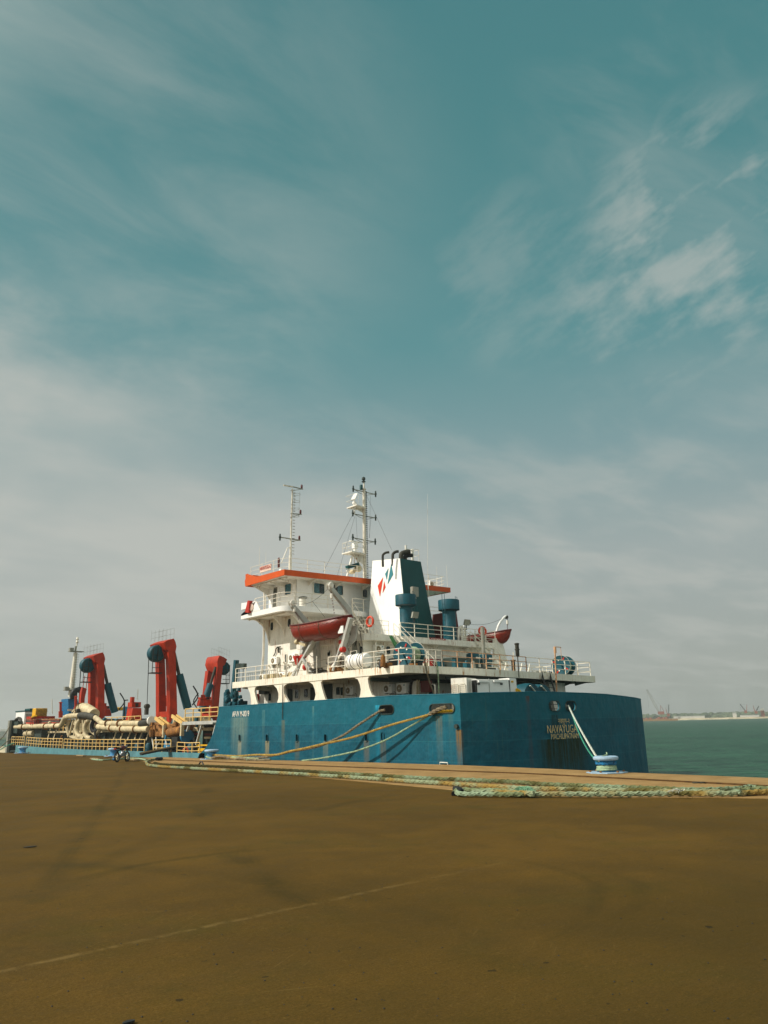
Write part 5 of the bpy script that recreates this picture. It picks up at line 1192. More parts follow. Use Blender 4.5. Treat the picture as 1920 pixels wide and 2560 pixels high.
# ---- cable reels and winches on deck
def reel(loc, rz_, label, r_=.82, w_=1.35, mats=('blue', 'red'), fill='rope_green', grp='blue rope reels', spokes=True, tilt=0):
    e = thing('rope_reel', label, 'reel', loc, grp); o = Vector(loc)+Vector((0, 0, r_+.12))
    for sx in (-1, 1):
        x = sx*w_/2; mb = MB(); mb.lathe([(.1, -.03), (r_*.93, -.03), (r_, -.05), (r_, .05), (r_*.93, .03), (.1, .03)], o+Vector((x, 0, 0)), 32, (1, 0, 0), False); fl = mb.build('flange', M[mats[0]], e)
        MB().torus(o+Vector((x, 0, 0)), r_, .035, (1, 0, 0), 32, 5).build('rim', M['davit'], fl)
        mb = MB()
        for k in range(4):
            a_ = k*math.pi/2+.5; d_ = Vector((0, math.cos(a_), math.sin(a_)))
            mb.bar(o+Vector((x+sx*.05, 0, 0))+d_*r_*.6, o+Vector((x+sx*.05, 0, 0))+d_*r_*.88, .11, .03, up=(1, 0, 0))
        build_split(mb, 'spoke', M[mats[1]], fl)
        mb = MB()
        for k in range(5): a_ = k*math.pi*2/5; mb.lathe([(.06, 0), (.06, .02)], o+Vector((x+sx*.05, .55*r_*math.cos(a_), .55*r_*math.sin(a_))), 8, (sx, 0, 0))
        mb.build('bolt_plate', M['white'], fl)
    prof = []
    n = 9
    for i in range(n*4+1): prof.append((.42*r_/.82*1.2+.035*math.sin(i*math.pi/2), -w_/2+.05+(w_-.1)*i/(n*4)))
    MB().lathe(prof, o, 24, (1, 0, 0)).build('drum', M[fill], e)
    mb = MB(); mb.box(o+Vector((-w_/2-.15, -.6, -r_-.12)), o+Vector((w_/2+.15, .6, -r_+.0))); mb.bar(o+Vector((w_/2+.15, -.4, -r_)), o+Vector((w_/2+.15, 0, .1)), .1); mb.bar(o+Vector((-w_/2-.15, -.4, -r_)), o+Vector((-w_/2-.15, 0, .1)), .1); mb.build('base', M['blue'], e)
    e.rotation_euler = (0, 0, rz_); return e
q = P(1028, 1640, y=38.6); r1 = reel((0, 0, 0), math.radians(8), 'blue rope reel with red spokes behind the after rail corner below the muster deck'); r1.location = (P(1024, 1655, y=38.2).x, 38.2, D0)
r2 = copy_tree(r1); r2.location = (P(1409, 1670, y=37.2).x, 37.2, D0-.28); r2.rotation_euler = (0, 0, math.radians(14)); r2.scale = (.85, .95, .95); r2['label'] = 'blue rope reel with red spokes on the starboard stern wing deck'
for px, lab in ((1182, 'left one of two blue machinery drums under the muster deck by the stair'), (1215, 'right one of two blue machinery drums under the muster deck by the stair')):
    e = thing('winch', lab, 'winch', (P(px, 1650, y=40.6).x, 40.6, D0), 'deck machinery drums'); o = Vector(e.location)
    MB().lathe([(.35, 0), (.42, .1), (.42, .8), (.5, .85), (.5, 1.5), (.3, 1.62)], o, 20).build('drum', M['blue'], e); MB().box(o+Vector((-.6, -.45, 0)), o+Vector((.6, .45, .5))).build('motor_base', M['dark'], e)
    MB().box(o+Vector((-.2, -.55, 1.12)), o+Vector((.3, -.5, 1.25))).build('plate', M['white'], e)
mb = MB(); pbox(mb, 1131, 1645, 1196, 1672, 1.0, y=40.0); tag(mb.build('dark_generator_box', M['interior'], bevel=.04), 'long low dark machinery box behind the after rail', 'machinery')
mb = MB(); pbox(mb, 1068, 1648, 1082, 1667, .6, y=40); mb.build('body', M['red']); o_ = bpy.data.objects['body']; o_.name = 'red_drum'; tag(o_, 'bright red drum behind the after rail left of the red fire box', 'drum')
mb = MB(); pbox(mb, 1067, 1647, 1103, 1668, .3, y=40.8); tag(mb.build('fire_hose_cabinet', M['maroon'], bevel=.03), 'maroon fire cabinet behind the bright red drum', 'cabinet')
mb = MB(); ptube(mb, [(1067, 1662), (1066, 1628), (1089, 1625), (1090, 1662)], .03, y=39.9); mb.build('hose_frame', M['rail'], ship)
mb = MB(); mb.prism([P(976, 1590, y=41.6), P(980, 1589, y=41.6), P(995, 1612, y=41.6), P(996, 1630, y=41.6), P(992, 1622, y=41.6)], (0, .15, 0)); tag(mb.build('folded_awning', M['green']), 'narrow dark green folded cover leaning below the muster deck by the stair', 'cover')
# floodlights
def flood(loc, label, rz_=0):
    e = thing('floodlight', label, 'floodlight', loc, 'deck floodlights'); o = Vector(loc)
    mb = MB(); mb.prism([o+Vector((-.3, 0, .1)), o+Vector((.3, 0, .1)), o+Vector((.34, -.1, .55)), o+Vector((-.26, -.1, .55))], (0, .16, 0)); mb.build('housing', M['grey'], e)
    MB().bar(o+Vector((0, .1, .15)), o+Vector((0, .1, -.25)), .06).build('stand', M['dark'], e); e.rotation_euler = (0, 0, rz_); return e
flood(P(1038, 1548, y=42.2), 'floodlight clamped on the after muster rail beside the left ventilator'); flood(P(1168, 1566, y=42.4), 'floodlight on the after muster rail right of the right ventilator'); flood(P(1258, 1690, y=35.6)-Vector((0, 0, .35)), 'dark floodlight hanging under the deck edge above the white container')
# white housings between the floodlight and the stair
mb = MB(); q = P(1160, 1586, y=42.9); mb.cyl((q.x-.25, 42.9, z2), (q.x-.25, 42.9, z2+1.3), .12); mb.cyl((q.x+.15, 42.9, z2), (q.x+.15, 42.9, z2+1.2), .08)
for i in range(6): mb.box((q.x-.3, 42.75, z2+.15+i*.17), (q.x+.3, 43.05, z2+.19+i*.17))
mb.tube(smooth_path([(q.x-.7, 42.9, z2), (q.x-.65, 42.9, z2+.9), (q.x-.3, 42.9, z2+1.25)], 5), .1); mb.build('deck_vent_pipes', M['white'], ship)
# clutter at the foot of the boat brace
cr_ = thing('deck_gear_pile', 'pile of rusty hoses and cream fittings on the main deck below the lifeboat stern', 'gear pile', (34.6, P(815, 1682, x=34.6).y, D0)); o = Vector(cr_.location)
mb = MB()
for i in range(7): mb.torus(o+Vector((rng.uniform(-.3, .5), rng.uniform(.2, 1.4), .1+i*.06)), rng.uniform(.25, .42), .05, (rng.uniform(-.3, .3), rng.uniform(-.3, .3), 1), 16, 6)
mb.build('hose_coil', M['soot'], cr_)
mb = MB()
for i in range(8): c_ = o+Vector((rng.uniform(0, .7), rng.uniform(-1.8, .3), 0)); mb.box(c_, c_+Vector((rng.uniform(.2, .5), rng.uniform(.2, .5), rng.uniform(.25, .75))))
build_split(mb, 'fitting', M['cream'], cr_)
mb = MB()
for i in range(5): c_ = o+Vector((rng.uniform(0, .5), rng.uniform(-1.6, -.4), .1)); mb.lathe([(.12, 0), (.2, .1), (.2, .35), (.1, .45)], c_, 10, (rng.uniform(-1, 1), rng.uniform(-1, 1), .6))
mb.build('rusty_blocks', M['rust'], cr_)
# ---- bicycles-like racks and lamps at the fore end of the main deck
mb = MB()
for i in range(16): y_ = yat(592)-i*.28; mb.cyl((34.6, y_, D0), (34.6, y_, D0+.7), .02, n=4)
mb.tube([(34.6, yat(592), D0+.7), (34.6, yat(592)-4.4, D0+.7)], .025, 4); mb.build('inner_railing', M['grey'], ship)
for px in (598, 608): q = P(px, 1672, x=34.6); mb = MB(); mb.box(q-Vector((.15, .3, .0)), q+Vector((.15, .3, .42))); mb.cyl(q-Vector((0, 0, q.z-D0)), q, .03); mb.build('deck_light', M['interior'], ship)
mb = MB()
for i in range(10): c_ = Vector((rng.uniform(35, 36), rng.uniform(49.5, 54), D0)); mb.box(c_, c_+Vector((.4, .4, rng.uniform(.2, .6))))
mb.build('deck_lockers', M['cream'], ship)
mb = MB(); ptube(mb, [(684, 1640), (688, 1632), (690, 1622), (697, 1618)], .05, x=HX-.1, sm=3); mb.cyl(P(692, 1618, x=HX-.15), P(701, 1617, x=HX-.15), .05); mb.cyl(P(696, 1619, x=HX-.12), P(697, 1632, x=HX-.12), .07); mb.build('cable_loop', M['soot'], ship)
# ---- cabinets on the working deck at the stern
lc_ = thing('louvred_cabinet', 'white cabinet with louvred double doors and side panel at the port stern corner', 'cabinet', (37.0, 34.4, DK))
cX = P(1126, 1697, y=35.2).x; c1_ = P(1166, 1694, y=33.6); w1 = 35.2; zt_ = c1_.z
mb = MB(); x0 = c1_.x; A_ = Vector((x0, 33.6, DK)); B_ = P(1127, 1697, x=x0-.35); B_ = Vector((x0-.35, B_.y, DK)); Cc = Vector((P(1190, 1694, y=34.1).x, 34.1, DK)); Dd = B_+(Cc-A_)
mb.prism([A_, Cc, Dd, B_], (0, 0, zt_-DK)); mb.build('body', M['white'], lc_)
u_ = (A_-B_); ln_ = u_.length; u_.normalize(); nn = Vector((-abs(u_.y), u_.x*(1 if u_.y > 0 else 1), 0)); nn = Vector((u_.y, -u_.x, 0)); nn = nn if nn.x < 0 else -nn
for k in (0, 1):
    mb = MB(); s0 = ln_*(.06+.46*k); s1 = ln_*(.48+.46*k)
    for i in range(14): z_ = DK+.4+i*.115; mb.bar(B_+u_*(s0+.07)+nn*.02+Vector((0, 0, z_-DK)), B_+u_*(s1-.07)+nn*.02+Vector((0, 0, z_-DK)), .03, .055)
    for s_ in (s0+.03, s1-.03): mb.bar(B_+u_*s_+nn*.02+Vector((0, 0, .35)), B_+u_*s_+nn*.02+Vector((0, 0, 1.85)), .06, .04)
    mb.build('louvred_door', M['rail'], lc_)
MB().box(A_+nn*.02-u_*(ln_*.47)+Vector((-.03, -.05, .95)), A_+nn*.02-u_*(ln_*.47)+Vector((.03, .05, 1.2))).build('padlock', M['dark'], lc_)
wc = thing('white_container', 'wide white equipment box with two grab bars at the stern', 'equipment box', (P(1230, 1750, y=33.2).x, 33.2, DK))
mb = MB(); a_, b_ = P(1193, 1698, y=33.2), P(1272, 1699, y=33.2); mb.prism([(a_.x, 33.2, DK), (b_.x+.12, 33.2, DK), (b_.x-.05, 33.2, b_.z), (a_.x, 33.2, a_.z)], (0, 1.4, 0)); mb.build('body', M['white_clean'], wc)
for x0, x1 in ((1196, 1222), (1234, 1257)): MB().bar(P(x0, 1703, y=33.12), P(x1, 1703.5, y=33.12), .1, .12).build('grab_bar', M['white_clean'], wc)
for px in (1197, 1254): q = P(px, 1710, y=33.15); MB().box(q-Vector((.08, .02, .04)), q+Vector((.1, .06, .06))).build('latch', M['dark'], wc)
mb = MB(); q = P(1224, 1725, y=33.17); mb.box(q-Vector((.015, .01, 1.0)), q+Vector((.015, .04, .7))); mb.build('centre_seam', M['davit'], wc)
for px in (1191.5, 1272.5):
    mb = MB(); q = P(px, 1700, y=33.25); mb.box((q.x-.07, 33.24, DK), (q.x+.06, 33.6, q.z)); mb.build('gap_shade_strip', M['black'], wc)  # black strips paint in the shaded gaps on either side of the box
nc = thing('narrow_cabinet', 'narrow white cabinet with a yellow plate right of the wide white box', 'cabinet', (P(1282, 1730, y=33.3).x, 33.3, DK))
mb = MB(); a_, b_ = P(1273, 1695, y=33.3), P(1290, 1696, y=33.3); mb.prism([(a_.x, 33.3, DK), (b_.x+.05, 33.3, DK), (b_.x, 33.3, b_.z), (a_.x, 33.3, a_.z)], (0, .9, 0)); mb.build('body', M['white_clean'], nc); q = P(1281, 1704, y=33.27); MB().box(q-Vector((.09, .01, .06)), q+Vector((.1, .03, .06))).build('plate', M['yellow'], nc)
# tarpaulined mooring winches
for px, w_, lab, k in ((1312, 1.0, 'left hump of the blue covered mooring winches at the stern', 0), (1340, .95, 'right hump of the blue covered mooring winches at the stern', 1)):
    e = thing('mooring_winch', lab, 'winch', (P(px, 1750, y=34.2).x, 34.2, DK), 'mooring winches at the stern'); o = Vector(e.location)
    MB().lathe([(.2, -.75), (w_*.95, -.7), (w_, -.1), (w_*.96, .3), (w_*.7, .6)], o+Vector((0, 0, 1.05)), 20, (0, 1, 0)).build('covered_drum', M['blue'], e)
    MB().bar(o+Vector((-.35, -.8, 1.85)), o+Vector((.25, -.8, 1.4)), .12, .05).build('strap', M['rope_white'], e)
    MB().box(o+Vector((-.7, -.5, 0)), o+Vector((.7, .6, .3))).build('base', M['dark'], e)
mb = MB(); q = P(1296, 1735, y=33.2); mb.tube(smooth_path([q+Vector((-.15, 0, .25)), q+Vector((.1, 0, .15)), q+Vector((.35, -.1, -.3)), q+Vector((.5, -.1, -.7))], 5), .13, 8); tag(mb.build('yellow_hose', M['yellow']), 'thick yellow hose hanging beside the narrow cabinet', 'hose')
mb = MB()
for i in range(5): q = P(1088+i*9, 1776, x=34.6); mb.lathe([(.1, 0), (.16, .05), (.14, .2), (.05, .26)], Vector((34.7, q.y, DK+.05)), 10)
tag(mb.build('yellow_floats', M['yellow']), 'yellow floats seen through the long port fairlead', 'floats')

# small fittings and cable runs scattered over the deckhouse walls and deck
for i in range(34):
    px_, py_ = rng.choice(((rng.uniform(770, 905), rng.uniform(1600, 1672)), (rng.uniform(665, 735), rng.uniform(1655, 1690)), (rng.uniform(835, 925), rng.uniform(1640, 1668))))
    q = P(px_, py_, x=HX-.03)
    if q.z < D0+.05 or q.z > Z1-.1: continue
    k = i % 4; mb = MB()
    if k == 0: mb.box(q-Vector((.12, .12, .16)), q+Vector((0, .12, .16)))
    elif k == 1: mb.cyl(q, q-Vector((0, 0, min(1.2, q.z-D0))), .035, n=6)
    elif k == 2: mb.tube(smooth_path([q, q+Vector((-.06, .5, -.15)), q+Vector((-.04, .9, .05))], 4), .022, 5)
    else: mb.lathe([(.05, 0), (.09, .03), (.09, .16), (.03, .2)], q, 8, (-1, 0, 0))
    mb.build(('junction_box', 'wall_pipe', 'cable_run', 'wall_lamp')[k], M[('grey', 'soot', 'dark', 'white')[k]], ship)
for i in range(16):
    q = P(rng.uniform(940, 1240), 1660, y=rng.uniform(36.6, 39.5)); h_ = rng.uniform(.3, .95); mb = MB()
    if i % 2: mb.lathe([(.14, 0), (.18, .05), (.16, h_*.8), (.08, h_)], (q.x, q.y, D0-.05), 10)
    else: mb.box((q.x-.2, q.y-.15, D0-.1), (q.x+.25, q.y+.2, D0+h_*.7))
    mb.build(('deck_vent', 'deck_box')[(i+1) % 2], M[rng.choice(['grey', 'rust', 'blue', 'cream', 'dark'])], ship)
for i in range(7):
    x_ = 46.3+i*.95; mb = MB(); mb.tube([(x_, 38.4, D0-.2), (x_+.25, 38.3, D0+.55), (x_+.3, 38.3, D0+.75)], .05, 6) if i < 4 else mb.box((x_, 38.2, D0-.3), (x_+.4, 38.6, D0+.2)); mb.build('mooring_fitting', M['white' if i < 4 else 'grey'], ship)
# ================================================================== hopper section and bow
def X_(px, py, x): return P(px, py, x=x)
WX = 36.0
# dark inboard wall of the side passage, broken into bays, with a deck over it
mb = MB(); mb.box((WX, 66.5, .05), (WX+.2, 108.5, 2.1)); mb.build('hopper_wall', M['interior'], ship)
mb = MB()
for i in range(22): y_ = 67+i*1.95; mb.box((WX-.12, y_, .05), (WX-.02, y_+.16, 2.1))
build_split(mb, 'wall_stiffener', M['dark'], ship)
mb = MB(); mb.box((WX-.4, 61, 2.1), (WX+5, 108.5, 2.35)); mb.build('hopper_deck', M['cream'], ship)
# pale slanting struts
for px in (118, 132, 283, 300, 318, 336, 348, 365):
    a_ = X_(px, 1851, 34.6); b_ = X_(px+rng.uniform(7, 12), 1822, 35.4); MB().bar(a_, b_, .1, .1).build('strut', M['cream'], ship)
# yellow railings low along the ship side
def yr(px0, px1, step, zf=lambda y: .35, h=1.05, n=3, x=XH+.06, name='yellow_railing', mat='yrail', r=.04, zc=None):
    y0, y1 = X_(px0, 1860, x).y, X_(px1, 1860, x).y; m = max(2, int(abs(y0-y1)/4)); pts = []
    for i in range(m+1): y_ = y0+(y1-y0)*i/m; pts.append((x+rng.uniform(-.03, .03), y_, zf(y_)+rng.uniform(-.03, .03)))
    return rail(name, pts, h, step, n, r, mat)
def lz(y):
    for (y0, z0), (y1, z1) in zip(lowtop, lowtop[1:]):
        if y0 <= y <= y1: return z0+(z1-z0)*(y-y0)/(y1-y0)
    return .72 if y > 100 else .3
yr(28, 60, .9, lz); yr(65, 156, 1.0, lz); yr(160, 312, 1.05, lz); yr(314, 362, 1.3, lz); yr(385, 427, 1.4, lz); yr(443, 500, 1.5, lambda y: .12, 1.0)
mb = MB()
for px in (384, 391, 418, 433): mb.cyl(X_(px, 1873, 34.2), X_(px+rng.uniform(-6, 4), 1843, 34.4), .05, n=5)
mb.build('leaning_poles', M['rail'], ship)
# upper walkway with its fascia, stanchions and machinery space at the break of the raised stern
U0, U1 = X_(458, 1806, 34.2), X_(543, 1806, 34.2)
mb = MB(); mb.box((34.1, U0.y, 2.62), (38, U1.y, 2.9)); mb.build('walkway_deck', M['davit'], ship)
rail('yellow_railing', [(34.15, X_(463, 1790, 34.15).y, 2.9), (34.15, U1.y-.2, 2.9)], 1.08, 1.45, 3, .045, 'yrail')
mb = MB(); mb.box((36.2, 60.5, .05), (36.4, U0.y, 2.62)); mb.build('machinery_bulkhead', M['interior'], ship)
for (a_, b_) in (((491, 1862), (506, 1808)), ((528, 1862), (541, 1808)), ((468, 1828), (474, 1809))): MB().bar(X_(*a_, 34.3), X_(*b_, 34.3), .2, .12).build('raked_strut', M['davit'], ship)
for px0, px1, yy in ((483, 499, 1820.5), (483, 498, 1825), (482, 496, 1835), (480, 494, 1844), (514, 532, 1824), (513, 530, 1836), (512, 528, 1844)):
    MB().bar(X_(px0, yy, 35.6), X_(px1, yy, 35.6), .16, .16).build('cross_pipe', M['cream' if yy not in (1835, 1836) else 'maroon'], ship)
mb = MB(); mb.prism([X_(478, 1858, 35.9), X_(482, 1818, 35.9), X_(488, 1830, 35.9), X_(480, 1858, 35.9)], (.1, 0, 0)); mb.build('gusset', M['rope_grey'], ship)
mb = MB(); q = X_(508, 1884, 34.6); mb.box((34.5, X_(494, 1884, 34.5).y, .12), (35.6, X_(517, 1884, 34.5).y, .62)); tag(mb.build('yellow_spill_box', M['yellow'], bevel=.03), 'yellow box on the low deck where the raised hull begins', 'box')
mb = MB(); mb.bar(X_(492, 1863, 34.4), X_(528, 1863, 34.4), .14, .12); mb.build('yellow_beam', M['yellow'], ship)
# bow: bulwark block, roller loop, deckhouse
mb = MB(); bx = 33.4; y0, y1 = X_(30, 1840, XH).y, 113.5
mb.box((XH, y0+1.6, WZ), (XH+.15, y1, 3.75)); mb.box((XH+.15, y1-.4, WZ), (XS, y1, 3.9)); mb.build('bow_bulwark', M['interior'], ship); MB().box((XH-.05, y1-.5, WZ), (XH+.25, y1+.1, 3.85)).build('stem_post', M['grey'], ship)
mb = MB(); mb.box((XH+.5, y0-.2, 2.2), (44, y0+2.5, 3.7)); mb.box((XH+1.2, 104, .1), (44, y0, 3.0)); mb.build('forecastle', M['interior'], ship)
mb = MB(); mb.torus(X_(45, 1814, 34.6), .95, .2, (1, .3, 0), 24, 8); mb.build('hose_guide', M['soot'], ship)
mb = MB(); a_, b_ = P(42, 1790, y=112), P(100, 1790, y=112); 
mb.box((P(61, 1790, y=111).x, 111, 2.4), (P(100, 1790, y=111).x, 114.6, P(60, 1779, y=111).z)); fh = mb.build('fore_cabin', M['white_clean'], ship, bevel=.04)
mb = MB(); mb.box((P(60, 1790, y=111).x, 110.8, P(60, 1779, y=111).z), (P(101, 1790, y=111).x, 114.8, P(60, 1779, y=111).z+.15)); mb.box((P(76, 1770, y=111).x, 111.2, P(60, 1779, y=111).z+.15), (P(90, 1770, y=111).x, 113.2, P(76, 1771, y=111).z)); mb.build('cabin_roof', M['teal'], fh)
mb = MB()
for i in range(5): q = P(64, 1786+i*2.4, y=110.98); mb.box(q, q+Vector((.9, -.05, .06)))
mb.build('vent_louvres', M['grey'], fh)
# orange frame with yellow net crate
q0, q1 = P(72, 1798, y=106.5), P(130, 1798, y=106.5)
mb = MB(); z_ = P(100, 1791, y=106.5).z; mb.box((q0.x, 105.6, z_-.3), (q1.x, 107.5, z_)); 
for i in range(16): x_ = q0.x+(q1.x-q0.x)*i/15; mb.cyl((x_, 105.6, z_-1.1), (x_, 105.6, z_), .05, n=5)
tag(mb.build('red_hose_rack', M['gantry']), 'orange red deck frame near the bow carrying the yellow crate', 'frame')
cr2 = thing('yellow_crate', 'bright yellow crate with a wavy net on the red frame near the bow', 'crate', (P(102, 1790, y=106.3).x, 106.3, z_))
a_, b_ = P(88, 1790, y=106.0), P(117, 1790, y=106.0); zt_ = P(100, 1770.5, y=106).z
mb = MB(); mb.box((a_.x, 106.0, z_+.02), (b_.x, 107.3, zt_)); mb.build('body', M['yellow'], cr2, bevel=.05)
mb = MB()
for i in range(9):
    x_ = a_.x+(b_.x-a_.x)*(i+.5)/9; mb.tube([(x_+.06*math.sin(k*1.3+i), 105.94, z_+(zt_-z_)*k/8) for k in range(9)], .035, 4)
for k in range(1, 5): mb.tube([(a_.x+(b_.x-a_.x)*i/10, 105.93, z_+(zt_-z_)*k/5+.05*math.sin(i*1.7)) for i in range(11)], .03, 4)
mb.build('net', M['rope_yellow'], cr2)
mb = MB(); mb.tube(smooth_path([P(78, 1794, y=105.5), P(84, 1791, y=105.4), P(92, 1789.5, y=105.4)], 3), .12); tag(mb.build('yellow_hose', M['yellow']), 'short yellow hose hanging at the left of the yellow crate', 'hose')
# blue bow house with white mast
bh = thing('fore_mast_house', 'light blue tapered house near the bow carrying a white mast and black exhausts', 'deckhouse', (P(178, 1785, y=104).x, 104, 2.4)); YB = 103.
def b(px, py, y=YB): return P(px, py, y=y)
mb = MB(); a0, a1, t0, t1 = b(172, 1787), b(201, 1786), b(173, 1746), b(198, 1747)
mb.add([a0, a1, a1+Vector((0, 3.2, 0)), a0+Vector((0, 3.2, 0)), t0+Vector((0, .5, 0)), t1+Vector((0, .5, 0)), t1+Vector((0, 2.8, 0)), t0+Vector((0, 2.8, 0))], [(0,3,2,1),(4,5,6,7),(0,1,5,4),(1,2,6,5),(2,3,7,6),(3,0,4,7)]); mb.build('house', M['tarp_blue'], bh, bevel=.05)
mb = MB()
for i in range(6): q = b(168+i*3.0, 1777.5, YB-.06); mb.box(q, q+Vector((.14, -.02, .24))); mb.box(q+Vector((.0, 0, .1)), q+Vector((.2, -.02, .15)))
mb.build('stencil', M['letter_white'], bh)
mb = MB(); mb.cyl(b(177, 1742, 104), b(189, 1632, 104), .36, .24, 12); mb.cyl(b(189, 1632, 104), b(193, 1606, 104), .1, .08); mb.lathe([(.15, -.4), (.2, -.3), (.1, 0), (.2, .1), (.1, .4)], b(193.5, 1600, 104), 8)
m_ = mb.build('mast', M['white_rust'], bh)
for (px, py, w_) in ((190, 1629, .9), (178, 1726, .9)):
    mb = MB(); q = b(px, py, 104); mb.box(q-Vector((w_, .5, .04)), q+Vector((w_, .5, .04))); mb.box(q+Vector((-w_, -.3, .05)), q+Vector((-w_+.5, .2, .45))); mb.cyl(q+Vector((-.1, 0, 0)), q+Vector((-.1, 0, .7)), .12); mb.build('mast_platform', M['grey'], m_)
mb = MB()
for i in range(26): q = b(177+12*i/26, 1740-108*i/26, 103.6); mb.box(q, q+Vector((.5, .05, .04)))
mb.build('mast_rungs', M['grey'], m_)
for px, py in ((181, 1742), (187, 1740)): mb = MB(); q = b(px, py+6); mb.tube(smooth_path([q, q+Vector((0, 0, .8)), q+Vector((.5, 0, 1.2)), q+Vector((1.1, 0, .9))], 4), .3, 10); mb.build('exhaust_pipe', M['black'], bh)
for px, pt, pb_, g_ in ((189.5, 1743, 1768, 'orange vent pipe against the blue bow house'), (151.5, 1758, 1778, 'orange vent pipe standing left of the blue bow house')):
    mb = MB(); mb.cyl(b(px, pb_, 102), b(px, pt, 102), .16 if px > 160 else .14, n=10); q = b(px, pt, 102); mb.lathe([(.2, 0), (.22, .1), (.1, .16)], q, 10); mb.cyl(b(px, pb_+16, 102), b(px, pb_, 102), .25); tag(mb.build('vent_pipe', M['gantry']), g_, 'vent pipe')
rail('yellow_railing', [(WX+1.0, X_(130, 1790, WX+1).y, 2.35), (WX+1.0, X_(172, 1790, WX+1).y, 2.35)], 1.1, 1.5, 3, .045, 'yrail')
rail('yellow_railing', [(WX-.2, X_(266, 1790, WX-.2).y, 2.5), (WX-.2, X_(352, 1790, WX-.2).y, 2.5)], 1.15, 1.4, 3, .04, 'yrail')
mb = MB()
for i in range(30):
    x_ = rng.uniform(37.5, 41); y_ = rng.uniform(70, 103); h_ = rng.uniform(.5, 1.5); 
    if rng.random() < .5: mb.cyl((x_, y_, 2.3), (x_, y_, 2.3+h_), rng.uniform(.1, .35), n=10)
    else: mb.box((x_, y_, 2.3), (x_+rng.uniform(.4, 1.2), y_+rng.uniform(.4, 1.5), 2.3+h_))
mb.build('deck_machinery', M['cream'], ship)
mb = MB()
for i in range(14):
    x_ = rng.uniform(37.5, 41); y_ = rng.uniform(72, 104); mb.box((x_, y_, 2.3), (x_+rng.uniform(.4, 1.), y_+rng.uniform(.4, 1.2), 2.3+rng.uniform(.4, 1.3)))
mb.build('deck_motors', M['blue'], ship)
mb = MB(); mb.cyl(P(130, 1748, y=108), P(131, 1785, y=108), .05); mb.cyl(P(345, 1723, y=90), P(344, 1750, y=90), .04); build_split(mb, 'aerial', M['rail'], ship)
# ---- suction pipe hung along the side
sp = thing('suction_pipe', 'cream dredging suction pipe with raised bend slung along the ship side', 'pipe', (34.4, 90, 2.4)); XP = 34.4
def run(name, pts, r, mat, parent, n=5, seg=12): return MB().tube(smooth_path([X_(*p, XP) for p in pts], n), r, seg).build(name, M[mat], parent)
run('fore_pipe', [(38, 1817.5), (60, 1816.8), (100, 1816), (145, 1815), (153, 1812), (158, 1804), (163, 1795), (172, 1791), (201, 1789)], .3, 'cream', sp)
run('rubber_joint', [(200, 1789), (212, 1788.5), (226, 1791), (238, 1794)], .36, 'soot', sp)
run('after_pipe', [(238, 1794), (246, 1800), (254, 1807), (264, 1809), (316, 1809), (352, 1809)], .28, 'cream', sp)
run('rubber_joint', [(352, 1809), (362, 1808), (372, 1804), (377, 1802)], .34, 'soot', sp)
run('pipe_flange', [(376.5, 1802.5), (379.5, 1801.5)], .42, 'white', sp, 2)
run('lower_pipe', [(246, 1817), (280, 1820), (316, 1822.5), (372, 1823)], .32, 'cream', sp)
for px, py in ((60, 1817), (115, 1816), (141, 1815.5), (270, 1809), (300, 1809), (280, 1820), (307, 1822), (340, 1823)):
    q = X_(px, py, XP); MB().lathe([(.34, -.06), (.42, -.05), (.42, .05), (.34, .06)], q, 16, (0, 1, 0)).build('flange', M['rust'], sp)
# ---- trunnion gimbal and cradle: cream tube drum, elbows and lattice of struts
tg = thing('trunnion_gimbal', 'cream gimbal of elbows and struts holding the suction pipe below the first gantry', 'pipe cradle', (34.8, X_(210, 1840, 34.8).y, .4))
def g3(px, py, x=34.9): return X_(px, py, x)
MB().tube(smooth_path([g3(203, 1773, 35.4), g3(213, 1771, 35.4), g3(224, 1777, 35.4), g3(236, 1786, 35.4)], 5), .62, 14).build('bend', M['cream'], tg)
MB().torus(g3(203, 1772, 35.4), .66, .06, (.3, 1, .3), 18, 6).build('ring', M['rust'], tg)
for px, py, rr, a0_, a1_ in ((204, 1820, .95, .5, 4.4), (226, 1822, 1.0, 1.2, 5.2), (240, 1815, .75, 0, 6.28)):
    MB().torus(g3(px, py, 34.7), rr, .26, (1, .25, 0), 18, 10, a0_, a1_).build('elbow', M['cream'], tg)
MB().torus(g3(238, 1815, 34.6), .62, .22, (1, .25, 0), 20, 8).build('rubber_ring', M['rubber'], tg)
for a_, b_, w_, x_ in (((166, 1818), (172, 1842), .22, 34.5), ((172, 1842), (184, 1798), .16, 34.6), ((177, 1798), (166, 1825), .14, 34.8), ((186, 1838), (192, 1796), .2, 34.5), ((196, 1800), (188, 1840), .12, 34.8), ((214, 1842), (207, 1800), .2, 34.5), ((208, 1842), (216, 1802), .12, 34.8), ((183, 1790), (196, 1764), .24, 35.2), ((196, 1764), (193, 1790), .24, 35.1), ((180, 1770+10), (199, 1762), .12, 35.2), ((192, 1772), (204, 1790), .1, 35), ((232, 1830), (239, 1838), .2, 34.5), ((170, 1800), (168, 1822), .3, 34.9), ((201, 1838), (204, 1812), .1, 34.7)):
    MB().bar(g3(*a_, x_), g3(*b_, x_), w_, w_).build('strut', M['cream'], tg)
mb = MB(); mb.prism([g3(167, 1841, 34.5), g3(192, 1836, 34.5), g3(208, 1841, 34.5), g3(205, 1849, 34.5), g3(182, 1846, 34.5)], (.5, 0, 0)); mb.build('cradle_foot', M['cream'], tg)
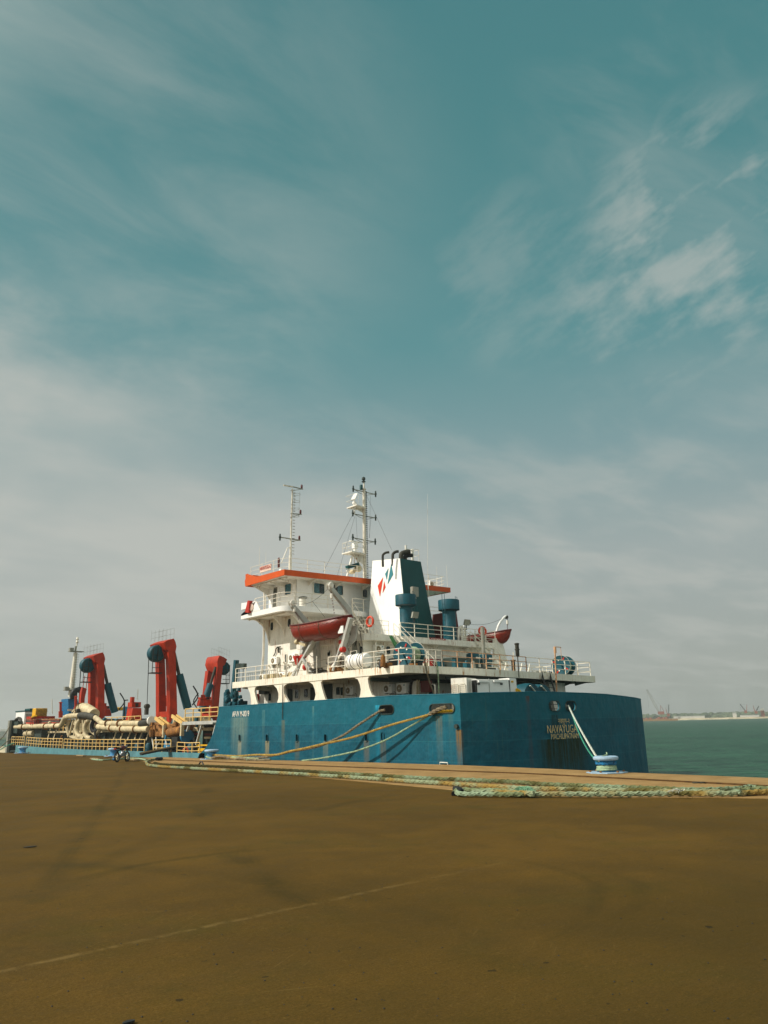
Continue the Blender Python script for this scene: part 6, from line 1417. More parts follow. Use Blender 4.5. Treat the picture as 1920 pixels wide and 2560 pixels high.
for i in range(12):
    q = g3(rng.uniform(170, 245), rng.uniform(1795, 1838), rng.uniform(34.7, 35.3)); mb = MB(); mb.box(q-Vector((.12, .15, .15)), q+Vector((.12, .15, .15))) if i % 2 else mb.lathe([(.08, -.12), (.2, -.08), (.2, .08), (.08, .12)], q, 10, (0, 1, 0)); mb.build('fitting', M['rust' if i % 3 == 0 else 'cream'], tg)
mb = MB(); mb.tube(smooth_path([g3(65, 1835), g3(75, 1833), g3(86, 1833)], 3), .42, 12); mb.lathe([(.3, -.1), (.55, -.08), (.55, .08), (.3, .1)], g3(75, 1833), 14, (0, 1, 0)); tag(mb.build('flanged_pipe_piece', M['cream']), 'short tan flanged pipe piece behind the low rail near the bow', 'pipe piece')
# ---- gantries
XG = 36.6
def gan():
    e = thing('gantry', 'tall orange red gantry with blue sheave housing nearest the raised stern hull', 'gantry crane', (XG, X_(425, 1791, XG).y, 2.3), 'orange pipe gantries')
    Y0 = X_(425, 1791, XG).y
    def v(px, py, dy=0): q = P(px, py, y=Y0); return Vector((q.x, Y0+dy, q.z))
    prof = [v(409, 1606), v(421, 1600), v(435, 1596), v(439, 1604), v(441.8, 1616), v(439.3, 1628), v(441.5, 1700), v(443.7, 1789.5), v(434, 1790), v(427.5, 1807), v(424.5, 1806), v(424.5, 1792), v(424, 1700), v(421.5, 1628), v(415.7, 1624)]
    Yt = .75
    MB().prism(prof, (0, Yt, 0)).build('leg', M['gantry'], e, bevel=.03)
    Y2 = X_(403, 1700, XG).y-Y0
    # fore leg: narrower, joined at head and foot
    prof2 = [v(424.5, 1792), v(443, 1789), v(441.5, 1700), v(439, 1640), v(422, 1640), v(424, 1700)]
    MB().prism([p+Vector((0, Y2, 0)) for p in prof2], (0, Yt, 0)).build('leg', M['gantry'], e, bevel=.03)
    hd = [v(409, 1606), v(421, 1600), v(435, 1596), v(439, 1604), v(441, 1622), v(430, 1645), v(419, 1640)]
    MB().prism([p+Vector((0, Yt, 0)) for p in hd], (0, Y2, 0)).build('head_beam', M['gantry'], e)
    ft_ = [v(425, 1778), v(443, 1778), v(443, 1790), v(425, 1792)]
    MB().prism([p+Vector((0, Yt, 0)) for p in ft_], (0, Y2-Yt, 0)).build('foot_beam', M['gantry'], e)
    c_ = v(412, 1632); rr = .9*abs(P(412, 1608, y=Y0).z-P(412, 1655, y=Y0).z)/2
    c_ = Vector((c_.x-.35, Y0+Yt+.5, c_.z)); mb = MB()
    mb.lathe([(rr*.5, -.45), (rr*.92, -.4), (rr, -.3), (rr, .3), (rr*.92, .4), (rr*.5, .45)], c_, 28, (0, 1, 0)); mb.build('sheave_housing', M['blue'], e)
    mb = MB(); mb.torus(c_+Vector((0, -.46, 0)), rr*.8, .05, (0, 1, 0), 24, 5); mb.bar(c_+Vector((0, -.47, -rr)), c_+Vector((0, -.47, rr)), .12, .05, up=(0, 1, 0)); mb.build('housing_rib', M['teal'], e)
    # hydraulic ram
    a_, m1, b_ = v(440, 1632, .4), v(452, 1686, .4), v(474, 1770, .4)
    MB().cyl(a_, m1+(m1-a_)*.1, .17, n=12).build('ram_rod', M['soot'], e); MB().cyl(m1, b_, .42, .42, 16).build('ram_cylinder', M['blue'], e)
    mb = MB(); mb.tube(smooth_path([b_+Vector((.5, 0, 2.2)), b_+Vector((1.1, 0, 1.2)), b_+Vector((.5, 0, .3))], 5), .07, 6); mb.build('ram_hose', M['rubber'], e)
    # wire and hanging block
    mb = MB(); w0 = v(389, 1645, 1.1); w1 = v(380, 1765, 1.1); mb.cyl(c_+Vector((-rr*.9, 0, -.2)), w1, .03, n=5); mb.cyl(c_+Vector((-rr*.7, .3, -.2)), w1, .03, n=5); mb.build('hoist_wire', M['dark'], e)
    mb = MB(); mb.lathe([(.1, -.25), (.24, -.2), (.24, .2), (.1, .25)], w1, 12, (0, 1, 0)); mb.box(w1-Vector((.15, .2, .8)), w1+Vector((.12, .2, 0))); mb.build('hoist_block', M['soot'], e)
    # platform with ladder at the sheave
    p0 = v(387, 1682, .6); mb = MB(); mb.box(p0, p0+Vector((1.1, .9, .1)))
    for zz in (.55, 1.1, 1.8): mb.tube([p0+Vector((0, 0, zz)), p0+Vector((1.0, 0, zz))], .03, 4)
    for dx in (0, .5): mb.cyl(p0+Vector((dx, 0, 0)), p0+Vector((dx, 0, 2.4)), .04, n=5)
    mb.build('sheave_platform', M['dark'], e)
    mb = MB(); t_ = v(400, 1603, .2); t2 = v(437, 1596, .2); t_.z = t2.z-.15
    for zz in (.5, 1.05): 
        for dy in (0, 1.8): mb.tube([t_+Vector((0, dy, zz-.3)), Vector((t2.x, t2.y+dy, t2.z+zz))], .01, 4)
    for i in range(5): p = t_+(t2-t_)*i/4; mb.cyl(p-Vector((0, 0, .1)), p+Vector((0, 0, 1.05)), .01, n=4); mb.cyl(p+Vector((0, 1.8, -.1)), p+Vector((0, 1.8, 1.05)), .01, n=4)
    mb.build('top_railing', M['grey'], e)
    return e, Y0
g1, Y0 = gan()
g2 = copy_tree(g1); g2.location.y = X_(250, 1800, XG).y+.6; g2['label'] = 'orange red gantry with blue sheave nearest the bow beside the white fore mast'; g2.location.z = 2.35
g3_ = copy_tree(g1); g3_.scale = (-1, 1, 1); g3_.location = (XS-2.6, P(512, 1800, x=XS-2.6).y-3.2, 2.3); g3_['label'] = 'orange red gantry on the far side, leaning right behind the yellow walkway rail'
# red deck winches between the gantries
def red_machine(px, py_b, py_t, w_px, y, label):
    a_ = P(px-w_px/2, py_b, y=y); b_ = P(px+w_px/2, py_b, y=y); zt_ = P(px, py_t, y=y).z; w_ = b_.x-a_.x; h_ = zt_-a_.z
    e = thing('deck_winch', label, 'winch', ((a_.x+b_.x)/2, y, a_.z), 'red deck winches')
    MB().prism([a_, b_, b_+Vector((-.12*w_, 0, h_*.62)), a_+Vector((.1*w_, 0, h_*.62))], (0, 1.4, 0)).build('base', M['gantry'], e, bevel=.03)
    MB().box(a_+Vector((.05*w_, .1, h_*.64)), a_+Vector((.85*w_, 1.2, h_*.9))).build('housing', M['gantry'], e)
    MB().box(a_+Vector((.35*w_, .05, h_*.68)), a_+Vector((.62*w_, .1, h_*.85))).build('opening', M['dark'], e)
    MB().box(a_+Vector((.02*w_, .2, h_*.9)), a_+Vector((.28*w_, .6, h_*1.15))).build('arm', M['gantry'], e)
red_machine(341, 1802, 1750, 28, 84, 'orange red winch between the two near side gantries behind the rail'); red_machine(270, 1790, 1762, 18, 96, 'red winch right behind the gantry nearest the bow'); red_machine(520, 1764, 1740, 24, 72, 'red winch housing at the foot of the far side gantry'); red_machine(419, 1765, 1742, 12, 88, 'small red housing seen between the legs of the nearest gantry')
mb = MB(); mb.prism([P(201, 1765, y=97), P(204, 1730, y=97), P(208, 1718, y=97), P(217, 1722, y=97), P(212, 1745, y=97), P(211, 1765, y=97)], (0, .6, 0)); mb.cyl(P(205, 1730, y=97), P(212, 1690, y=97), .04); mb.cyl(P(214, 1730, y=97), P(219, 1690, y=97), .04)
tag(mb.build('red_crane_jib', M['gantry']), 'small red crane jib with wires left of the gantry nearest the bow', 'crane')
mb = MB(); mb.box(P(292, 1776, y=97), P(312, 1768, y=97)+Vector((0, 1, 0))); tag(mb.build('yellow_tarpaulin', M['yellow'], bevel=.1), 'yellow tarpaulin on deck between the two near side gantries', 'tarpaulin')
mb = MB(); q = P(310, 1795, y=90); mb.box(q, q+Vector((.9, .5, 1.3))); tag(mb.build('blue_locker', M['blue_light'], bevel=.03), 'light blue locker behind the cream pipe between the gantries', 'locker')
mb = MB(); mb.cyl(P(311, 1800, y=89), P(311, 1749, y=89), .08); mb.cyl(P(311, 1751, y=89), P(320, 1750, y=89), .06); mb.build('lamp_post', M['dark'], ship)
# rusty draghead with yellow beams
dh = thing('draghead', 'rusty golden brown draghead with cream lifting beams hung outboard before the raised hull', 'draghead', (34.6, X_(415, 1820, 34.6).y, 1.2))
XD = 34.5
mb = MB(); mb.prism([X_(p[0], p[1], XD) for p in ((376, 1812), (384, 1806), (408, 1812), (440, 1808), (458, 1812), (455, 1832), (430, 1838), (402, 1842), (384, 1842), (372, 1836))], (1.3, 0, 0)); mb.build('visor', M['rust'], dh, bevel=.08)
mb = MB(); mb.tube(smooth_path([X_(424, 1832, XD-.1), X_(440, 1829, XD-.1), X_(456, 1826, XD)], 3), .42, 12); mb.tube([X_(380, 1824, XD-.15), X_(380, 1842, XD-.15)], .25); mb.tube([X_(396, 1816, XD-.15), X_(409, 1838, XD-.2)], .2)
for i in range(9): q = X_(380+i*8.5, 1811+rng.uniform(0, 20), XD-.1); mb.box(q-Vector((.15, .25, .15)), q+Vector((.12, .25, .2)))
mb.build('wear_blocks', M['rust'], dh)
for a_, b_ in (((388, 1795), (411, 1813)), ((430, 1790), (456, 1808))):
    p, q = X_(*a_, XD-.2), X_(*b_, XD-.2); mb = MB()
    for o_ in (0, .45): mb.bar(p+Vector((o_, 0, 0)), q+Vector((o_, 0, 0)), .14, .3)
    for k in range(7): c_ = p+(q-p)*(k+.5)/7; mb.bar(c_, c_+Vector((.45, 0, 0)), .08, .12)
    mb.build('lifting_beam', M['yrail'], dh)
    MB().bar(q, q-Vector((0, 0, 1.1)), .3, .24).build('hanger', M['cream'], dh)
# rope winch on the low deck
wn = thing('anchor_winch', 'grey winch drum with blue flanges on the low deck before the raised hull', 'winch', (34.9, X_(445, 1850, 34.9).y, .1))
a_, b_ = X_(422, 1846, 34.9), X_(468, 1843, 34.9)
MB().cyl(a_, b_, .5, n=18).build('drum', M['interior'], wn)
for p, r_ in ((b_, .66), (a_+(b_-a_)*.12, .62)): MB().lathe([(.3, -.12), (r_, -.1), (r_, .1), (.3, .12)], p, 24, (b_-a_)).build('flange', M['blue_light'], wn)
mb = MB(); mb.prism([X_(*p, 34.6) for p in ((408, 1872), (414, 1838), (422, 1835), (430, 1872))], (.3, 0, 0)); mb.build('stand', M['blue_light'], wn)
MB().box((34.4, b_.y-.5, .05), (35.4, a_.y+.3, .3)).build('base', M['dark'], wn)
for px in (345, 372, 478): q = X_(px, 1872, 34.9); MB().lathe([(.25, 0), (.35, .1), (.35, .8), (.2, 1.0)], Vector((34.9, q.y, .05)), 14).build('bitts', M['blue'], ship)
mb = MB()
for i in range(26): x_ = rng.uniform(34.6, 35.8); y_ = rng.uniform(64, 84); mb.box((x_, y_, .05), (x_+rng.uniform(.15, .5), y_+rng.uniform(.2, .7), rng.uniform(.4, 1.6)))
mb.build('side_deck_gear', M['dark'], ship)
for i in range(16):
    y_ = rng.uniform(70, 107); z0_ = rng.uniform(.1, .6); MB().cyl((rng.uniform(34.3, 35.7), y_, z0_), (rng.uniform(34.3, 35.7), y_+rng.uniform(-.8, .8), rng.uniform(1.5, 2.4)), rng.uniform(.04, .13), n=6).build('side_pipe', M[rng.choice(['cream', 'rust', 'soot', 'grey', 'dark'])], ship)
for i, mt_ in enumerate(('rust', 'maroon', 'soot', 'gantry', 'cream')):
    pts = [X_(px_, 1799+i*3.1+rng.uniform(-1.2, 1.2)+(6 if px_ < 50 else 0), 35.2) for px_ in (44, 62, 84, 108, 132, 150)]; MB().tube(smooth_path(pts, 4), .1+.02*i, 6).build('deck_hose', M[mt_], ship)
for px_, py_ in ((262, 1800), (292, 1803), (330, 1800), (345, 1812), (60, 1806), (90, 1808), (125, 1808)):
    q = X_(px_, py_, 35.0); mb = MB(); mb.lathe([(.1, -.2), (.24, -.15), (.24, .15), (.1, .2)], q, 10, (0, 1, .2)); mb.cyl(q, q-Vector((0, 0, .7)), .08, n=6); mb.build('pipe_valve', M[rng.choice(['rust', 'cream', 'blue'])], ship)
# blue deck crane at the break
dc = thing('deck_crane', 'dark blue folded deck crane with upright boom at the front of the raised hull', 'crane', (34.6, X_(583, 1765, 34.6).y, 3.9)); XC = 34.6
MB().bar(X_(583, 1742, XC), X_(591, 1650, XC), .36, .34).build('boom', M['blue'], dc, bevel=.03)
MB().bar(X_(587, 1742, XC), X_(594.5, 1655, XC), .1, .2).build('boom_rail', M['teal'], dc)
mb = MB(); mb.lathe([(.2, -1.4), (.3, -1.3), (.3, .1), (.15, .25)], X_(568, 1735, XC+.2), 14); mb.lathe([(.2, -1.4), (.26, -1.3), (.26, .1), (.15, .2)], X_(589, 1733, XC+.1), 14); build_split(mb, 'cylinder', M['blue'], dc)
mb = MB(); mb.box(X_(566, 1766, XC), X_(596, 1752, XC)+Vector((.9, 0, 0))); mb.build('base', M['blue'], dc, bevel=.04)
for i in range(14):
    q = X_(rng.uniform(566, 604), rng.uniform(1728, 1764), rng.uniform(34.4, 35)); r_ = rng.uniform(.12, .26); MB().lathe([(.05, -r_), (r_, -r_*.7), (r_, r_*.7), (.05, r_)], q, 10, (0, 1, 0) if i % 2 else (1, 0, .3)).build('valve', M['blue'], dc)
mb = MB(); mb.cyl(X_(574, 1766, XC), X_(574, 1800, XC+.6), .1); mb.lathe([(.14, 0), (.16, .25), (.08, .4)], X_(597, 1728, 35.2), 8); mb.build('column', M['blue'], dc)
mb = MB(); mb.lathe([(.16, 0), (.16, .45), (.08, .5)], X_(598, 1730, 35.6), 8); tag(mb.build('orange_lamp', M['lifebuoy']), 'small orange float beside the folded blue deck crane', 'float')
# ================================================================== bollards
def bollard(loc, label):
    e = thing('bollard', label, 'bollard', loc, 'blue quay bollards'); o = Vector(loc)
    MB().prism([o+Vector((math.cos(a*math.pi/4+.39)*.84, math.sin(a*math.pi/4+.39)*.84, .05)) for a in range(8)], (0, 0, .04)).build('base_plate', M['boll_cap'], e, bevel=.01)
    mb = MB()
    for a in range(6): mb.lathe([(.05, 0), (.05, .05)], o+Vector((math.cos(a*math.pi/3)*.68, math.sin(a*math.pi/3)*.68, .09)), 6)
    mb.build('bolts', M['rust'], e)
    MB().lathe([(.4, .1), (.32, .16), (.3, .3), (.33, .42), (.44, .5)], o, 24).build('neck', M['boll_blue'], e)
    MB().lathe([(.44, .48), (.5, .5), (.52, .55), (.5, .6), (.42, .625), (.1, .63)], o, 28).build('cap', M['boll_cap'], e)
    return e
qb = G(1518, 1936); qb = Vector((qb.x, qb.y, 0))
b1 = bollard((qb.x, qb.y, .0), 'large pale blue bollard with a green rope round it in front of the ship stern')
b1.rotation_euler = (0, 0, .2); b1.scale = (1.04, 1.04, 1.22)
Bs = [b1]
for px, py, lab in ((530, 1901, 'blue bollard holding the bundle of mooring ropes beside the hull number'), (253, 1894.5, 'blue bollard on the quay edge left of the motorcycle'), (64, 1885, 'far blue bollard at the left edge of the photo near the bow')):
    c_ = copy_tree(b1); q = P(px, py-1, z=0); c_.location = (ed(q.y)-.75, q.y, .0); c_['label'] = lab; Bs.append(c_)
wr = MB(); o = Vector(b1.location)
for i in range(3): wr.torus(o+Vector((.0, 0, .2+i*.06)), .41-.01*i, .04, (.02*i, .05, 1), 24, 6)
tag(wr.build('rope_turns', M['rope_green']), 'green rope turns wound round the neck of the large bollard', 'rope')
tp = MB(); prof = [(.38, .0), (.44, .04), (.42, .09), (.44, .13)]
vs = []; n = 26
for k, (r_, z_) in enumerate(prof):
    for i in range(n): a_ = 2*math.pi*i/n; rr = r_*(1+.06*math.sin(i*2.7+k)+.04*math.sin(i*5.1)); vs.append(o+Vector((rr*math.cos(a_), rr*math.sin(a_), .38+z_*1.3+.015*math.sin(i*3.3+k*2))))
tp.add(vs, [(k*n+i, k*n+(i+1) % n, (k+1)*n+(i+1) % n, (k+1)*n+i) for k in range(3) for i in range(n)], True); tag(tp.build('blue_cloth', M['tarp_blue']), 'crumpled bright blue sheet wrapped under the cap of the large bollard', 'cloth')
# ================================================================== ropes
def rope3(name, pts, r, mat, label, strands=3, pitch=None, group=None, n=6, twist=True, plait=False, cat='rope'):
    """laid or plaited rope: every strand is a tube; material alternates with the position noise"""
    path = smooth_path(pts, n); L = [0]
    for a_, b_ in zip(path, path[1:]): L.append(L[-1]+(b_-a_).length)
    pitch = pitch or r*7; seg = max(r*1.1, pitch/9); m = int(L[-1]/seg); fine = []; j = 0
    for i in range(m+1):
        s_ = L[-1]*i/m
        while j < len(L)-2 and L[j+1] < s_: j += 1
        fine.append((path[j]+(path[j+1]-path[j])*((s_-L[j])/max(L[j+1]-L[j], 1e-6)), s_))
    mb = MB()
    for k in range(strands*(2 if plait else 1)):
        out = []; sg = -1 if (plait and k % 2) else 1; ph = 2*math.pi*(k//(2 if plait else 1))/strands
        for i, (p, s_) in enumerate(fine):
            d = (fine[min(i+1, m)][0]-fine[max(i-1, 0)][0]).normalized(); u = Vector((0, 0, 1)) if abs(d.z) < .95 else Vector((1, 0, 0)); a = d.cross(u).normalized(); b_ = a.cross(d)*-1
            t_ = sg*2*math.pi*s_/pitch+ph; rr = r*(.56 if not plait else .62+.12*math.sin(2*t_+k))
            out.append(p+(a*math.cos(t_)+b_*math.sin(t_))*rr)
        mb.tube(out, r*(.5 if not plait else .4), 5)
    if plait: mb.tube([p for p, s_ in fine], r*.72, 8)
    o_ = mb.build(name, mat if not isinstance(mat, str) else M[mat]); return tag(o_, label, cat, group)
def mooring(name, pts, x0, x1, r, mat, label, **k):
    m = len(pts)-1; L = [0]
    for a_, b_ in zip(pts, pts[1:]): L.append(L[-1]+math.hypot(a_[0]-b_[0], a_[1]-b_[1]))
    return rope3(name, [P(px, py, x=x0+(x1-x0)*L[i]/L[-1]) for i, (px, py) in enumerate(pts)], r, mat, label, **k)
BX = Bs[1].location.x
mooring('mooring_rope', [(962, 1775), (950, 1777), (943, 1782), (905, 1806), (860, 1837), (818, 1857), (790, 1867), (750, 1875), (717, 1881), (690, 1887), (650, 1894), (600, 1894), (560, 1893), (534, 1886)], XH, BX+.1, .085, 'rope_grey', 'thick grey mooring rope from the left port fairlead down to the bollard')
mooring('mooring_rope', [(1118, 1768), (1095, 1775), (1074, 1786), (1000, 1806), (955, 1819.5), (900, 1838), (855, 1850), (803, 1861), (760, 1871), (720, 1879), (690, 1887), (640, 1887), (590, 1890), (532, 1887)], XH, BX-.05, .075, 'rope_yellow', 'yellow mooring rope from the long port fairlead to the bollard')
mooring('mooring_rope', [(1098, 1776), (1070, 1790), (1054, 1799), (1013, 1823), (980, 1842), (948, 1857), (900, 1874.5), (870, 1882.5), (831, 1890.5), (793, 1897), (755, 1901.5)], XH, ed(45), .055, 'rope_green', 'pale green mooring rope slanting lowest across the port side to the quay edge')
mooring('rope_chafing_sleeve', [(1116, 1767), (1100, 1772), (1086, 1779), (1073, 1787)], XH-.1, XH-.25, .13, 'rope_grey', 'grey sleeve round the yellow rope where it leaves the fairlead', cat='rope sleeve')
for i, (dy, mt, lab) in enumerate(((0, 'rope_grey', 'grey rope coiled loosely round the foot of the bollard by the hull number'), (3, 'rope_yellow', 'yellow rope tangled at the foot of the bollard by the hull number'), (-2, 'rope_green', 'green rope tail lying right of the bollard by the hull number'))):
    o = Vector(Bs[1].location); y0 = o.y
    rope3('rope_tangle', [o+Vector((.42*math.cos(1+i), .42*math.sin(1+i), .16+.05*i)), o+Vector((-.3, -.5, .16)), o+Vector((-.15+.1*i, -1.6, .3-.06*i)), o+Vector((.2, -2.8, .12+.06*i)), o+Vector((-.1, -4.2-.4*i, .22)), o+Vector((.3*i-.2, -5.8, .13)), o+Vector((.3-.3*i, -7.4+i, .13))], .08, mt, lab)
q = Vector(b1.location)+Vector((-.44, .05, .58))
st0 = P(1421, 1764, y=29.5)
def hang(a_, b_, sag, n=10, mid=None): return [a_+(b_-a_)*i/n-Vector((0, 0, sag*4*(i/n)*(1-i/n))) for i in range(n+1)]
rope3('stern_rope', hang(st0, q, .12), .05, 'rope_white', 'whitish taut stern rope from the transom opening to the large bollard')
rope3('stern_rope', hang(st0+Vector((.15, 0, -.1)), q+Vector((.02, .1, -.02)), .5), .038, 'rope_teal', 'bright green slack rope sagging beside the whitish stern rope')
rope3('rope_tail', [q+Vector((0, -.05, .13)), q+Vector((.25, -.2, .23)), q+Vector((.5, -.1, .22)), q+Vector((.62, .0, .32))], .03, 'rope_green', 'short green rope tail lying on top of the large bollard cap')
for pts, lab in (([(1061, 1644), (1064.7, 1668), (1071, 1696), (1078, 1716), (1087, 1740)], 'left one of two grey green ropes hanging from the deck edge to the working deck'), ([(1091, 1655), (1094, 1672), (1095.5, 1690), (1096.5, 1710), (1097, 1738)], 'right one of two grey green ropes hanging from the deck edge to the working deck')):
    rope3('hanging_rope', [P(a_, b_, y=35.6) for a_, b_ in pts], .05, 'rope_grey' if 'left' in lab else 'rope_green', lab)
for pts, lab in (([(-40, 1880), (0, 1849), (12, 1836), (24, 1817)], 'upper thin bow line running off the left edge'), ([(-40, 1905), (0, 1869), (20, 1852), (40, 1842)], 'middle bow line running off the left edge'), ([(-40, 1893), (0, 1882.5-8), (14, 1866), (36, 1857)], 'lowest bow line running off the left edge')):
    mooring('bow_rope', pts, XH-2.5, XH-.05, .06, 'rope_teal' if 'lowest' in lab else 'rope_grey', lab)
mb = MB(); ptube(mb, [(707, 1712), (706.5, 1745), (706.5, 1775), (705.5, 1798)], .03, x=XH-.08); tag(mb.build('hanging_cable', M['soot']), 'thin brown cable hanging down the hull side from the second arcade pillar', 'cable')
# hawser lying along the quay, plaited
def plait_mat(name, a, b_, c, far_dark=False):
    m, t, bb, pos = mat_base(name); n = t.noise(pos, .55, 3, .6); n2 = t.noise(pos, 14, 3, .6)
    o_ = t.mix(t.mapr(n, .42, .58), lin(*a), lin(*b_)); o_ = t.mix(t.mapr(t.noise(pos, .9, 2), .56, .66), o_, lin(*c))
    if far_dark: o_ = t.mix(t.mapr(t.math('ADD', t.xyz(pos)[1], t.math('MULTIPLY', n, 8.)), 34., 38.), o_, lin(62, 56, 30)); o_ = t.mix(t.mapr(n2, .3, .75, 0, .55), o_, lin(52, 56, 30))
    t.l.new(o_, bb.inputs['Base Color']); bb.inputs['Roughness'].default_value = .95; bb.inputs['Specular IOR Level'].default_value = .1; return m
M['hawser'] = plait_mat('hawser_green_tan', (132, 142, 112), (140, 116, 62), (90, 84, 46)); M['hawser_dark'] = plait_mat('hawser_dark', (126, 142, 114), (102, 106, 70), (78, 74, 40), True); M['hawser_pale'] = plait_mat('hawser_pale', (136, 152, 124), (114, 122, 86), (86, 84, 50))
def ground(pts, z=.09): return [P(a_, b_, z=z) for a_, b_ in pts]
RR = .086
def haw(name, pts, r, mat, label, z=None, **k): return rope3(name, [P(a_, b_, z=(r+.02) if z is None else z) for a_, b_ in pts], r, mat, label, strands=2, plait=True, pitch=r*6.5, group='old hawsers lying along the quay', **k)
haw('hawser', [(392, 1897.5), (378, 1899.5), (368, 1903), (366, 1907), (371, 1912), (388, 1914.5), (408, 1916.5), (456, 1919), (520, 1923), (581, 1926), (700, 1932), (800, 1938), (900, 1944), (1000, 1951), (1080, 1956), (1143, 1960), (1194, 1963), (1257, 1967.5), (1333, 1971), (1460, 1973.5), (1560, 1975.5), (1640, 1977), (1713, 1979), (1800, 1979)], RR, 'hawser', 'long pale green and tan hawser, front strand looping round at its left end', z=.11)
haw('hawser', [(386, 1907), (409, 1911), (489.5, 1914), (573, 1917), (664, 1922.5), (740, 1926.5), (850, 1933), (960, 1939.5), (1080, 1946), (1143, 1948), (1206, 1950.8), (1290, 1954.6), (1358, 1960), (1460, 1964), (1520, 1966.5), (1616, 1970), (1713, 1973.5), (1785, 1973.5), (1845, 1971), (1877, 1967), (1900, 1969), (1960, 1975)], RR, 'hawser_dark', 'long dark hawser behind the pale one, running the whole quay edge', z=.11)
haw('hawser', [(1240, 1981.5), (1310, 1982.5), (1340, 1985), (1400, 1985), (1500, 1985.5), (1616, 1984.5), (1713, 1983), (1785, 1984), (1857, 1982), (1920, 1979), (1960, 1975)], RR*1.05, 'hawser', 'front hawser of tan and green nearest the camera at the right')
haw('hawser_eye', [(1138, 1979), (1150, 1984), (1180, 1985), (1230, 1985.5), (1290, 1986), (1320, 1985)], RR*1.0, 'hawser_pale', 'thick spliced end of the front hawser, lower strand')
haw('hawser_eye', [(1138, 1979), (1152, 1974), (1185, 1975), (1240, 1976), (1290, 1979), (1325, 1983)], RR*1.0, 'hawser_pale', 'thick spliced end of the front hawser, upper strand', z=.12)
haw('hawser_splice', [(1180, 1980), (1240, 1980.5), (1300, 1983), (1335, 1984.5)], RR*1.15, 'hawser', 'fat middle of the hawser splice behind the frayed tuft', z=.13)
haw('hawser_splice', [(1840, 1980), (1870, 1977), (1900, 1975), (1950, 1974)], RR*1.5, 'hawser_pale', 'fat pale splice of the hawsers at the right edge of the photo', z=.14)
mb = MB(); c_ = P(1311, 1986, z=.05)
for i in range(420):
    a_ = rng.gauss(-2.35, .9); l_ = rng.uniform(.1, .36); d = Vector((math.cos(a_), math.sin(a_), 0)); sd_ = Vector((-d.y, d.x, 0))*rng.uniform(-.12, .12); p0 = c_+Vector((rng.uniform(-.1, .1), rng.uniform(-.12, .12), .15+rng.uniform(-.03, .06))); mb.tube([p0, p0+d*l_*.45+sd_*.5+Vector((0, 0, rng.uniform(.0, .05))), p0+d*l_*.8+sd_+Vector((0, 0, -.07)), p0+d*l_*.95+sd_*1.6+Vector((0, 0, -.15))], .006, 3)
tag(mb.build('frayed_rope_tuft', M['rope_tuft']), 'pale green frayed tuft bursting from the hawser splice', 'rope fibres')
mb = MB(); c_ = P(1708, 1977, z=.22)
for i in range(12): a_ = rng.uniform(0, 6.3); l_ = rng.uniform(.15, .5); mb.tube([c_, c_+Vector((math.cos(a_)*l_*.6, math.sin(a_)*l_*.6, .05)), c_+Vector((math.cos(a_)*l_, math.sin(a_)*l_, -.02))], .008, 3)
tag(mb.build('loose_fibres', M['rope_white']), 'few loose white fibres on the front hawser right of the splice', 'rope fibres')
mb = MB(); mb.tube([P(1138, 1972, z=.1), P(1150, 1975, z=.16), P(1154, 1981, z=.1)], .1, 8); mb.tube([P(1134, 1985, z=.06), P(1140, 1977, z=.1)], .08, 8); tag(mb.build('rope_whipping', M['black']), 'black tape whipping on the left end of the spliced hawser', 'rope binding')
mb = MB(); mb.tube([P(358+34, 1897.5, z=.15), P(404, 1896.5, z=.13)], .12, 8); tag(mb.build('rope_whipping', M['black']), 'black wrapped end of the long hawser at its far left loop', 'rope binding')
mb = MB(); c_ = P(503, 1912, z=.05); mb.tube([c_+Vector((0, .3, 0)), c_+Vector((0, .1, .18)), c_+Vector((0, -.1, .18)), c_+Vector((0, -.3, 0))], .05, 6); tag(mb.build('mooring_eye', M['dark']), 'small iron ring bolt beside the hawser left of centre', 'ring bolt')
mb = MB(); c_ = P(1740, 1956, z=.055); mb.torus(c_, .12, .02, (0, 0, 1), 14, 5); mb.torus(c_+Vector((.15, -.15, 0)), .09, .02, (0, 0, 1), 12, 5); tag(mb.build('wire_scrap', M['soot']), 'small rusty loop of wire on the cap beam at the right', 'wire scrap')
mb = MB(); c_ = P(285, 1898, z=.12); mb.lathe([(.02, -.12), (.09, -.08), (.12, 0), (.09, .08), (.02, .12)], c_, 12); tag(mb.build('blue_ball', M['tarp_blue']), 'small blue ball on the quay left of the motorcycle', 'ball')
for i, (px, py, lab) in enumerate(((236, 1897, 'weathered plank lying left of the middle bollard'), (306, 1892, 'weathered plank lying behind the motorcycle'), (200, 1889, 'pale plank lying at the quay edge far left'), (340, 1899, 'low plank between the motorcycle and the hawser loop'))):
    c_ = P(px, py, z=.08); o_ = MB().bar(c_-Vector((.3*(i % 2), 1.1, 0)), c_+Vector((.2, 1.1, 0)), .3, .1).build('plank', M['wood'], bevel=.01); tag(o_, lab, 'plank', 'loose planks')
rope3('quay_rope', [P(a_, b_, z=.06) for a_, b_ in ((230, 1898), (258, 1900), (300, 1897), (345, 1896), (365, 1900))], .06, 'rope_green', 'pale green rope lying behind the motorcycle towards the hawser loop')
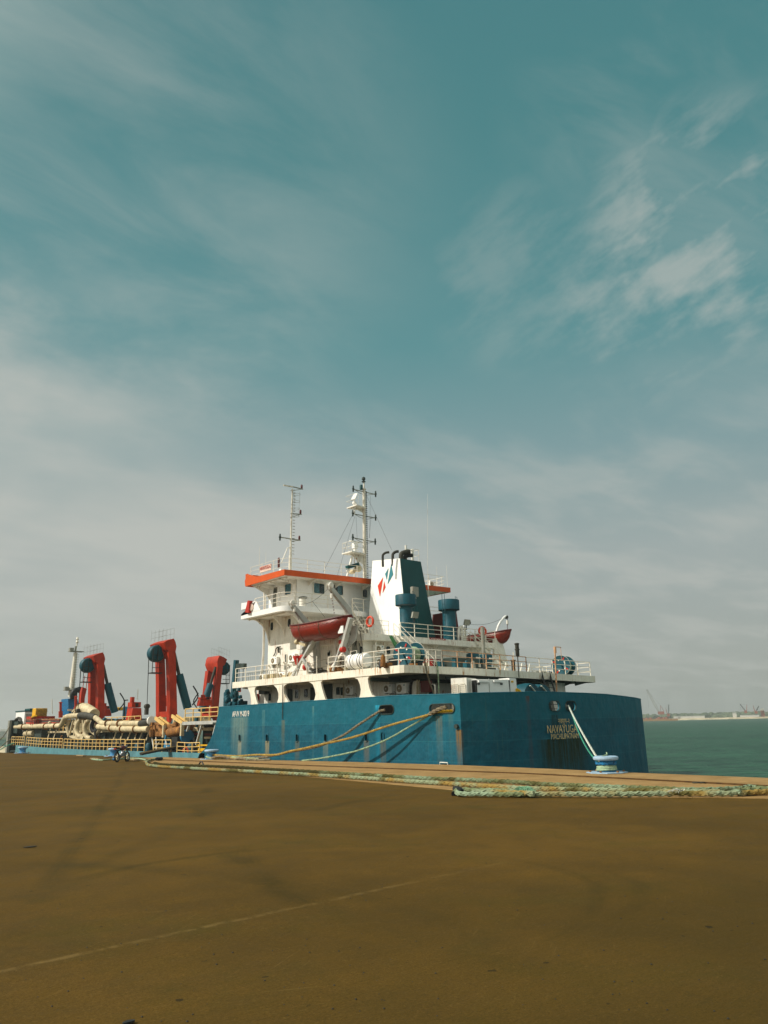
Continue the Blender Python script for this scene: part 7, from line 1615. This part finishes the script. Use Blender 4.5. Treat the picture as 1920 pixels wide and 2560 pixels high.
# foreground litter
for px, py, lab in ((80, 2117, 'flat dark green scrap on the concrete at the left'), (325, 2556, 'dark scrap at the bottom edge of the photo')):
    c_ = P(px, py, z=.012); mb = MB(); mb.prism([c_+Vector((math.cos(a*.9)*(.09 if px < 200 else .035)*rng.uniform(.6, 1.3)*1.6, math.sin(a*.9)*(.05 if px < 200 else .03)*rng.uniform(.6, 1.3), 0)) for a in range(7)], (0, 0, .012)); tag(mb.build('litter_scrap', M['dark']), lab, 'litter', 'scraps on the quay')
peb = MB()
for i in range(260):
    px = rng.uniform(0, 1920); py = rng.uniform(2030, 2556); c_ = P(px, py, z=.0); s_ = rng.uniform(.004, .012)
    peb.lathe([(s_*.5, 0), (s_, s_*.4), (s_*.4, s_*.9)], c_, 5)
o_ = peb.build('gravel_specks', M['dark']); o_['kind'] = 'stuff'
# ================================================================== gangway
gw = thing('gangway', 'dark plank gangway from the quay up to the low deck with rope handrails', 'gangway', G(372, 1893))
a_, b_ = P(352, 1886, x=31.2), P(446, 1867, x=34.4)
MB().bar(a_, b_, .7, .14).build('walkway', M['dark'], gw); mb = MB()
for o_ in (-.3, .3): mb.bar(a_+Vector((0, o_, .1)), b_+Vector((0, o_, .1)), .07, .09)
mb.build('side_rail', M['wood'], gw)
MB().box((34.0, b_.y-.5, .3), (35.2, b_.y+.6, 1.6)).build('landing', M['dark'], gw)
# ================================================================== motorcycle
mo = thing('motorcycle', 'black motorcycle parked on its stand near the quay edge at the left', 'motorcycle', (0, 0, 0))
def wheel(y, nm='wheel'):
    w_ = MB().torus((0, y, .31), .27, .045, (1, 0, 0), 24, 8).build('wheel', M['rubber'], mo)
    MB().torus((0, y, .31), .225, .022, (1, 0, 0), 24, 6).build('rim', M['chrome'], w_)
    mb = MB()
    for k in range(6): a_ = k*math.pi/3; mb.bar((0, y, .31), (0, y+.22*math.cos(a_), .31+.22*math.sin(a_)), .03, .02)
    mb.lathe([(.06, -.05), (.07, 0), (.06, .05)], (0, y, .31), 12, (1, 0, 0)); mb.build('spokes', M['cream'], w_)
wheel(.64); wheel(-.64)
mb = MB(); mb.tube(smooth_path([(0, .38, .86), (0, .2, .55), (0, .02, .34), (0, -.28, .36), (0, -.5, .62), (0, -.85, .78)], 4), .028, 6); mb.tube([(0, .38, .82), (0, .0, .74), (0, -.5, .66)], .028, 6); mb.bar((.1, -.28, .36), (.1, -.64, .31), .04, .05); mb.bar((-.1, -.28, .36), (-.1, -.64, .31), .04, .05); mb.build('frame', M['black'], mo)
mb = MB(); mb.box((-.11, -.2, .32), (.11, .16, .5)); mb.lathe([(.1, 0), (.11, .02), (.11, .2), (.08, .24)], (0, .06, .48), 12, (0, .3, 1)); mb.build('engine', M['chrome'], mo, bevel=.02)
vs = []; 
mb = MB(); mb.lathe([(.04, -.27), (.11, -.22), (.145, -.05), (.14, .1), (.1, .22), (.03, .26)], (0, .12, .82), 16, (0, 1, .12)); mb.build('tank', M['maroon'], mo)
mb = MB(); mb.prism([(-.12, -.12, .8), (-.12, -.3, .76), (-.12, -.62, .8), (-.12, -.82, .88), (-.12, -.84, .93), (-.12, -.6, .87), (-.12, -.3, .84), (-.12, -.1, .87)], (.24, 0, 0)); mb.build('seat', M['black'], mo, bevel=.03)
mb = MB(); mb.tube([(.1, .42, .88), (.1, .64, .31)], .025); mb.tube([(-.1, .42, .88), (-.1, .64, .31)], .025); mb.build('fork', M['chrome'], mo)
mb = MB(); mb.tube(smooth_path([(-.36, .26, 1.04), (-.2, .36, 1.0), (0, .42, .94), (.2, .36, 1.0), (.36, .26, 1.04)], 4), .016); mb.build('handlebar', M['chrome'], mo)
MB().lathe([(.05, -.08), (.1, -.02), (.11, .04), (.09, .06)], (0, .5, .88), 16, (0, 1, 0)).build('headlight', M['chrome'], mo)
for s_ in (-1, 1):
    mb = MB(); mb.tube([(s_*.24, .32, 1.0), (s_*.3, .3, 1.18)], .01); mb.lathe([(.055, 0), (.055, .02)], (s_*.31, .3, 1.22), 12, (0, 1, 0)); mb.build('mirror', M['black'], mo)
mb = MB(); mb.torus((0, .64, .31), .34, .035, (1, 0, 0), 10, 6, .3, 2.0); mb.build('front_mudguard', M['black'], mo)
mb = MB(); mb.tube(smooth_path([(-.1, .1, .35), (-.14, -.1, .25), (-.16, -.4, .27), (-.17, -.85, .36)], 4), .035, 8); mb.build('exhaust', M['chrome'], mo)
mb = MB(); mb.box((-.09, -.88, .78), (.09, -.84, .84)); mb.build('tail_light', M['red'], mo)
mb = MB(); mb.tube([(-.1, -.2, .3), (-.28, -.22, .01)], .014); mb.build('side_stand', M['dark'], mo)
q = G(306, 1904.5); mo.location = (q.x, q.y, .0); mo.rotation_euler = (math.radians(0), math.radians(-7), math.radians(-52)); mo.scale = (1.2, 1.2, 1.2)
